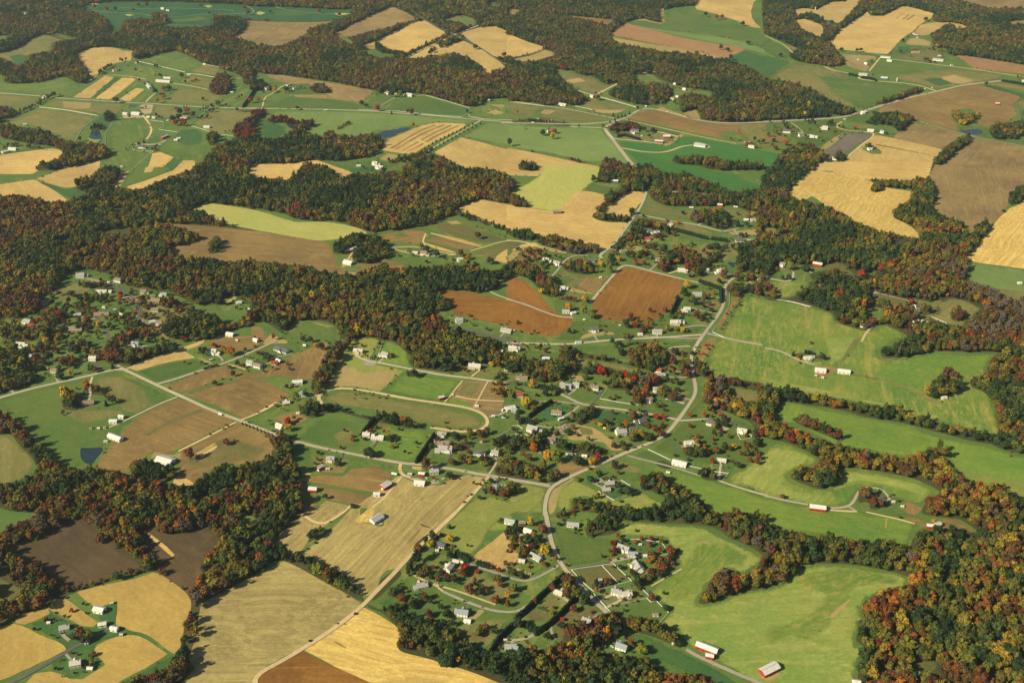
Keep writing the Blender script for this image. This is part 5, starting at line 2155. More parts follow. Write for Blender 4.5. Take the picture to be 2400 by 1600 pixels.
# ---------------------------------------------------------------- materials
MATS = {}
def new_mat(name):
    m = bpy.data.materials.new(name); m.use_nodes = True
    nt = m.node_tree; b = nt.nodes['Principled BSDF']
    b.inputs['Roughness'].default_value = 0.9
    try: b.inputs['Specular IOR Level'].default_value = 0.15
    except Exception: pass
    return m, nt, b
def N(nt, typ, **kw):
    n = nt.nodes.new(typ)
    for k, v in kw.items():
        if k.startswith('i_'):
            n.inputs[int(k[2:])].default_value = v
        else: setattr(n, k, v)
    return n
def noise(nt, vec, scale, detail=3.0, rough=0.55):
    n = N(nt, 'ShaderNodeTexNoise')
    n.inputs['Scale'].default_value = scale; n.inputs['Detail'].default_value = detail
    n.inputs['Roughness'].default_value = rough
    nt.links.new(vec, n.inputs['Vector'])
    return n.outputs[0]
def ramp(nt, fac, a, b, ca, cb):
    r = N(nt, 'ShaderNodeValToRGB')
    r.color_ramp.elements[0].position = a; r.color_ramp.elements[1].position = b
    r.color_ramp.elements[0].color = (*ca, 1); r.color_ramp.elements[1].color = (*cb, 1)
    nt.links.new(fac, r.inputs[0]); return r.outputs[0]
def mix(nt, fac, a, b, mode='MIX'):
    m = N(nt, 'ShaderNodeMix', data_type='RGBA', blend_type=mode)
    if isinstance(fac, float): m.inputs[0].default_value = fac
    else: nt.links.new(fac, m.inputs[0])
    for i, x in ((6, a), (7, b)):
        if isinstance(x, tuple): m.inputs[i].default_value = (*x[:3], 1)
        else: nt.links.new(x, m.inputs[i])
    return m.outputs[2]
def sc(c, k): return tuple(min(1, x * k) for x in c)

def ground_mat(name, c1, c2, c3, rows=0.0, patch=0.5, rowscale=0.12):
    mott = {'brg': .8, 'pgreen2': .7, 'gr2': .55, 'mead': .5, 'gr3': .4, 'green': .45, 'lawn': .35, 'olive': .4, 'emer': .15, 'brown': .25, 'umber': .3, 'gold': .25}.get(name, 0)
    """c1 main colour, c2 second patch colour, c3 colour of worn or dry streaks"""
    m, nt, b = new_mat(name)
    geo = N(nt, 'ShaderNodeNewGeometry')
    at = N(nt, 'ShaderNodeAttribute', attribute_name='rows')
    oi = N(nt, 'ShaderNodeObjectInfo')
    off = N(nt, 'ShaderNodeVectorMath', operation='ADD')
    cmb = N(nt, 'ShaderNodeCombineXYZ')
    mul = N(nt, 'ShaderNodeMath', operation='MULTIPLY', i_1=900.0)
    nt.links.new(oi.outputs['Random'], mul.inputs[0]); nt.links.new(mul.outputs[0], cmb.inputs[2])
    nt.links.new(geo.outputs['Position'], off.inputs[0]); nt.links.new(cmb.outputs[0], off.inputs[1])
    P = off.outputs[0]
    big = noise(nt, P, 0.0075, 4.0, 0.6)
    med = noise(nt, P, 0.035, 5.0, 0.65)
    fin = noise(nt, P, 0.28, 4.0, 0.7)
    col = mix(nt, ramp(nt, big, 0.5 - 0.16, 0.5 + 0.14, (0, 0, 0), (1, 1, 1)), c1, c2)
    # streaks along the working direction of the field
    mp = N(nt, 'ShaderNodeMapping'); mp.inputs['Scale'].default_value = (0.055, 0.007, 1)
    nt.links.new(at.outputs['Vector'], mp.inputs['Vector'])
    stn = noise(nt, mp.outputs[0], 1.0, 4.0, 0.6)
    sf = ramp(nt, stn, 0.53, 0.53 + 0.16 / max(patch, 0.1), (0, 0, 0), (patch, patch, patch))
    col = mix(nt, sf, col, c3)
    mf = ramp(nt, med, 0.56, 0.74, (0, 0, 0), (patch * 0.9,) * 3)
    col = mix(nt, mf, col, c3)
    if mott > 0:
        mp3 = N(nt, 'ShaderNodeMapping'); mp3.inputs['Scale'].default_value = (0.17, 0.045, 1)
        nt.links.new(at.outputs['Vector'], mp3.inputs['Vector'])
        mo = noise(nt, mp3.outputs[0], 1.0, 5.0, 0.7); mo2 = noise(nt, P, 0.012, 2.0)
        mf2 = mix(nt, 1.0, ramp(nt, mo, .47, .66, (0, 0, 0), (mott,) * 3), ramp(nt, mo2, .35, .6, (.15,) * 3, (1, 1, 1)), 'MULTIPLY')
        col = mix(nt, mf2, col, c3)
    if rows > 0:
        mp2 = N(nt, 'ShaderNodeMapping'); mp2.inputs['Scale'].default_value = (rowscale, 0.0012, 1)
        warp = N(nt, 'ShaderNodeVectorMath', operation='ADD')
        wsc = N(nt, 'ShaderNodeVectorMath', operation='SCALE'); wsc.inputs['Scale'].default_value = 26.0
        wn_ = N(nt, 'ShaderNodeTexNoise'); wn_.inputs['Scale'].default_value = 0.006; wn_.inputs['Detail'].default_value = 1.0
        nt.links.new(P, wn_.inputs['Vector']); nt.links.new(wn_.outputs['Color'], wsc.inputs[0])
        nt.links.new(at.outputs['Vector'], warp.inputs[0]); nt.links.new(wsc.outputs[0], warp.inputs[1])
        nt.links.new(warp.outputs[0], mp2.inputs['Vector'])
        rn = noise(nt, mp2.outputs[0], 1.0, 3.0, 0.75)
        if rows > .13:
            sx = N(nt, 'ShaderNodeSeparateXYZ'); nt.links.new(at.outputs['Vector'], sx.inputs[0])
            pp = N(nt, 'ShaderNodeMath', operation='PINGPONG', i_1=13.0); nt.links.new(sx.outputs[0], pp.inputs[0])
            tl = ramp(nt, pp.outputs[0], .8, 1.6, (1, 1, 1), (0, 0, 0)); tw = noise(nt, P, .02, 2.0)
            tf = mix(nt, 1.0, tl, ramp(nt, tw, .42, .58, (0, 0, 0), (.45,) * 3), 'MULTIPLY')
            col = mix(nt, tf, col, sc(c3, 1.12))
        rr = ramp(nt, rn, 0.40, 0.60, (1 - rows,) * 3, (1 + rows * 0.25,) * 3)
        col = mix(nt, 1.0, col, rr, 'MULTIPLY')
    fr = ramp(nt, fin, 0.25, 0.75, (0.80,) * 3, (1.18,) * 3)
    col = mix(nt, 1.0, col, fr, 'MULTIPLY')
    rv = ramp(nt, oi.outputs['Random'], 0.0, 1.0, (0.90, 0.91, 0.92), (1.08, 1.07, 1.04))
    col = mix(nt, 1.0, col, rv, 'MULTIPLY')
    nt.links.new(col, b.inputs['Base Color'])
    bp = N(nt, 'ShaderNodeBump'); bp.inputs['Strength'].default_value = 0.6; bp.inputs['Distance'].default_value = 6.0
    nt.links.new(big, bp.inputs['Height'])
    bp2 = N(nt, 'ShaderNodeBump'); bp2.inputs['Strength'].default_value = 0.5; bp2.inputs['Distance'].default_value = 0.5
    nt.links.new(fin, bp2.inputs['Height']); nt.links.new(bp.outputs[0], bp2.inputs['Normal'])
    nt.links.new(bp2.outputs[0], b.inputs['Normal'])
    MATS[name] = m
    return m
G = ground_mat
G('lawn',   (0.114, 0.172, 0.036), (0.071, 0.137, 0.031), (0.246, 0.235, 0.069), .05, .8)
G('olive',  (0.200, 0.178, 0.057), (0.135, 0.149, 0.044), (0.281, 0.224, 0.098), .12, .6)
G('dolive', (0.158, 0.132, 0.046), (0.105, 0.114, 0.035), (0.210, 0.157, 0.072), .1, .6)
G('green',  (0.064, 0.127, 0.029), (0.101, 0.147, 0.031), (0.172, 0.164, 0.048), 0, .35)
G('dgreen', (0.039, 0.104, 0.034), (0.060, 0.127, 0.034), (0.103, 0.148, 0.051), 0, .3)
G('emer',   (0.045, 0.150, 0.034), (0.062, 0.165, 0.034), (0.100, 0.170, 0.045), .1, .3)
G('golf',   (0.022, 0.092, 0.034), (0.042, 0.115, 0.040), (0.080, 0.120, 0.045), 0, .4)
G('gr2',    (0.098, 0.196, 0.033), (0.153, 0.232, 0.037), (0.263, 0.265, 0.053), .1, .4)
G('brg',    (0.096, 0.188, 0.033), (0.172, 0.231, 0.040), (0.376, 0.315, 0.084), .1, .75)
G('pgreen2',(0.167, 0.249, 0.048), (0.236, 0.277, 0.062), (0.368, 0.347, 0.103), .1, .7)
G('gr3',    (0.135, 0.212, 0.059), (0.175, 0.242, 0.070), (0.235, 0.258, 0.093), .08, .5)
G('mead',   (0.188, 0.236, 0.047), (0.228, 0.248, 0.057), (0.325, 0.302, 0.088), .08, .6)
G('pgreen', (0.345, 0.362, 0.092), (0.402, 0.374, 0.109), (0.460, 0.391, 0.138), .08, .4)
G('gold',   (0.576, 0.403, 0.143), (0.443, 0.302, 0.107), (0.432, 0.306, 0.111), .14, .35)
G('gold2',  (0.640, 0.450, 0.135), (0.560, 0.385, 0.113), (0.720, 0.540, 0.189), .24, .45, .16)
G('goldd',  (0.439, 0.307, 0.088), (0.388, 0.265, 0.077), (0.326, 0.212, 0.062), .1, .4)
G('tan2',   (0.397, 0.314, 0.119), (0.291, 0.229, 0.088), (0.451, 0.371, 0.151), .24, .4, .16)
G('straw',  (0.390, 0.285, 0.120), (0.300, 0.235, 0.090), (0.200, 0.190, 0.070), .06, .4)
G('brown',  (0.260, 0.170, 0.060), (0.172, 0.115, 0.044), (0.323, 0.232, 0.092), .16, .55)
G('rbrown', (0.278, 0.130, 0.026), (0.193, 0.089, 0.021), (0.328, 0.178, 0.045), .16, .4)
G('rtan',   (0.330, 0.185, 0.085), (0.285, 0.165, 0.080), (0.380, 0.240, 0.120), .1, .4)
G('umber',  (0.304, 0.211, 0.084), (0.198, 0.137, 0.060), (0.382, 0.273, 0.113), .14, .55)
G('umber2', (0.116, 0.075, 0.038), (0.083, 0.058, 0.030), (0.160, 0.111, 0.055), .12, .5)
G('grey',   (0.165, 0.140, 0.110), (0.130, 0.112, 0.090), (0.210, 0.175, 0.110), .1, .5)
G('gravel', (0.440, 0.350, 0.205), (0.380, 0.300, 0.180), (0.500, 0.420, 0.270), 0, .4)
G('floor',  (0.075, 0.070, 0.026), (0.056, 0.062, 0.024), (0.100, 0.076, 0.034), 0, .4)
G('algae',  (0.190, 0.260, 0.040), (0.160, 0.240, 0.040), (0.210, 0.270, 0.060), 0, .3)
G('road',   (0.423, 0.370, 0.265), (0.376, 0.329, 0.241), (0.470, 0.412, 0.300), 0, .3)
G('dirt',   (0.564, 0.439, 0.230), (0.502, 0.387, 0.199), (0.439, 0.334, 0.167), 0, .3)
G('path',   (0.340, 0.290, 0.170), (0.300, 0.260, 0.150), (0.260, 0.240, 0.130), 0, .3)
G('gravelroad', (0.338, 0.305, 0.240), (0.299, 0.273, 0.215), (0.403, 0.364, 0.286), 0, .3)
G('asphalt',(0.120, 0.118, 0.108), (0.100, 0.100, 0.094), (0.150, 0.145, 0.130), 0, .3)

def simple_mat(name, c, rough=0.7, var=0.12, scale=1.5, spec=0.2, metal=0.0):
    m, nt, b = new_mat(name)
    tc = N(nt, 'ShaderNodeTexCoord')
    n = noise(nt, tc.outputs['Object'], scale, 4.0)
    col = mix(nt, 1.0, ramp(nt, n, .25, .75, (1 - var,) * 3, (1 + var * .4,) * 3), tuple(c), 'MULTIPLY')
    nt.links.new(col, b.inputs['Base Color'])
    b.inputs['Roughness'].default_value = rough; b.inputs['Metallic'].default_value = metal
    b.inputs['Specular IOR Level'].default_value = spec
    MATS[name] = m; return m
def ribbed_mat(name, c, rough=0.5):
    m, nt, b = new_mat(name)
    tc = N(nt, 'ShaderNodeTexCoord')
    wv = N(nt, 'ShaderNodeTexWave'); wv.inputs['Scale'].default_value = 0.5; wv.inputs['Distortion'].default_value = 0.3
    nt.links.new(tc.outputs['Object'], wv.inputs['Vector'])
    n = noise(nt, tc.outputs['Object'], 0.25, 5.0)
    a = ramp(nt, wv.outputs[0], 0, 1, (.90,) * 3, (1.02,) * 3)
    col = mix(nt, 1.0, a, tuple(c), 'MULTIPLY')
    col = mix(nt, 1.0, ramp(nt, n, .3, .7, (.82, .80, .76), (1.03,) * 3), col, 'MULTIPLY')
    nt.links.new(col, b.inputs['Base Color']); b.inputs['Roughness'].default_value = rough
    b.inputs['Specular IOR Level'].default_value = 0.3
    MATS[name] = m; return m
SM = simple_mat
for nm, c in {'white_wall': (.80, .76, .67), 'cream_wall': (.62, .54, .38), 'tan_wall': (.47, .38, .27), 'grey_wall': (.36, .36, .33),
              'brick_wall': (.40, .17, .09), 'red_wall': (.42, .035, .022), 'brown_wall': (.17, .085, .06), 'blue_wall': (.12, .22, .34),
              'grey_roof': (.33, .33, .30), 'dark_roof': (.10, .11, .12), 'brown_roof': (.24, .18, .13), 'light_roof': (.50, .48, .41),
              'red_roof': (.34, .07, .035), 'green_roof': (.07, .24, .18), 'bluegrey_roof': (.25, .29, .31), 'pink_roof': (.33, .19, .13),
              'teal_wall': (.03, .18, .15), 'trim': (.75, .72, .65), 'chimney_brick': (.28, .12, .08)}.items():
    SM(nm, c, .85)
for nm, c in {'white_metal': (.66, .65, .61), 'grey_metal': (.42, .44, .42), 'red_metal': (.36, .05, .03)}.items():
    ribbed_mat(nm, c)
SM('dark_glass', (.03, .035, .04), .15, .05, 1, .5)
SM('tyre', (.02, .02, .02), .9)
SM('fence_paint', (.78, .75, .68), .7)
SM('paint_white', (.75, .75, .73), .3, .05, 1, .5); SM('paint_red', (.45, .02, .015), .3, .05, 1, .5)
SM('paint_dark', (.03, .035, .045), .3, .05, 1, .5); SM('paint_silver', (.38, .39, .4), .3, .05, 1, .5); SM('paint_green', (.02, .12, .08), .3, .05, 1, .5)
SM('bark', (.10, .075, .05), .95)
SM('concrete', (.50, .46, .38), .9)
def water_mat(name, c, rough):
    m, nt, b = new_mat(name)
    geo = N(nt, 'ShaderNodeNewGeometry')
    n = noise(nt, geo.outputs['Position'], 0.08, 4)
    nt.links.new(mix(nt, n, sc(c, .8), sc(c, 1.25)), b.inputs['Base Color'])
    b.inputs['Roughness'].default_value = rough; b.inputs['Specular IOR Level'].default_value = 0.5
    bp = N(nt, 'ShaderNodeBump'); bp.inputs['Strength'].default_value = .15; bp.inputs['Distance'].default_value = .1
    nt.links.new(noise(nt, geo.outputs['Position'], 1.2, 3), bp.inputs['Height']); nt.links.new(bp.outputs[0], b.inputs['Normal'])
    MATS[name] = m
water_mat('water', (.020, .036, .044), .12)
water_mat('pool_water', (.10, .42, .46), .12)

def leaf_mat(name, kind):
    m, nt, b = new_mat(name)
    if kind == 'inst': src = N(nt, 'ShaderNodeAttribute', attribute_type='INSTANCER', attribute_name='tint').outputs['Color']
    elif kind == 'obj': src = N(nt, 'ShaderNodeObjectInfo').outputs['Color']
    geo = N(nt, 'ShaderNodeNewGeometry')
    n = noise(nt, geo.outputs['Position'], 0.45, 3.0, .6)
    k = ramp(nt, n, .30, .70, (.70, .70, .72), (1.32, 1.26, 1.1))
    n2 = noise(nt, geo.outputs['Position'], 2.2, 2.0, .6)
    k2 = ramp(nt, n2, .30, .70, (.72,) * 3, (1.28,) * 3)
    col = mix(nt, 1.0, src, k, 'MULTIPLY'); col = mix(nt, 1.0, col, k2, 'MULTIPLY')
    nt.links.new(col, b.inputs['Base Color'])
    b.inputs['Roughness'].default_value = .8; b.inputs['Specular IOR Level'].default_value = .1
    MATS[name] = m
leaf_mat('foliage_wood', 'inst'); leaf_mat('foliage_single', 'obj')

# ---------------------------------------------------------------- mesh helpers
def link(o, parent=None):
    COL.objects.link(o)
    if parent is not None: o.parent = parent
    return o
def mesh_obj(name, verts, faces, mat, parent=None):
    me = bpy.data.meshes.new(name); me.from_pydata([tuple(v) for v in verts], [], faces)
    for mm in (mat if isinstance(mat, (list, tuple)) else [mat]): me.materials.append(MATS[mm])
    me.update()
    return link(bpy.data.objects.new(name, me), parent)
def empty(name, loc, rz=0.0):
    o = bpy.data.objects.new(name, None); COL.objects.link(o)
    o.location = loc; o.rotation_euler = (0, 0, rz); o.empty_display_size = 1
    return o
class MB:
    def __init__(s): s.v = []; s.f = []
    def add(s, vs, fs):
        n = len(s.v); s.v += [tuple(q) for q in vs]; s.f += [tuple(i + n for i in f) for f in fs]; return s
    def box(s, x0, y0, z0, x1, y1, z1):
        return s.add([(x0,y0,z0),(x1,y0,z0),(x1,y1,z0),(x0,y1,z0),(x0,y0,z1),(x1,y0,z1),(x1,y1,z1),(x0,y1,z1)],
                     [(0,3,2,1),(4,5,6,7),(0,1,5,4),(1,2,6,5),(2,3,7,6),(3,0,4,7)])
    def prism(s, prof, a, b, axis='x'):
        """prof: list of (across, z) going round; extruded along axis from a to b"""
        n = len(prof)
        vs = [(a, p, z) for p, z in prof] + [(b, p, z) for p, z in prof]
        if axis == 'y': vs = [(p, -x, z) for x, p, z in vs]
        fs = [tuple(range(n))[::-1], tuple(range(n, 2 * n))]
        fs += [(i, (i + 1) % n, n + (i + 1) % n, n + i) for i in range(n)]
        return s.add(vs, fs)
    def cyl(s, x, y, z0, z1, r, n=10, r2=None):
        r2 = r if r2 is None else r2
        vs = [(x + r * math.cos(2*math.pi*i/n), y + r * math.sin(2*math.pi*i/n), z0) for i in range(n)]
        vs += [(x + r2 * math.cos(2*math.pi*i/n), y + r2 * math.sin(2*math.pi*i/n), z1) for i in range(n)]
        fs = [tuple(range(n))[::-1], tuple(range(n, 2*n))] + [(i, (i+1) % n, n+(i+1) % n, n+i) for i in range(n)]
        return s.add(vs, fs)
    def obj(s, name, mat, parent=None): return mesh_obj(name, s.v, s.f, mat, parent)

# ---------------------------------------------------------------- ground
g = mesh_obj('ground', [(-9000, -1500, 0), (9000, -1500, 0), (9000, 16000, 0), (-9000, 16000, 0)], [(0, 1, 2, 3)], 'lawn')
g['kind'] = 'structure'
FNAME = {'lawn': 'lawn', 'olive': 'pasture', 'dolive': 'pasture', 'green': 'pasture', 'dgreen': 'grass_field', 'golf': 'golf_course', 'gr2': 'grass_field',
         'brg': 'grass_field', 'pgreen2': 'grass_field', 'pgreen': 'grass_field', 'emer': 'grass_field', 'gr3': 'grass_field', 'mead': 'meadow', 'gold': 'stubble_field', 'gold2': 'stubble_field', 'goldd': 'stubble_field',
         'tan2': 'stubble_field', 'straw': 'dry_grass', 'brown': 'ploughed_field', 'rbrown': 'ploughed_field', 'rtan': 'ploughed_field', 'umber': 'fallow_field', 'umber2': 'fallow_field',
         'grey': 'fallow_field', 'gravel': 'gravel_yard', 'floor': 'forest_floor', 'algae': 'water', 'water': 'water', 'road': 'road', 'dirt': 'dirt_track',
         'path': 'path', 'gravelroad': 'gravel_drive', 'asphalt': 'driveway', 'pool_water': 'water'}
levels = []
STEP = 0.008
def world_poly(p):
    return [unproj(a, b) for a, b in p]
def rough_edge(ws, amp):
    out = []
    n = len(ws)
    for i in range(n):
        a, b = ws[i], ws[(i + 1) % n]
        L = (b - a).length
        k = max(1, min(40, int(L / 14)))
        for j in range(k):
            out.append(a + (b - a) * (j / k))
    res = []
    n = len(out)
    for i, p in enumerate(out):
        t = (out[(i + 1) % n] - out[i - 1]); 
        if t.length < 1e-6: continue
        nn = Vector((-t.y, t.x, 0)).normalized()
        x, y = p.x, p.y
        d = math.sin(x * .071 + y * .053) + math.sin(x * .031 - y * .047 + 2) + .7 * math.sin(x * .19 + y * .23)
        res.append(p + nn * (amp * .45 * d))
    return res
def sheet(kind, ws, z, name=None, rowdir=None):
    me = bpy.data.meshes.new(name or FNAME[kind])
    me.from_pydata([(p.x, p.y, z) for p in ws], [], [tuple(range(len(ws)))])
    me.materials.append(MATS[kind]); me.update()
    if me.polygons[0].normal.z < 0: me.flip_normals()
    if rowdir is None:
        rowdir, _ = row_direction(ws)
    nn = Vector((-rowdir.y, rowdir.x, 0))
    at = me.attributes.new('rows', 'FLOAT_VECTOR', 'POINT')
    at.data.foreach_set('vector', [c for p in ws for c in (p.dot(nn), p.dot(rowdir), 0.0)])
    o = link(bpy.data.objects.new(name or FNAME[kind], me)); o['kind'] = 'structure'
    return o
SOFTK = {'lawn': 14, 'olive': 14, 'dolive': 14, 'green': 12, 'dgreen': 12, 'golf': 8, 'gr2': 10, 'brg': 8, 'pgreen2': 8, 'emer': 5, 'gr3': 8, 'mead': 6, 'straw': 9, 'algae': 6, 'gravel': 4, 'grey': 6, 'umber': 3, 'pgreen': 3, 'brown': 2.5}
from mathutils.geometry import delaunay_2d_cdt
def soft_sheet(kind, ws, z):
    """a patch of grass whose rim thins out into what grows round it: 'fade' is 0 at the rim and 1 inside"""
    P = np.array([(p.x, p.y) for p in ws]); n = len(P)
    x0, y0 = P.min(0); x1, y1 = P.max(0)
    area = abs(sum(P[i][0] * P[(i + 1) % n][1] - P[(i + 1) % n][0] * P[i][1] for i in range(n))) / 2
    per = sum(math.hypot(*(P[(i + 1) % n] - P[i])) for i in range(n))
    wid = min(SOFTK[kind] * (1 + y0 / 3500.0), .16 * math.sqrt(area), .6 * area / per)
    if wid < 1.5: return None
    cell = max(wid * .5, math.sqrt(area / 2500.0))
    gx, gy = np.meshgrid(np.arange(x0 + cell / 2, x1, cell), np.arange(y0 + cell / 2, y1, cell))
    Q = np.stack([gx.ravel(), gy.ravel()], 1)
    ins = np.zeros(len(Q), bool); dist = np.full(len(Q), 1e9)
    for i in range(n):
        a, b = P[i], P[(i + 1) % n]
        if a[1] != b[1]: ins ^= ((a[1] > Q[:, 1]) != (b[1] > Q[:, 1])) & (Q[:, 0] < (b[0] - a[0]) * (Q[:, 1] - a[1]) / (b[1] - a[1]) + a[0])
        e = b - a; L2 = max(e @ e, 1e-9)
        t = np.clip(((Q - a) @ e) / L2, 0, 1); dist = np.minimum(dist, np.hypot(*(Q - a - t[:, None] * e).T))
    m = ins & (dist > cell * .3); Q = Q[m]; dist = dist[m]
    vin = [Vector((float(a), float(b))) for a, b in P] + [Vector((float(a), float(b))) for a, b in Q]
    vo, eo, fo, ov, oe, of = delaunay_2d_cdt(vin, [], [tuple(range(n))], 2, 1e-4)
    if not fo: return None
    fade = []
    for v, orig in zip(vo, ov):
        f = 0.0
        for k in orig:
            if k >= n: f = min(1.0, dist[k - n] / wid)
        fade.append(f)
    nm = FNAME[kind]
    me = bpy.data.meshes.new(nm); me.from_pydata([(v.x, v.y, z) for v in vo], [], [tuple(f) for f in fo])
    soft_mat(kind); me.materials.append(MATS[kind + '_soft']); me.update()
    if me.polygons[0].normal.z < 0: me.flip_normals()
    rowdir, nn = row_direction(ws)
    at = me.attributes.new('rows', 'FLOAT_VECTOR', 'POINT')
    at.data.foreach_set('vector', [c for v in vo for c in (v.x * nn.x + v.y * nn.y, v.x * rowdir.x + v.y * rowdir.y, 0.0)])
    at = me.attributes.new('fade', 'FLOAT', 'POINT'); at.data.foreach_set('value', fade)
    o = link(bpy.data.objects.new(nm, me)); o['kind'] = 'structure'
    return o
def soft_mat(kind):
    if kind + '_soft' in MATS: return
    m = MATS[kind].copy(); m.name = kind + '_thinning'; nt = m.node_tree
    b = nt.nodes['Principled BSDF']; out = nt.nodes['Material Output']
    at = N(nt, 'ShaderNodeAttribute', attribute_name='fade'); geo = N(nt, 'ShaderNodeNewGeometry')
    nz = noise(nt, geo.outputs['Position'], .055, 5.0, .7)
    sub = N(nt, 'ShaderNodeMath', operation='MULTIPLY_ADD', i_1=1.5, i_2=-.75); nt.links.new(nz, sub.inputs[0])
    ad = N(nt, 'ShaderNodeMath', operation='ADD'); nt.links.new(at.outputs['Fac'], ad.inputs[0]); nt.links.new(sub.outputs[0], ad.inputs[1])
    # grass thins out as small tufts, so cover is either there or not
    mr = N(nt, 'ShaderNodeMapRange'); mr.inputs[1].default_value = .18; mr.inputs[2].default_value = .82
    nt.links.new(ad.outputs[0], mr.inputs[0])
    up = N(nt, 'ShaderNodeMath', operation='MULTIPLY', use_clamp=True, i_1=5.0); nt.links.new(at.outputs['Fac'], up.inputs[0])
    al = N(nt, 'ShaderNodeMath', operation='MULTIPLY'); nt.links.new(mr.outputs[0], al.inputs[0]); nt.links.new(up.outputs[0], al.inputs[1])
    tuft = noise(nt, geo.outputs['Position'], 1.1, 2.0, .6)
    tm = N(nt, 'ShaderNodeMapRange'); tm.inputs[1].default_value = .33; tm.inputs[2].default_value = .67
    tm.inputs[3].default_value = .02; tm.inputs[4].default_value = .98; nt.links.new(tuft, tm.inputs[0])
    mul = N(nt, 'ShaderNodeMath', operation='GREATER_THAN'); nt.links.new(al.outputs[0], mul.inputs[0]); nt.links.new(tm.outputs[0], mul.inputs[1])
    tr = N(nt, 'ShaderNodeBsdfTransparent'); mx = N(nt, 'ShaderNodeMixShader')
    nt.links.new(mul.outputs[0], mx.inputs[0]); nt.links.new(tr.outputs[0], mx.inputs[1]); nt.links.new(b.outputs[0], mx.inputs[2])
    nt.links.new(mx.outputs[0], out.inputs['Surface'])
    MATS[kind + '_soft'] = m
def row_direction(ws):
    best = 0; rowdir = Vector((0, 1, 0)); n = len(ws)
    for i in range(n):
        for k in (1, 3):
            e = ws[(i + k) % n] - ws[i]
            if e.length > best: best = e.length; rowdir = e.normalized()
    return rowdir, Vector((-rowdir.y, rowdir.x, 0))
def level_for(ws):
    xs = [p.x for p in ws]; ys = [p.y for p in ws]
    b = (min(xs), min(ys), max(xs), max(ys)); lv = 1
    for (q, l) in levels:
        if not (b[2] < q[0] or q[2] < b[0] or b[3] < q[1] or q[3] < b[1]): lv = max(lv, l + 1)
    levels.append((b, lv)); return lv * STEP

# raster of the survey, painter's order, to know what grows where
MX, MY, MS = 500, 200, 0.5
RW, RH = int((2352 + 2 * MX) * MS), int((1568 + 2 * MY) * MS)
MASK = np.zeros((RH, RW), np.int16)
WK = {'dark': 1, 'mix': 2, 'mixy': 3, 'mixo': 4, 'rust': 5, 'red': 6, 'yellow': 7, 'bare': 8, 'mixr': 9}
def raster(p, val):
    P = np.array([((a + MX) * MS, (b + MY) * MS) for a, b in p])
    x0, y0 = np.maximum(np.floor(P.min(0)).astype(int), 0)
    x1 = min(int(P[:, 0].max()) + 1, RW - 1); y1 = min(int(P[:, 1].max()) + 1, RH - 1)
    if x1 <= x0 or y1 <= y0: return
    yy, xx = np.mgrid[y0:y1 + 1, x0:x1 + 1] + 0.5
    ins = np.zeros(yy.shape, bool)
    n = len(P)
    for i in range(n):
        ax, ay = P[i]; bx, by = P[(i + 1) % n]
        if ay == by: continue
        c = ((ay > yy) != (by > yy)) & (xx < (bx - ax) * (yy - ay) / (by - ay) + ax)
        ins ^= c
    MASK[y0:y1 + 1, x0:x1 + 1][ins] = val
LEV = np.zeros((RH, RW), np.int16)
def level_on(p):
    global MASK
    keep = MASK; MASK = np.zeros((RH, RW), np.int16)
    raster(p, 1); m = MASK > 0; MASK = keep
    d = m.copy()
    for ax in (0, 1):
        for sft in (-1, 1): d |= np.roll(m, sft, ax)
    if not d.any(): return STEP
    lv = int(LEV[d].max()) + 1; LEV[d] = lv
    levels.append(((0, 0, 0, 0), lv)); return lv * STEP
def lookup(px, py):
    ix = ((px + MX) * MS).astype(int); iy = ((py + MY) * MS).astype(int)
    ok = (ix >= 0) & (ix < RW) & (iy >= 0) & (iy < RH)
    out = np.zeros(len(px), int)
    out[ok] = MASK[iy[ok], ix[ok]]
    return out

NLEV = 47
RAMP_Z = 0.02 + STEP * NLEV
road_no = 0
for it in ITEMS:
    c, kind, p, ex = it
    if c in 'FWP':
        if len(p) < 3: continue
        q = soften(p) if c == 'F' else chaikin(p, True, 2, .22)
        k = 'floor' if c == 'W' else kind
        if kind == 'gr': continue
        if kind == 'pool': continue
        ws = world_poly(q)
        ws0 = ws
        if c == 'F': ws = rough_edge(ws, 1.2)
        z = level_on(q)
        if kind == 'asphalt' or kind == 'gravelroad': z = max(z, RAMP_Z - .02)
        o = None
        if c == 'F' and k in SOFTK: o = soft_sheet(k, ws, z)
        if o is None: o = sheet(k, ws, z)
        raster(q, WK[kind] if c == 'W' else 0)
keep_ = MASK; MASK = np.zeros((RH, RW), np.int16)
for it in ITEMS:
    if it[0] == 'F' and len(it[2]) > 2: raster(soften(it[2]), 1 if it[1] in ('gold', 'gold2', 'goldd', 'tan2', 'brown', 'rbrown', 'rtan', 'umber', 'umber2', 'pgreen', 'pgreen2', 'brg') else 0)
CROP = MASK; MASK = keep_
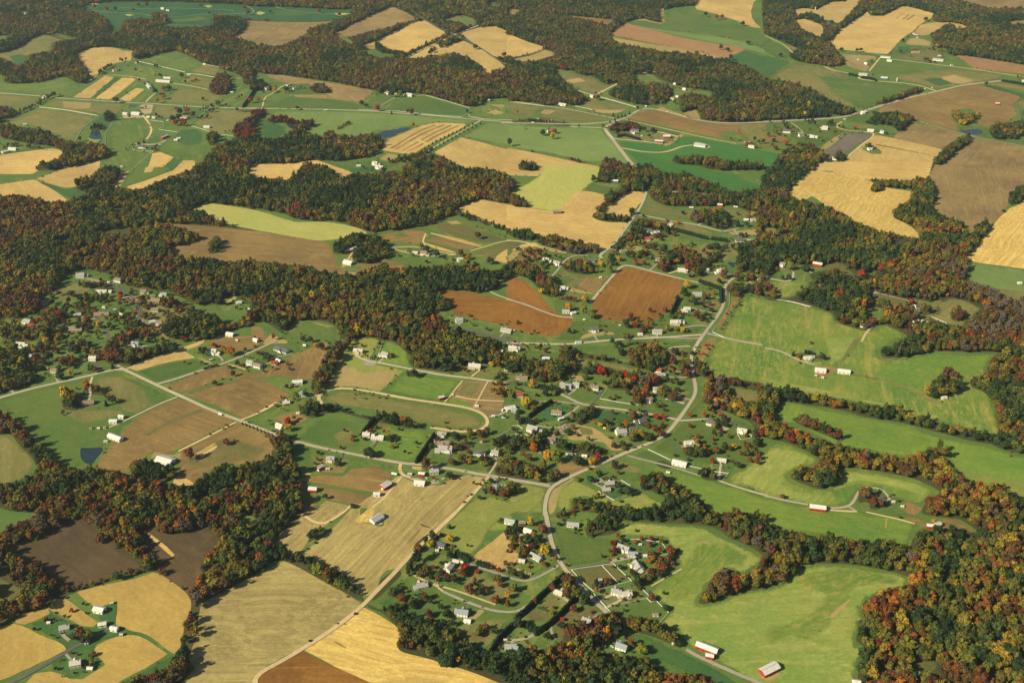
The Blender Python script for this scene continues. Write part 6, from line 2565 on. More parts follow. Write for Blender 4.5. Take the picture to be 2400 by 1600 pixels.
def ribbon(kind, p, width, z):
    p = chaikin(p, False, 3, .25) if len(p) > 2 else p
    ws = [unproj(a, b) for a, b in p]
    ws2 = [ws[0]]
    for q in ws[1:]:
        if (q - ws2[-1]).length > .5: ws2.append(q)
    ws = ws2
    if len(ws) < 2: return None
    vs = []; fs = []; rows = []; acc = 0
    for i, q in enumerate(ws):
        t = (ws[min(i + 1, len(ws) - 1)] - ws[max(i - 1, 0)]).normalized()
        n = Vector((-t.y, t.x, 0)); hw = width / 2 * (1 + .07 * math.sin(acc * .05))
        if i: acc += (q - ws[i - 1]).length
        vs += [(q.x + n.x * hw, q.y + n.y * hw, z), (q.x - n.x * hw, q.y - n.y * hw, z)]
        rows += [hw, acc, 0, -hw, acc, 0]
    fs = [(2 * i, 2 * i + 1, 2 * i + 3, 2 * i + 2) for i in range(len(ws) - 1)]
    me = bpy.data.meshes.new(FNAME[kind]); me.from_pydata(vs, [], fs); me.materials.append(MATS[kind]); me.update()
    if me.polygons[0].normal.z < 0: me.flip_normals()
    at = me.attributes.new('rows', 'FLOAT_VECTOR', 'POINT'); at.data.foreach_set('vector', rows)
    o = link(bpy.data.objects.new(FNAME[kind], me)); o['kind'] = 'structure'
    return ws
ROADW = []
for it in ITEMS:
    if it[0] == 'R':
        road_no += 1
        kind, wd = it[1], it[3]
        yy = sum(b for a, b in it[2]) / len(it[2])
        ROADW.append(ribbon(kind, it[2], wd * (1.0 if yy > 400 else 1.25), RAMP_Z + road_no * .0022))
        pp = chaikin(it[2], False, 2, .25)
        for a, b in zip(pp[:-1], pp[1:]):
            L = math.hypot(b[0] - a[0], b[1] - a[1])
            if L < .3: continue
            hw = (wd / 2 + 3) / mpp(a[1])
            nx, ny = -(b[1] - a[1]) / L * hw, (b[0] - a[0]) / L * hw * .6
            raster([(a[0] + nx, a[1] + ny), (b[0] + nx, b[1] + ny), (b[0] - nx, b[1] - ny), (a[0] - nx, a[1] - ny)], 0)

print('levels', max(l for _, l in levels))
# ---------------------------------------------------------------- tree shapes
def crown_mesh(name, seed, form, mat):
    """crown of diameter ~1 and height ~1.25 (unit), base of the crown at z=0.12"""
    r = random.Random(seed); vs = []; fs = []
    if form == 'con':
        n = 9; rings = 9
        H = 1.9
        for k in range(rings):
            z0 = .08 + (H - .1) * k / rings; z1 = z0 + (H / rings) * 1.5
            rad = .46 * (1 - k / rings) ** .8 + .03
            b = len(vs)
            for i in range(n):
                a = 2 * math.pi * (i + (k % 2) * .5) / n
                rr = rad * r.uniform(.72, 1.15)
                vs.append((rr * math.cos(a), rr * math.sin(a), z0 + r.uniform(-.03, .03)))
            vs.append((0, 0, min(z1 + .05, H)))
            for i in range(n): fs.append((b + i, b + (i + 1) % n, b + n))
        lumps = [(0, 0, .1 + H * t, .33 * (1 - t) + .03) for t in (.1, .25, .4, .55, .7, .85)]
        cards = 130; cs = .10
    else:
        lumps = []
        nl = {'round': 9, 'tall': 10, 'wide': 11}[form]
        sx, sz, zc = {'round': (.34, .34, .66), 'tall': (.28, .50, .78), 'wide': (.38, .26, .56)}[form]
        lumps.append((0, 0, zc, sx * .95))
        for i in range(nl):
            a = 2.4 * i + r.uniform(-.4, .4); q = r.uniform(-.75, 1)
            w_ = math.sqrt(max(.05, 1 - q * q * .8))
            lumps.append((sx * .85 * w_ * math.cos(a), sx * .85 * w_ * math.sin(a), zc + sz * q * .85, r.uniform(.13, .22)))
        cards = 230; cs = .075
        for (x, y, z, rad) in lumps:
            bm = bmesh.new(); bmesh.ops.create_icosphere(bm, subdivisions=1, radius=rad * .88)
            b = len(vs)
            for v in bm.verts:
                k = r.uniform(.75, 1.15); vs.append((x + v.co.x * k, y + v.co.y * k, z + v.co.z * k * .9))
            for f in bm.faces: fs.append(tuple(b + v.index for v in f.verts))
            bm.free()
    tot = sum(l[3] ** 2 for l in lumps)
    for (x, y, z, rad) in lumps:
        for _ in range(int(cards * rad * rad / tot) + 1):
            d = Vector((r.gauss(0, 1), r.gauss(0, 1), r.gauss(0, 1) + .35)).normalized()
            p = Vector((x, y, z)) + d * rad * r.uniform(.85, 1.18)
            nrm = (d + Vector((r.gauss(0, .5), r.gauss(0, .5), r.gauss(0, .5)))).normalized()
            u = nrm.orthogonal().normalized(); v = nrm.cross(u)
            ang = r.uniform(0, 6.28); u2 = u * math.cos(ang) + v * math.sin(ang); v2 = nrm.cross(u2)
            s1, s2 = cs * r.uniform(.6, 1.2), cs * r.uniform(.5, 1.0)
            b = len(vs)
            vs += [tuple(p + u2 * s1), tuple(p + v2 * s2), tuple(p - u2 * s1), tuple(p - v2 * s2)]
            fs.append((b, b + 1, b + 2, b + 3))
    me = bpy.data.meshes.new(name); me.from_pydata([tuple(v) for v in vs], [], fs); me.materials.append(MATS[mat]); me.update()
    return me
FORMS = ['round', 'tall', 'wide', 'round', 'tall', 'wide', 'round', 'con']
protoC = bpy.data.collections.new('wood_tree_shapes')
for i, fm in enumerate(FORMS):
    o = bpy.data.objects.new('tree_shape', crown_mesh('tree_shape', 10 + i, fm, 'foliage_wood'))
    protoC.objects.link(o)
single_mesh = {'deci': [crown_mesh('crown', 50 + i, fm, 'foliage_single') for i, fm in enumerate(['round', 'wide', 'round', 'tall'])],
               'con': [crown_mesh('crown', 60 + i, 'con', 'foliage_single') for i in range(2)]}
def trunk_mesh():
    m = MB(); m.cyl(0, 0, 0, .45, .045, 7, .025)
    for a in (0.3, 2.4, 4.5):
        d = Vector((math.cos(a), math.sin(a), 1.1)).normalized(); o = Vector((0, 0, .28)); s = d.orthogonal().normalized(); t = d.cross(s)
        ring = [o + s * .018 * math.cos(q) + t * .018 * math.sin(q) for q in (0, 1.57, 3.14, 4.71)]
        e = o + d * .36
        m.add([tuple(q) for q in ring] + [tuple(e)], [(0, 1, 4), (1, 2, 4), (2, 3, 4), (3, 0, 4)])
    me = bpy.data.meshes.new('trunk'); me.from_pydata(m.v, [], m.f); me.materials.append(MATS['bark']); me.update(); return me
TRUNK = trunk_mesh()

def scatter_group():
    ng = bpy.data.node_groups.new('scatter', 'GeometryNodeTree')
    ng.interface.new_socket('Geometry', in_out='INPUT', socket_type='NodeSocketGeometry')
    ng.interface.new_socket('Geometry', in_out='OUTPUT', socket_type='NodeSocketGeometry')
    n = ng.nodes; l = ng.links
    gi = n.new('NodeGroupInput'); go = n.new('NodeGroupOutput')
    m2p = n.new('GeometryNodeMeshToPoints')
    iop = n.new('GeometryNodeInstanceOnPoints'); ci = n.new('GeometryNodeCollectionInfo')
    ci.inputs[0].default_value = protoC; ci.inputs[1].default_value = True; ci.inputs[2].default_value = True
    def attr(nm, t):
        a = n.new('GeometryNodeInputNamedAttribute'); a.data_type = t; a.inputs[0].default_value = nm; return a.outputs[0]
    iop.inputs['Pick Instance'].default_value = True
    l.new(gi.outputs[0], m2p.inputs[0]); l.new(m2p.outputs[0], iop.inputs['Points'])
    l.new(ci.outputs[0], iop.inputs['Instance'])
    l.new(attr('which', 'INT'), iop.inputs['Instance Index'])
    l.new(attr('spin', 'FLOAT_VECTOR'), iop.inputs['Rotation'])
    l.new(attr('size', 'FLOAT_VECTOR'), iop.inputs['Scale'])
    l.new(iop.outputs[0], go.inputs[0])
    return ng
NG = scatter_group()
def scatter(name, P, size, which, tint):
    me = bpy.data.meshes.new(name); me.vertices.add(len(P)); me.vertices.foreach_set('co', np.asarray(P, np.float32).ravel())
    a = me.attributes.new('size', 'FLOAT_VECTOR', 'POINT'); a.data.foreach_set('vector', np.asarray(size, np.float32).ravel())
    a = me.attributes.new('spin', 'FLOAT_VECTOR', 'POINT')
    sp = np.zeros((len(P), 3), np.float32); sp[:, 2] = rng.uniform(0, 6.28, len(P)); a.data.foreach_set('vector', sp.ravel())
    a = me.attributes.new('which', 'INT', 'POINT'); a.data.foreach_set('value', np.asarray(which, np.int32))
    a = me.attributes.new('tint', 'FLOAT_VECTOR', 'POINT'); a.data.foreach_set('vector', np.asarray(tint, np.float32).ravel())
    me.update()
    o = link(bpy.data.objects.new(name, me)); md = o.modifiers.new('scatter', 'NODES'); md.node_group = NG
    return o

TINT = {'dgreen': (.030, .056, .019), 'green': (.064, .090, .022), 'olive': (.122, .118, .021), 'brown': (.105, .066, .026), 'grey': (.115, .095, .070),
        'gold': (.215, .165, .022), 'yellow': (.30, .205, .023), 'orange': (.28, .105, .016), 'rust': (.155, .064, .021), 'red': (.19, .036, .020), 'maroon': (.090, .034, .022)}
PAL = {1: dict(dgreen=30, green=25, olive=24, brown=9, grey=3, gold=5, rust=4, red=.4, maroon=1),
       2: dict(dgreen=22, green=22, olive=29, brown=8, grey=2.5, gold=10, yellow=.8, orange=1.2, rust=6, red=.6, maroon=1),
       3: dict(dgreen=16, green=17, olive=30, brown=8, grey=2, gold=15, yellow=1.8, orange=2.5, rust=9, red=1, maroon=1),
       4: dict(dgreen=15, green=15, olive=26, brown=6, grey=1, gold=19, yellow=2.5, orange=7, rust=15, red=1, maroon=.5),
       9: dict(dgreen=11, green=11, olive=22, gold=12, yellow=1, orange=4, rust=14, red=1, maroon=2, brown=14, grey=3),
       5: dict(brown=40, rust=25, olive=12, dgreen=8, maroon=10, orange=3, grey=6),
       6: dict(red=25, maroon=35, rust=20, brown=20), 7: dict(gold=50, yellow=25, olive=25),
       8: dict(grey=70, brown=20, rust=5, olive=5)}
def vnoise(P, sc_, seed):
    r_ = np.random.default_rng(seed).uniform(0, 1, (256, 256)); x = P[:, 0] / sc_ + 97.3; y = P[:, 1] / sc_ + 31.7
    xi = np.floor(x).astype(int); yi = np.floor(y).astype(int); fx = x - xi; fy = y - yi; fx = fx * fx * (3 - 2 * fx); fy = fy * fy * (3 - 2 * fy)
    g_ = lambda i, j: r_[(xi + i) % 256, (yi + j) % 256]
    return (g_(0, 0) * (1 - fx) + g_(1, 0) * fx) * (1 - fy) + (g_(0, 1) * (1 - fx) + g_(1, 1) * fx) * fy
def tints(kinds, P):
    names = list(TINT); T = np.array([TINT[n] for n in names])
    n = len(kinds); out = np.zeros((n, 3))
    cl = vnoise(P, 190, 11) * .8 + vnoise(P, 70, 2) * .85 + vnoise(P, 26, 3) * .8 + rng.uniform(0, 1, n) * .62
    for k, pal in PAL.items():
        m = kinds == k
        if not m.any(): continue
        ks = [q for q in ('dgreen', 'green', 'olive', 'gold', 'yellow', 'orange', 'red', 'rust', 'maroon', 'brown', 'grey') if q in pal]
        wts = np.array([pal[q] for q in ks], float); cum = np.cumsum(wts) / wts.sum()
        um = np.argsort(np.argsort(cl[m])) / m.sum()
        idx = np.minimum(np.searchsorted(cum, um), len(ks) - 1)
        out[m] = T[[names.index(ks[i]) for i in idx]]
    gl = out.mean(1, keepdims=True); out = gl + (out - gl) * .98; out *= .88
    out *= rng.uniform(.72, 1.34, (n, 1)) * rng.uniform(.92, 1.08, (n, 3))
    return out

# ---------------------------------------------------------------- woods
def wood_points():
    sp = 8.5
    ys = np.arange(700, 6900, sp)
    out = []
    for y in ys:
        xm = min(4200, 620 + y * .62)
        xs = np.arange(-xm, xm, sp)
        out.append(np.stack([xs, np.full(len(xs), y)], 1))
    P = np.concatenate(out)
    P = P + rng.uniform(-sp * .46, sp * .46, P.shape)
    hgt = np.clip(rng.normal(17, 3.0, len(P)), 9, 25)
    bx, by = proj_np(P, 1.0)
    kb = lookup(bx, by)
    tx, ty = proj_np(P, 10.0)
    kt = lookup(tx, ty)
    ok = (kb > 0) & (kt > 0)
    # narrow strips: accept smaller trees where only the tall ones overshoot
    lx, ly = proj_np(P, 5.0); kl = lookup(lx, ly)
    mid = (kb > 0) & (kl > 0) & ~ok
    hgt[mid] = rng.uniform(8, 12, mid.sum())
    ok |= mid
    ax, ay = proj_np(P, -3.0); ka = lookup(ax, ay)      # rims and very narrow strips
    rim = (kb > 0) & (ka > 0) & ~ok
    hgt[rim] = rng.uniform(5, 8, rim.sum())
    ok |= rim
    ok &= rng.uniform(0, 1, len(P)) > .05
    ok &= ~((vnoise(P, 32, 21) > .86) & (P[:, 1] > 1900) & (hgt > 12))      # small clearings
    return P[ok], hgt[ok], kb[ok]
P, hgt, kd = wood_points()
# hedgerows traced as lines
hp = []; hh = []; hk = []
for it in ITEMS:
    if it[0] == 'H':
        ws = [unproj(a, b + 1) for a, b in it[2]]
        for a, b in zip(ws[:-1], ws[1:]):
            n = max(1, int((b - a).length / 6))
            for j in range(n):
                q = a + (b - a) * ((j + random.random()) / n)
                hp.append((q.x + random.uniform(-5, 5), q.y + random.uniform(-5, 5))); hh.append(random.uniform(8, 16)); hk.append(WK[it[1]])
P = np.concatenate([P, np.array(hp)]); hgt = np.concatenate([hgt, hh]); kd = np.concatenate([kd, hk])
WOODS = [((230, 560), 'dense autumn woodland of gold, rust and green crowns covering the left side of the valley'),
         ((1000, 420), 'broad olive and gold woodland in the middle of the photo above the long brown fields'),
         ((700, 150), 'dark green far woodland between the golf course and the long road'),
         ((200, 60), 'hazy dark woodland in the far left corner beside the golf course'),
         ((1550, 160), 'dark woodland on the far slope between the striped field and the road junction'),
         ((2200, 90), 'distant dark woodland at the far right behind the farm with grey barns'),
         ((2000, 560), 'wide mixed woodland on the right running down from the golden terraced field'),
         ((850, 720), 'rust and olive wood stretching towards the oval track from behind'),
         ((1450, 870), 'scattered tree belts among the houses along the winding pale road'),
         ((1950, 1050), 'long curving tree belts dividing the bright green fields on the right'),
         ((2180, 1350), 'orange and gold woodland filling the bottom right corner'),
         ((1250, 1500), 'mixed autumn woodland at the bottom edge right of the golden field'),
         ((350, 1180), 'dark and rusty woodland in the lower left around the dull brown fields'),
         ((700, 1330), 'narrow tree belt between the two pale stubble fields')]
ctr = np.array([[*unproj(*c[0])][:2] for c in WOODS])
px_, py_ = proj_np(P, 0.0)
ci_ = np.array([c[0] for c in WOODS], float)
asg = np.argmin((px_[:, None] - ci_[None, :, 0]) ** 2 + 2.2 * (py_[:, None] - ci_[None, :, 1]) ** 2, 1)
TN = tints(kd, P)
for wi, (c, lab) in enumerate(WOODS):
    m = asg == wi
    if m.sum() == 0: continue
    n = int(m.sum())
    P3 = np.zeros((n, 3)); P3[:, :2] = P[m]
    h = hgt[m]
    dia = h / 1.22 * np.clip(rng.lognormal(-.14, .27, n), .45, 1.5)
    which = rng.choice(7, n)
    con = (rng.uniform(0, 1, n) < np.where(kd[m] == 1, .05, .02)); which[con] = 7
    sz = np.stack([dia, dia, h / 1.22], 1); sz[con] *= (.6, .6, .62)
    tn = TN[m].copy(); tn[con] = np.array(TINT['dgreen']) * .8
    o = scatter('woodland', P3, sz, which, tn); o['kind'] = 'stuff'; o['label'] = lab; o['category'] = 'woodland'
print('wood trees', len(P))

# ---------------------------------------------------------------- labels: every thing is described from the landmark nearest to it
LAND = [('golf course clubhouse', 372, 20), ('pond by the golf greens', 478, 12), ('far farm with long grey sheds', 345, 190), ('white barns by the gravel yard', 305, 262),
 ('white fenced paddock with red barn', 355, 325), ('green algae pond', 217, 315), ('orange maples by the far road', 580, 232), ('farmhouse by the far road', 625, 205),
 ('long blue pond', 905, 305), ('striped brown strip field', 970, 318), ('farmhouse below the striped field', 867, 380), ('crossing between the far golden fields', 1050, 85),
 ('village houses at the top edge', 1310, 15), ('red barn in white fenced square', 1530, 320), ('grey barn on bright green field', 1608, 334), ('far road junction', 1475, 250),
 ('lone house with single red tree', 1262, 302), ('farmyard in woods above the junction', 1550, 200), ('far green barn', 2030, 180), ('far grey barn by dirt road', 2155, 140),
 ('houses on the far right lawn', 1865, 300), ('house island in golden field', 2000, 342), ('small red barn in brown field', 2290, 240), ('far right pond', 2232, 302),
 ('green roofed barn by the lane', 1411, 415), ('dark brown barn between golden fields', 1280, 487), ('red roofed house by the lane', 1483, 548), ('three red maples on the lawn', 1470, 600),
 ('square red ploughed field', 1465, 680), ('white house among yellow trees', 1395, 640), ('sheds by the yellow trees', 1305, 712), ('grey house by bare earth drive', 1363, 757),
 ('farmhouse in the long loop drive', 970, 580), ('white barn by brown field wood', 800, 605), ('white barn on pale green field', 501, 508), ('round tree island in brown field', 494, 565),
 ('pond in the left suburb', 100, 690), ('green roofed house in left suburb', 375, 674), ('red and white roofed house', 70, 745), ('brick suburb house by the road fork', 265, 715),
 ('left road fork', 275, 845), ('round clump with brick house', 200, 922), ('white arched barn by the dark pond', 264, 1003), ('long white barn by yellow rows', 380, 1058),
 ('white houses above the brown fields', 583, 830), ('white barn near the oval track', 684, 878), ('oval dirt track', 930, 940), ('cul-de-sac circle', 850, 835), ('horse paddocks right of the oval', 1080, 910),
 ('blue roofed barn by the paddocks', 1180, 938), ('house behind dark cypress hedge', 1017, 1025), ('cluttered farmyard with yellow house', 975, 1095), ('red walled barn on brown field', 718, 1125),
 ('grey barn alone in the pale stubble', 865, 1190), ('Y junction of the pale roads', 1262, 1110), ('three grey houses by the curved lane', 1320, 885), ('large orange tree by white house', 1478, 910),
 ('house with turquoise swimming pool', 1640, 975), ('long white shed by the lane', 1560, 1062), ('grey house with bright red tree', 1656, 1052), ('brick house in white fence yard', 1395, 1112),
 ('diagonal conifer belt by lane', 1345, 940), ('tan house by the tan field', 1285, 1000), ('white barns on the green ridge', 1905, 850), ('house in ring of shrubs', 1858, 820),
 ('long red barn on green field', 1876, 1166), ('white house in the looping drive', 2026, 1148), ('red barn pair by the right wood', 2143, 1206), ('red barn in right woods', 1876, 605),
 ('white sheds in the right woods', 2125, 740), ('farm on the right ridge', 1983, 742), ('fenced manor among ruby trees', 1440, 1260), ('white divided paddock', 1380, 1320), ('house inside white rail fence', 1425, 1360),
 ('twin dark hedges by the road', 1255, 1400), ('blue grey house with curved drive', 967, 1347), ('brick house with long pale drive', 1060, 1408), ('white house with many dark shrubs', 1035, 1302),
 ('small tan rectangular field', 1150, 1260), ('cottage with yellow roadside trees', 1235, 1275), ('big red barn on the green hill', 1623, 1490), ('red barn at the bottom edge', 1768, 1538), ('big yellow tree near the bottom', 1393, 1455),
 ('lone house in the bottom wood', 1430, 1483), ('golden field farm at lower left', 150, 1440), ('white barn trio lower left', 235, 1410), ('brick house at lower left edge', 172, 1525), ('golden field at the bottom', 850, 1480),
 ('winding lane in the right middle', 1660, 650), ('house above the oval track', 880, 812), ('house on the track road', 1090, 842), ('lower left rusty wood', 330, 1180), ('middle hedge of the pale fields', 760, 1340)]
THINGS = []
def register(o, desc, cat, px, py, group=None):
    o['category'] = cat
    if group: o['group'] = group
    THINGS.append((o, desc, px, py))
ORD = ['nearest'] + [q + ' nearest' for q in 'second third fourth fifth sixth seventh eighth ninth tenth eleventh twelfth thirteenth fourteenth'.split()]
def write_labels():
    groups = {}
    for o, desc, x, y in THINGS:
        best = None
        for nm, lx, ly in LAND:
            d = math.hypot(x - lx, (y - ly) * 1.5)
            if best is None or d < best[0]: best = (d, nm, x - lx, (y - ly) * 1.5)
        d, nm, dx, dy = best
        if d < 9: rel = 'at the'
        elif abs(dx) > abs(dy): rel = 'left of the' if dx < 0 else 'right of the'
        else: rel = 'behind the' if dy < 0 else 'in front of the'
        groups.setdefault((desc, rel, nm), []).append((d, o))
    for (desc, rel, nm), lst in groups.items():
        lst.sort(key=lambda q: q[0])
        for i, (d, o) in enumerate(lst):
            o['label'] = f"{desc} {rel} {nm}" if len(lst) == 1 else f"{desc}, {ORD[min(i, 13)]} {rel} {nm}"

# ---------------------------------------------------------------- buildings
def gable(mb, prof_w, he, hr, x0, x1, axis='x', off=0.0):
    w2 = prof_w / 2
    return mb.prism([(off - w2, 0), (off + w2, 0), (off + w2, he), (off, hr), (off - w2, he)], x0, x1, axis)
def roof_slab(mb, prof_w, he, hr, x0, x1, axis='x', off=0.0, over=.5, th=.28):
    w2 = prof_w / 2; sl = (hr - he) / w2; wo = w2 + over; ze = he - sl * over
    return mb.prism([(off - wo, ze + .04), (off, hr + .04), (off + wo, ze + .04), (off + wo, ze + th), (off, hr + th + .05), (off - wo, ze + th)], x0 - over, x1 + over, axis)
def win_mesh():
    m = MB(); m.box(-.65, -.05, 0, .65, .05, 1.6)
    n = len(m.f); m.box(-.5, -.09, .14, .5, .09, 1.46)
    me = bpy.data.meshes.new('window'); me.from_pydata(m.v, [], m.f); me.materials.append(MATS['trim']); me.materials.append(MATS['dark_glass'])
    for i, p in enumerate(me.polygons): p.material_index = 0 if i < n else 1
    me.update(); return me
WIN = win_mesh()
def put_window(par, x, y, z, rz):
    o = bpy.data.objects.new('window', WIN); link(o, par); o.location = (x, y, z); o.rotation_euler = (0, 0, rz)
ROOFS = {'grey_roof': 'grey', 'dark_roof': 'dark', 'brown_roof': 'brown', 'light_roof': 'pale grey', 'red_roof': 'red', 'green_roof': 'green', 'bluegrey_roof': 'blue-grey', 'pink_roof': 'pinkish',
         'white_metal': 'white', 'grey_metal': 'grey', 'red_metal': 'red'}
def house(kind, c, ang, L, Wd, px, py, rnd, near):
    wall = {'house': 'white_wall', 'thouse': 'cream_wall', 'ghouse': 'white_wall', 'bhouse': 'brick_wall', 'rhouse': 'tan_wall', 'redhouse': 'white_wall', 'redhouse2': 'tan_wall',
            'yhouse': 'cream_wall', 'bluehouse': 'tan_wall', 'longhouse': 'white_wall'}[kind]
    roof = {'house': rnd.choice(['grey_roof', 'light_roof', 'light_roof', 'grey_roof', 'dark_roof', 'brown_roof']), 'thouse': rnd.choice(['brown_roof', 'light_roof']), 'ghouse': rnd.choice(['grey_roof', 'bluegrey_roof']),
            'bhouse': rnd.choice(['brown_roof', 'grey_roof']), 'rhouse': 'pink_roof', 'redhouse': 'red_roof', 'redhouse2': 'bluegrey_roof', 'yhouse': 'grey_roof', 'bluehouse': 'bluegrey_roof', 'longhouse': 'light_roof'}[kind]
    if kind == 'redhouse2': wall = 'white_wall'
    L = max(11, min(L * .94, 30)); W_ = Wd or max(8.5, min(12.5, L * .55))
    two = rnd.random() < .62 and kind not in ('longhouse', 'bluehouse', 'bhouse')
    he = 5.6 if two else 3.1; hr = he + W_ / 2 * rnd.uniform(.62, .82)
    gar = L > 17 and rnd.random() < .75
    Lm = L * .7 if gar else L
    root = empty({'bhouse': 'brick_house', 'longhouse': 'bungalow', 'bluehouse': 'bungalow'}.get(kind, 'house'), c, ang)
    sgn = rnd.choice((-1, 1))
    x0, x1 = (-L / 2, -L / 2 + Lm) if sgn > 0 else (L / 2 - Lm, L / 2)
    wm = MB(); rm = MB()
    gable(wm, W_, he, hr, x0, x1); roof_slab(rm, W_, he, hr, x0, x1)
    nx = (x0 + x1) / 2
    if two or rnd.random() < .5:      # front gable facing the yard
        Ww = min(W_ * .62, Lm * .4); wx = nx + rnd.uniform(-.22, .22) * Lm; pr = rnd.uniform(1.2, 3.2); side = rnd.choice((-1, 1))
        h2 = he + Ww / 2 * .78
        a, b = (0.1, W_ / 2 + pr) if side < 0 else (-(W_ / 2 + pr), -0.1)
        gable(wm, Ww, he - .02, h2, a, b, 'y', wx); roof_slab(rm, Ww, he, h2, a, b, 'y', wx, .4)
    walls = wm.obj('wall', wall, root); ro = rm.obj('roof', roof, root)
    ch = MB(); cx = x0 + Lm * rnd.choice((.2, .8)); ch.box(cx - .5, -.5 + rnd.uniform(-1, 1), he, cx + .5, .5 + rnd.uniform(-.2, .8), hr + 1.1)
    ch.obj('chimney', 'chimney_brick', ro)
    if gar:
        gm = MB(); gr_ = MB(); a, b = (x1 + .01, L / 2) if sgn > 0 else (-L / 2, x0 - .01)
        Wg = W_ * .78; gy = rnd.choice((-1, 1)) * W_ * .18; hg = 2.9
        gable(gm, Wg, hg, hg + Wg / 2 * .6, a, b, 'x', gy); roof_slab(gr_, Wg, hg, hg + Wg / 2 * .6, a + (.5 if sgn > 0 else 0), b - (0 if sgn > 0 else .5), 'x', gy, .45)
        gm.obj('garage_wall', wall, root); gr_.obj('garage_roof', roof, root)
        if near:
            dm = MB(); xm = (a + b) / 2
            dm.box(xm - 1.9, gy - Wg / 2 - .06, 0, xm + 1.9, gy - Wg / 2 + .05, 2.3); dm.obj('garage_door', 'trim', root)
    if near:
        nW = max(2, int(Lm / 3.4))
        for s in (-1, 1):
            for fl in ((.9, 3.7) if two else (.9,)):
                for k in range(nW):
                    if s < 0 and fl < 1 and k == nW // 2: continue
                    put_window(root, x0 + Lm * (k + .5) / nW, s * (W_ / 2 + .03), fl, 0)
        for xe, sg in ((x0, -1), (x1, 1)):
            if gar and ((sgn > 0) == (sg > 0)): continue
            for yy in (-W_ * .22, W_ * .22): put_window(root, xe + sg * .03, yy, 3.7 if two else .9, math.pi / 2)
        dm = MB(); xm = x0 + Lm * (nW // 2 + .5) / nW; dm.box(xm - .55, -W_ / 2 - .08, 0, xm + .55, -W_ / 2 + .05, 2.2); dm.obj('door', 'brown_wall', root)
        if rnd.random() < .6:
            pm = MB(); pm.box(nx - 3.2, W_ / 2 + .12, 0, nx + 3.2, W_ / 2 + 3.4, .7); pm.obj('deck', 'concrete' if rnd.random() < .5 else 'tan_wall', root)
    wn_ = {'white_wall': 'white', 'cream_wall': 'cream', 'tan_wall': 'tan', 'brick_wall': 'brick', 'grey_wall': 'grey'}[wall]
    size = 'two-storey' if two else 'low'
    register(root, f"{size} {wn_} {ROOFS[roof].replace(' ', '-')}-roofed house", 'house', px, py, 'houses scattered across the valley')
def barn(kind, c, ang, L, Wd, px, py, rnd, near):
    wall, roof = {'wbarn': ('white_wall', 'white_metal'), 'rbarn': ('red_wall', 'white_metal'), 'greybarn': ('white_wall', 'grey_metal'), 'gbarn': ('teal_wall', 'white_metal'),
                  'brbarn': ('brown_wall', 'brown_roof'), 'bigbarn': ('white_wall', 'white_metal'), 'hangar': ('white_wall', 'grey_metal'), 'bluebarn': ('grey_wall', 'bluegrey_roof'), 'bluebarn2': ('grey_wall', 'bluegrey_roof')}[kind]
    L = max(9, min(L / 1.06, 62)); W_ = min((Wd or 12) * .68, L * .66); he = 4.6 if kind != 'hangar' else 5.5
    if kind == 'rbarn': he = 5.6
    hr = he + W_ / 2 * (.42 if W_ > 10 else .55)
    root = empty('barn', c, ang)
    m = MB(); gable(m, W_, he, hr, -L / 2, L / 2); m.obj('wall', wall, root)
    r_ = MB(); roof_slab(r_, W_, he, hr, -L / 2, L / 2, over=.6, th=.22); ro = r_.obj('roof', roof, root)
    vm = MB(); vm.box(-L / 2 + 1, -.25, hr + .22, L / 2 - 1, .25, hr + .55); vm.obj('ridge_vent', 'grey_metal', ro)
    for s in (-1, 1):
        d = MB(); d.box(s * L / 2 - .08, -1.9, 0, s * L / 2 + .08, 1.9, 3.4); d.obj('door', 'brown_wall' if rnd.random() < .5 else 'trim', root)
    if near:
        k = max(1, int(L / 6))
        for i in range(k):
            d = MB(); x = -L / 2 + L * (i + .5) / k; d.box(x - 1.1, -W_ / 2 - .06, 1.2, x + 1.1, -W_ / 2 + .05, 2.6)
            d.obj('window', 'dark_glass', root)
    cw = {'white_wall': 'white', 'red_wall': 'red', 'brown_wall': 'dark brown', 'teal_wall': 'green', 'grey_wall': 'grey'}[wall]
    sz = 'long' if L > 24 else 'small' if L < 14 else 'medium'
    register(root, f"{sz} {cw} {ROOFS[roof]}-roofed barn", 'barn', px, py, 'farm barns in the fields')
def shed(c, ang, L, px, py, rnd):
    L = max(4, min(L, 11)); W_ = L * rnd.uniform(.6, .85)
    wl_ = rnd.choice(['white_wall', 'white_wall', 'cream_wall', 'tan_wall']); rf = rnd.choice(['white_metal', 'white_metal', 'light_roof', 'grey_metal', 'brown_roof'])
    root = empty('shed', c, ang); m = MB(); gable(m, W_, 2.5, 2.5 + W_ * .3, -L / 2, L / 2); m.obj('wall', wl_, root)
    r_ = MB(); roof_slab(r_, W_, 2.5, 2.5 + W_ * .3, -L / 2, L / 2, over=.3, th=.16); r_.obj('roof', rf, root)
    d = MB(); d.box(-.7, -W_ / 2 - .06, 0, .7, -W_ / 2 + .04, 2.1); d.obj('door', 'brown_wall', root)
    nm = {'white_wall': 'white', 'cream_wall': 'cream', 'tan_wall': 'tan'}[wl_]
    register(root, f"{nm} {ROOFS.get(rf, 'pale').replace(' ', '-')}-roofed shed", 'shed', px, py, 'small sheds and outbuildings')
def wheel_mesh():
    m = MB(); m.cyl(0, 0, -.12, .12, .34, 12)
    vs = [(x, z, y) for x, y, z in m.v]
    me = bpy.data.meshes.new('wheel'); me.from_pydata(vs, [], m.f); me.materials.append(MATS['tyre']); me.update(); return me
WHEEL = wheel_mesh()
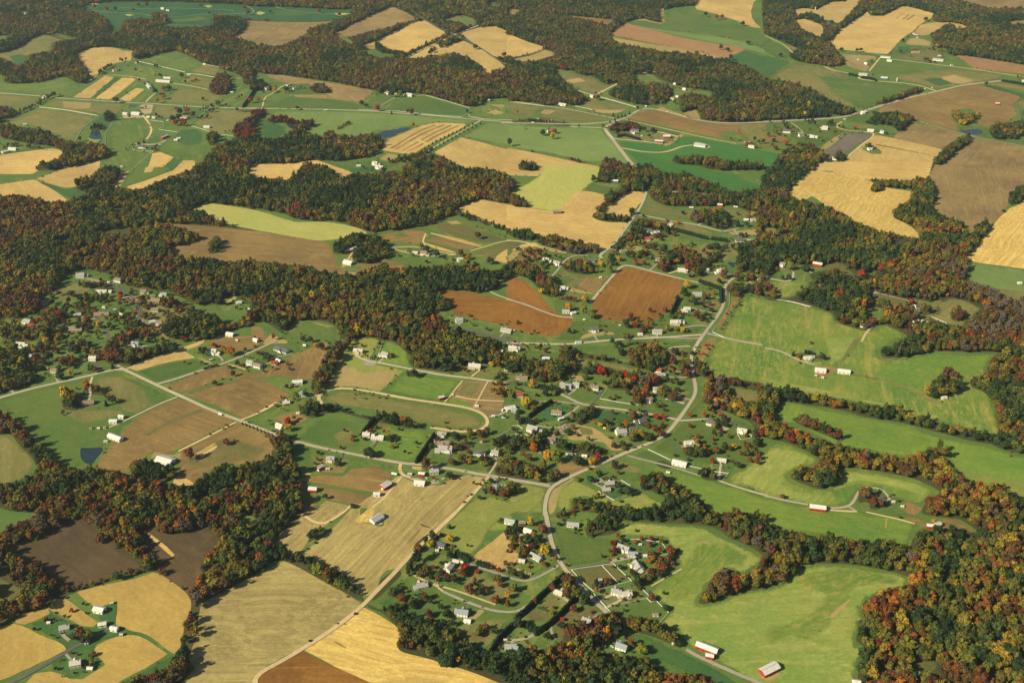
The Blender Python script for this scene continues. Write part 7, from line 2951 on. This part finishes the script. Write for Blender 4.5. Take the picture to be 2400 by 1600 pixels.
def wheels(root, xs, y):
    for x in xs:
        for s in (-1, 1):
            o = link(bpy.data.objects.new('wheel', WHEEL), root); o.location = (x, s * y, .34)
def car(c, ang, paint, px, py, word):
    root = empty('parked_car', c, ang)
    b = MB(); b.prism([(-.92, .3), (.92, .3), (.94, .75), (.86, .98), (-.86, .98), (-.94, .75)], -2.3, 2.3); b.prism([(-.7, 1.44), (.7, 1.44), (.68, 1.5), (-.68, 1.5)], -1.0, .55)
    b.obj('body', paint, root)
    g_ = MB(); g_.add([(-1.75, -.84, .98), (1.15, -.84, .98), (1.15, .84, .98), (-1.75, .84, .98), (-1.05, -.7, 1.44), (.6, -.7, 1.44), (.6, .7, 1.44), (-1.05, .7, 1.44)],
                      [(0,3,2,1),(4,5,6,7),(0,1,5,4),(1,2,6,5),(2,3,7,6),(3,0,4,7)]); g_.obj('cabin', 'dark_glass', root)
    wheels(root, (-1.4, 1.4), .85)
    register(root, f"{word} parked car", 'car', px, py, 'cars and pickups parked in yards')
def camper(c, ang, L, px, py, bus=False):
    L = max(6, min(L, 10)); root = empty('delivery_truck' if bus else 'camper_trailer', c, ang)
    b = MB(); b.prism([(-1.2, .6), (1.2, .6), (1.2, 2.9), (1.05, 3.05), (-1.05, 3.05), (-1.2, 2.9)], -L / 2, L / 2 - (1.9 if bus else 0)); b.obj('body', 'paint_white', root)
    if bus:
        k = MB(); k.prism([(-1.1, .5), (1.1, .5), (1.1, 2.2), (.95, 2.4), (-.95, 2.4), (-1.1, 2.2)], L / 2 - 1.8, L / 2); k.obj('cab', 'paint_silver', root)
    else:
        t_ = MB(); t_.box(L / 2, -.08, .5, L / 2 + 1.2, .08, .64); t_.obj('tow_bar', 'paint_dark', root)
        d = MB(); d.box(-.4, -1.24, .8, .4, -1.19, 2.6); d.obj('door', 'paint_silver', root)
    wheels(root, (-L * .3, L * .3) if bus else (-.5, .5), 1.08)
    register(root, 'white delivery truck' if bus else 'white camper trailer', 'truck' if bus else 'camper', px, py, None if bus else 'campers and trailers in yards')
def silo(c, px, py):
    root = empty('silo', c); m = MB(); m.cyl(0, 0, 0, 11, 2.6, 18); m.obj('wall', 'concrete', root)
    d = MB(); d.cyl(0, 0, 11, 12.4, 2.7, 18, 1.7); d.cyl(0, 0, 12.4, 13.1, 1.7, 18, .3); d.obj('dome', 'white_metal', root)
    register(root, 'tall pale round silo', 'silo', px, py)
def pool(c, ang, a, b2, px, py):
    root = empty('swimming_pool', c, ang); m = MB()
    m.box(-a - 2, -b2 - 2, .02, a + 2, -b2, 1.1); m.box(-a - 2, b2, .02, a + 2, b2 + 2, 1.1); m.box(-a - 2, -b2, .02, -a, b2, 1.1); m.box(a, -b2, .02, a + 2, b2, 1.1)
    m.obj('deck', 'concrete', root); q = MB(); q.box(-a, -b2, .02, a, b2, .98); q.obj('pool_surface', 'pool_water', root)
    register(root, 'turquoise swimming pool', 'swimming pool', px, py)
rr = random.Random(21)
RP = np.array([(q.x, q.y) for ws in ROADW if ws for a, b in zip(ws[:-1], ws[1:]) for q in [a + (b - a) * (k / max(1, int((b - a).length / 6))) for k in range(max(1, int((b - a).length / 6)))]])
def drive(c, Lh, no):
    d = np.hypot(RP[:, 0] - c.x, RP[:, 1] - c.y); i = int(np.argmin(d)); q = Vector((*RP[i], 0))
    if d[i] < Lh * .5 + 5 or d[i] > 85: return
    kd_ = rr.choice(('gravelroad', 'asphalt', 'gravelroad', 'road')); m_ = (c + q) / 2 + Vector((rr.uniform(-.12, .12) * d[i], rr.uniform(-.12, .12) * d[i], 0))
    a = c + (m_ - c).normalized() * Lh * .35
    def pj(v): x, y = proj_np(np.array([[v.x, v.y]]), 0.0); return (float(x[0]), float(y[0]))
    ribbon(kd_, [pj(a), pj(m_), pj(q)], rr.uniform(3.0, 4.2), RAMP_Z - .02 + no * .0001)
for it in ITEMS:
    if it[0] != 'B': continue
    kind, p, wd = it[1], it[2], it[3]
    px, py = (p[0][0] + p[1][0]) / 2, (p[0][1] + p[1][1]) / 2
    hz = 1.0 if kind in ('car', 'redcar', 'greencar', 'pool') else 2 if kind in ('shed', 'rv', 'bus') else 3.5
    a, b = unproj(*p[0], hz), unproj(*p[1], hz)
    d = b - a; ang = math.atan2(d.y, d.x) if d.length > .01 else 0
    L = d.length
    # the traced line is the visible extent, a little longer than the block
    L *= .97
    c = (a + b) / 2; c.z = 0
    near = py > 520
    if kind.endswith('car'):
        pc, wd_ = {'redcar': ('paint_red', 'red'), 'greencar': ('paint_green', 'green')}.get(kind, rr.choice([('paint_white', 'white'), ('paint_dark', 'dark'), ('paint_silver', 'silver')]))
        car(Vector((c.x, c.y, .75)), ang, pc, px, py, wd_)
    elif kind == 'rv': camper(Vector((c.x, c.y, .7)), ang, L, px, py)
    elif kind == 'bus': camper(Vector((c.x, c.y, 1.2)), ang, L, px, py, True)
    elif kind == 'silo': silo(c, px, py)
    elif kind == 'pool': pool(c, ang, max(L / 2, 4.5), 2.6, px, py)
    elif kind == 'shed': shed(c, ang, L, px, py, rr)
    elif 'house' in kind:
        if py > 300: drive(c, L, int(px) % 97)
        house(kind, c, ang, L, wd, px, py, rr, near)
    else: barn(kind, c, ang, L, wd, px, py, rr, near)

# ---------------------------------------------------------------- fences and conifer hedges
def fence(ws, px, py):
    m = MB()
    for a, b in zip(ws[:-1], ws[1:]):
        d = b - a; L = d.length
        if L < .5: continue
        t = d / L; n = Vector((-t.y, t.x, 0))
        k = max(1, round(L / 3.0))
        for i in range(k + 1):
            q = a + t * (L * i / k)
            vs = [q + t * sx * .09 + n * sy * .09 + Vector((0, 0, z)) for z in (0, 1.9) for sx, sy in ((-1,-1),(1,-1),(1,1),(-1,1))]
            m.add(vs, [(0,3,2,1),(4,5,6,7),(0,1,5,4),(1,2,6,5),(2,3,7,6),(3,0,4,7)])
        for z in (.62, 1.05, 1.48):
            o = n * .12
            vs = [a + o + Vector((0,0,z)), b + o + Vector((0,0,z)), b - o * .2 + Vector((0,0,z)), a - o * .2 + Vector((0,0,z))]
            vs += [v + Vector((0, 0, .25)) for v in vs]
            m.add(vs, [(0,3,2,1),(4,5,6,7),(0,1,5,4),(1,2,6,5),(2,3,7,6),(3,0,4,7)])
    o = m.obj('fence', 'fence_paint'); register(o, 'white board fence', 'fence', px, py, 'white board fences round the paddocks')
CONV = [tuple(v.co) for v in single_mesh['con'][0].vertices]; CONF = [tuple(p.vertices) for p in single_mesh['con'][0].polygons]
for it in ITEMS:
    if it[0] == 'N':
        p = it[2]; px = sum(a for a, b in p) / len(p); py = sum(b for a, b in p) / len(p)
        fence([unproj(a, b, 1.0) - Vector((0, 0, 1.0)) for a, b in p], px, py)
    elif it[0] == 'C':
        p = it[2]; px = sum(a for a, b in p) / len(p); py = sum(b for a, b in p) / len(p)
        ws = [unproj(a, b, 3.5) - Vector((0, 0, 3.5)) for a, b in p]; m = MB()
        for a, b in zip(ws[:-1], ws[1:]):
            k = max(1, int((b - a).length / 3.6))
            for i in range(k):
                q = a + (b - a) * ((i + .5) / k); s_ = rr.uniform(8.0, 9.6); hz_ = rr.uniform(4.6, 5.6); th = rr.uniform(0, 6.28)
                m.add([(q.x + s_ * (x * math.cos(th) - y * math.sin(th)), q.y + s_ * (x * math.sin(th) + y * math.cos(th)), z * hz_) for x, y, z in CONV], CONF)
        o = m.obj('conifer_hedge', 'foliage_single'); o.color = (.012, .026, .015, 1)
        register(o, 'dark green conifer hedge row', 'hedge', px, py, 'dark conifer hedges between gardens')

# ---------------------------------------------------------------- free-standing trees
TC = {'dark': ((.034, .050, .018), 'dark green tree'), 'con': ((.014, .030, .016), 'dark pointed conifer'), 'red': ((.27, .028, .014), 'bright red maple'), 'rubyc': ((.13, .016, .016), 'ruby red tree'),
      'rust': ((.130, .055, .024), 'rusty brown tree'), 'yellow': ((.38, .24, .022), 'golden yellow tree'), 'orange': ((.33, .100, .014), 'orange maple'), 'lime': ((.150, .150, .028), 'yellow-green tree'), 'mix': ((.085, .075, .026), 'olive tree')}
TL = []
for it in ITEMS:
    if it[0] == 't': TL.append((it[1], it[2][0][0], it[2][0][1], it[3][0], it[3][1]))
    elif it[0] == 'A':
        p, n = it[2], it[3]
        seg = [math.hypot(b[0] - a[0], b[1] - a[1]) for a, b in zip(p[:-1], p[1:])]; tot = sum(seg)
        for i in range(n):
            s_ = tot * (i + .5) / n; j = 0
            while j < len(seg) - 1 and s_ > seg[j]: s_ -= seg[j]; j += 1
            k = s_ / seg[j]; TL.append((it[1], p[j][0] + (p[j + 1][0] - p[j][0]) * k, p[j][1] + (p[j + 1][1] - p[j][1]) * k, 4.5, 7))
TL.sort(key=lambda q: -q[3])
rest = []
for i, (kind, x, y, wpx, hpx) in enumerate(TL):
    m_ = mpp(y); D = max(3.5, min(wpx * m_ * .92, 19))
    if kind == 'con': D = min(D, 7.5); H = D * 1.75
    else: H = D * (1.06 if hpx < wpx * .95 else 1.25)
    q = unproj(x, y, H * .52); q.z = 0
    col, word = TC[kind]; col = tuple(c * rr.uniform(.82, 1.2) for c in col)
    if i < 300:
        root = empty('pine_tree' if kind == 'con' else 'maple_tree' if kind in ('red', 'orange') else 'tree', q, rr.uniform(0, 6.28))
        me = single_mesh['con'][i % 2] if kind == 'con' else single_mesh['deci'][rr.choice((0, 1, 2, 3) if kind not in ('red', 'orange') else (0, 2))]
        cr = link(bpy.data.objects.new('crown', me), root); sz_ = H / (1.95 if kind == 'con' else 1.2)
        cr.scale = (D * 1.06, D * 1.06, sz_); cr.color = (*col, 1)
        tr = link(bpy.data.objects.new('trunk', TRUNK), root); tr.scale = (D, D, sz_ * .9)
        word2 = ('large ' if D > 13 else 'small ' if D < 7.5 else '') + word
        register(root, word2, 'tree', x, y, 'free-standing trees in yards and fields')
    else: rest.append((q, D, H, kind, col))
# low scrub: bushes along field edges and round the houses
sp_, ss, st_ = [], [], []
for it in ITEMS:
    if it[0] == 'F' and it[1] != 'golf':
        p = chaikin(it[2], True, 2, .22); ws = [unproj(a, b) for a, b in p]
        if rr.random() < .35: continue
        for a, b in zip(ws, ws[1:] + ws[:1]):
            if a.y > 5200: continue
            k = int((b - a).length / 9)
            for j in range(k):
                q = a + (b - a) * rr.random()
                cx_, cy_ = proj_np(np.array([[q.x, q.y]]), 0.0); ix_, iy_ = int((cx_[0] + MX) * MS), int((cy_[0] + MY) * MS)
                if not (2 < ix_ < RW - 2 and 2 < iy_ < RH - 2) or CROP[iy_ - 1:iy_ + 2, ix_ - 1:ix_ + 2].all(): continue
                if math.sin(q.x * .021 + q.y * .013) + math.sin(q.y * .033 - q.x * .017) < .75 or rr.random() < .25: continue
                sp_.append((q.x + rr.gauss(0, 1.5), q.y + rr.gauss(0, 1.5), 0)); s_ = rr.uniform(1.6, 4.2); ss.append((s_ * 1.2, s_ * 1.2, s_ * .8)); st_.append([v * rr.uniform(.7, 1.3) for v in TINT[rr.choice(('dgreen', 'olive', 'brown', 'brown', 'rust', 'green'))]])
    elif it[0] == 'B' and 'house' in it[1] and it[2][0][1] > 100:
        p = it[2]; c = (unproj(*p[0]) + unproj(*p[1])) / 2; Lh = (unproj(*p[0]) - unproj(*p[1])).length
        for j in range(rr.randrange(2, 7)):
            a = rr.uniform(0, 6.28); d = rr.uniform(.9, 2.6) * max(Lh, 16); s_ = rr.uniform(4.5, 8.5)
            q_ = Vector((c.x + d * math.cos(a), c.y + d * math.sin(a), 0))
            if np.min(np.hypot(RP[:, 0] - q_.x, RP[:, 1] - q_.y)) < 7: continue
            rest.append((q_, s_, s_ * 1.2, 'dark', tuple(v * rr.uniform(.8, 1.2) for v in TINT[rr.choice(('dgreen', 'green', 'olive', 'olive', 'brown', 'rust', 'gold', 'maroon', 'orange'))])))
        for j in range(rr.randrange(7, 15)):
            a = rr.uniform(0, 6.28); d = rr.uniform(.62, 1.5) * max(Lh, 16)
            sp_.append((c.x + d * math.cos(a), c.y + d * math.sin(a), 0)); s_ = rr.uniform(1.2, 4.0); ss.append((s_ * 1.1, s_ * 1.1, s_)); st_.append([v * rr.uniform(.8, 1.2) for v in TINT[rr.choice(('dgreen', 'dgreen', 'green', 'olive', 'maroon', 'rust'))]])
o = scatter('shrubs', np.array(sp_), np.array(ss), [rr.randrange(7) for _ in sp_], np.array(st_)); o['kind'] = 'stuff'
o['label'] = 'low bushes along field edges and round the houses'; o['category'] = 'shrubs'
BP = np.array([(o_.location.x, o_.location.y) for o_, *_ in THINGS if o_.name.split('.')[0] in ('house', 'brick_house', 'bungalow', 'barn', 'shed')])
for it in ITEMS:
    if it[0] != 'S': continue
    p = it[2]; x0, y0, x1, y1 = bbox(p); n_ = 0; tries = 0
    while n_ < it[3] and tries < 4000:
        tries += 1; x, y = rr.uniform(x0, x1), rr.uniform(y0, y1); ins = False
        for i in range(len(p)):
            (ax, ay), (bx, by) = p[i], p[(i + 1) % len(p)]
            if (ay > y) != (by > y) and x < (bx - ax) * (y - ay) / (by - ay) + ax: ins = not ins
        if not ins: continue
        q = unproj(x, y)
        if np.min(np.hypot(RP[:, 0] - q.x, RP[:, 1] - q.y)) < 8 or np.min(np.hypot(BP[:, 0] - q.x, BP[:, 1] - q.y)) < 16: continue
        base = rr.choice(('dgreen', 'dgreen', 'green', 'olive', 'olive', 'brown', 'rust', 'gold', 'maroon'))
        for j in range(rr.choice((1, 1, 2, 3))):
            s_ = rr.uniform(6, 12.5); rest.append((q + Vector((rr.gauss(0, 6), rr.gauss(0, 6), 0)), s_, s_ * 1.2, 'dark', tuple(v * rr.uniform(.8, 1.2) for v in TINT[base])))
        n_ += 1
Pr = np.array([(q.x, q.y, 0) for q, *_ in rest])
o = scatter('scattered_trees', Pr, np.array([(D * 1.05, D * 1.05, H / (1.95 if k == 'con' else 1.2)) for q, D, H, k, c in rest]),
            [7 if k == 'con' else rr.randrange(7) for q, D, H, k, c in rest], np.array([c for *_, c in rest]))
o['kind'] = 'stuff'; o['label'] = 'small far trees dotted about yards, lanes and fields'; o['category'] = 'trees'
print('levels', max(l for _, l in levels), 'shrubs', len(sp_), 'single trees', len(TL), 'things', len(THINGS))
write_labels()

# ---------------------------------------------------------------- air
if HAZE:
    m = bpy.data.materials.new('haze'); m.use_nodes = True; nt = m.node_tree
    for n_ in list(nt.nodes):
        if n_.type == 'BSDF_PRINCIPLED': nt.nodes.remove(n_)
    pv = nt.nodes.new('ShaderNodeVolumePrincipled'); pv.inputs['Color'].default_value = (.70, .86, .95, 1)
    pv.inputs['Density'].default_value = HAZE; pv.inputs['Anisotropy'].default_value = 0.2
    nt.links.new(pv.outputs[0], nt.nodes['Material Output'].inputs['Volume'])
    MATS['haze'] = m
    hz = MB(); hz.box(-9300, -1700, -1, 9300, 16300, CAM_H + 30); o = hz.obj('haze', 'haze'); o['kind'] = 'stuff'
    o['label'] = 'thin bluish air over the valley'
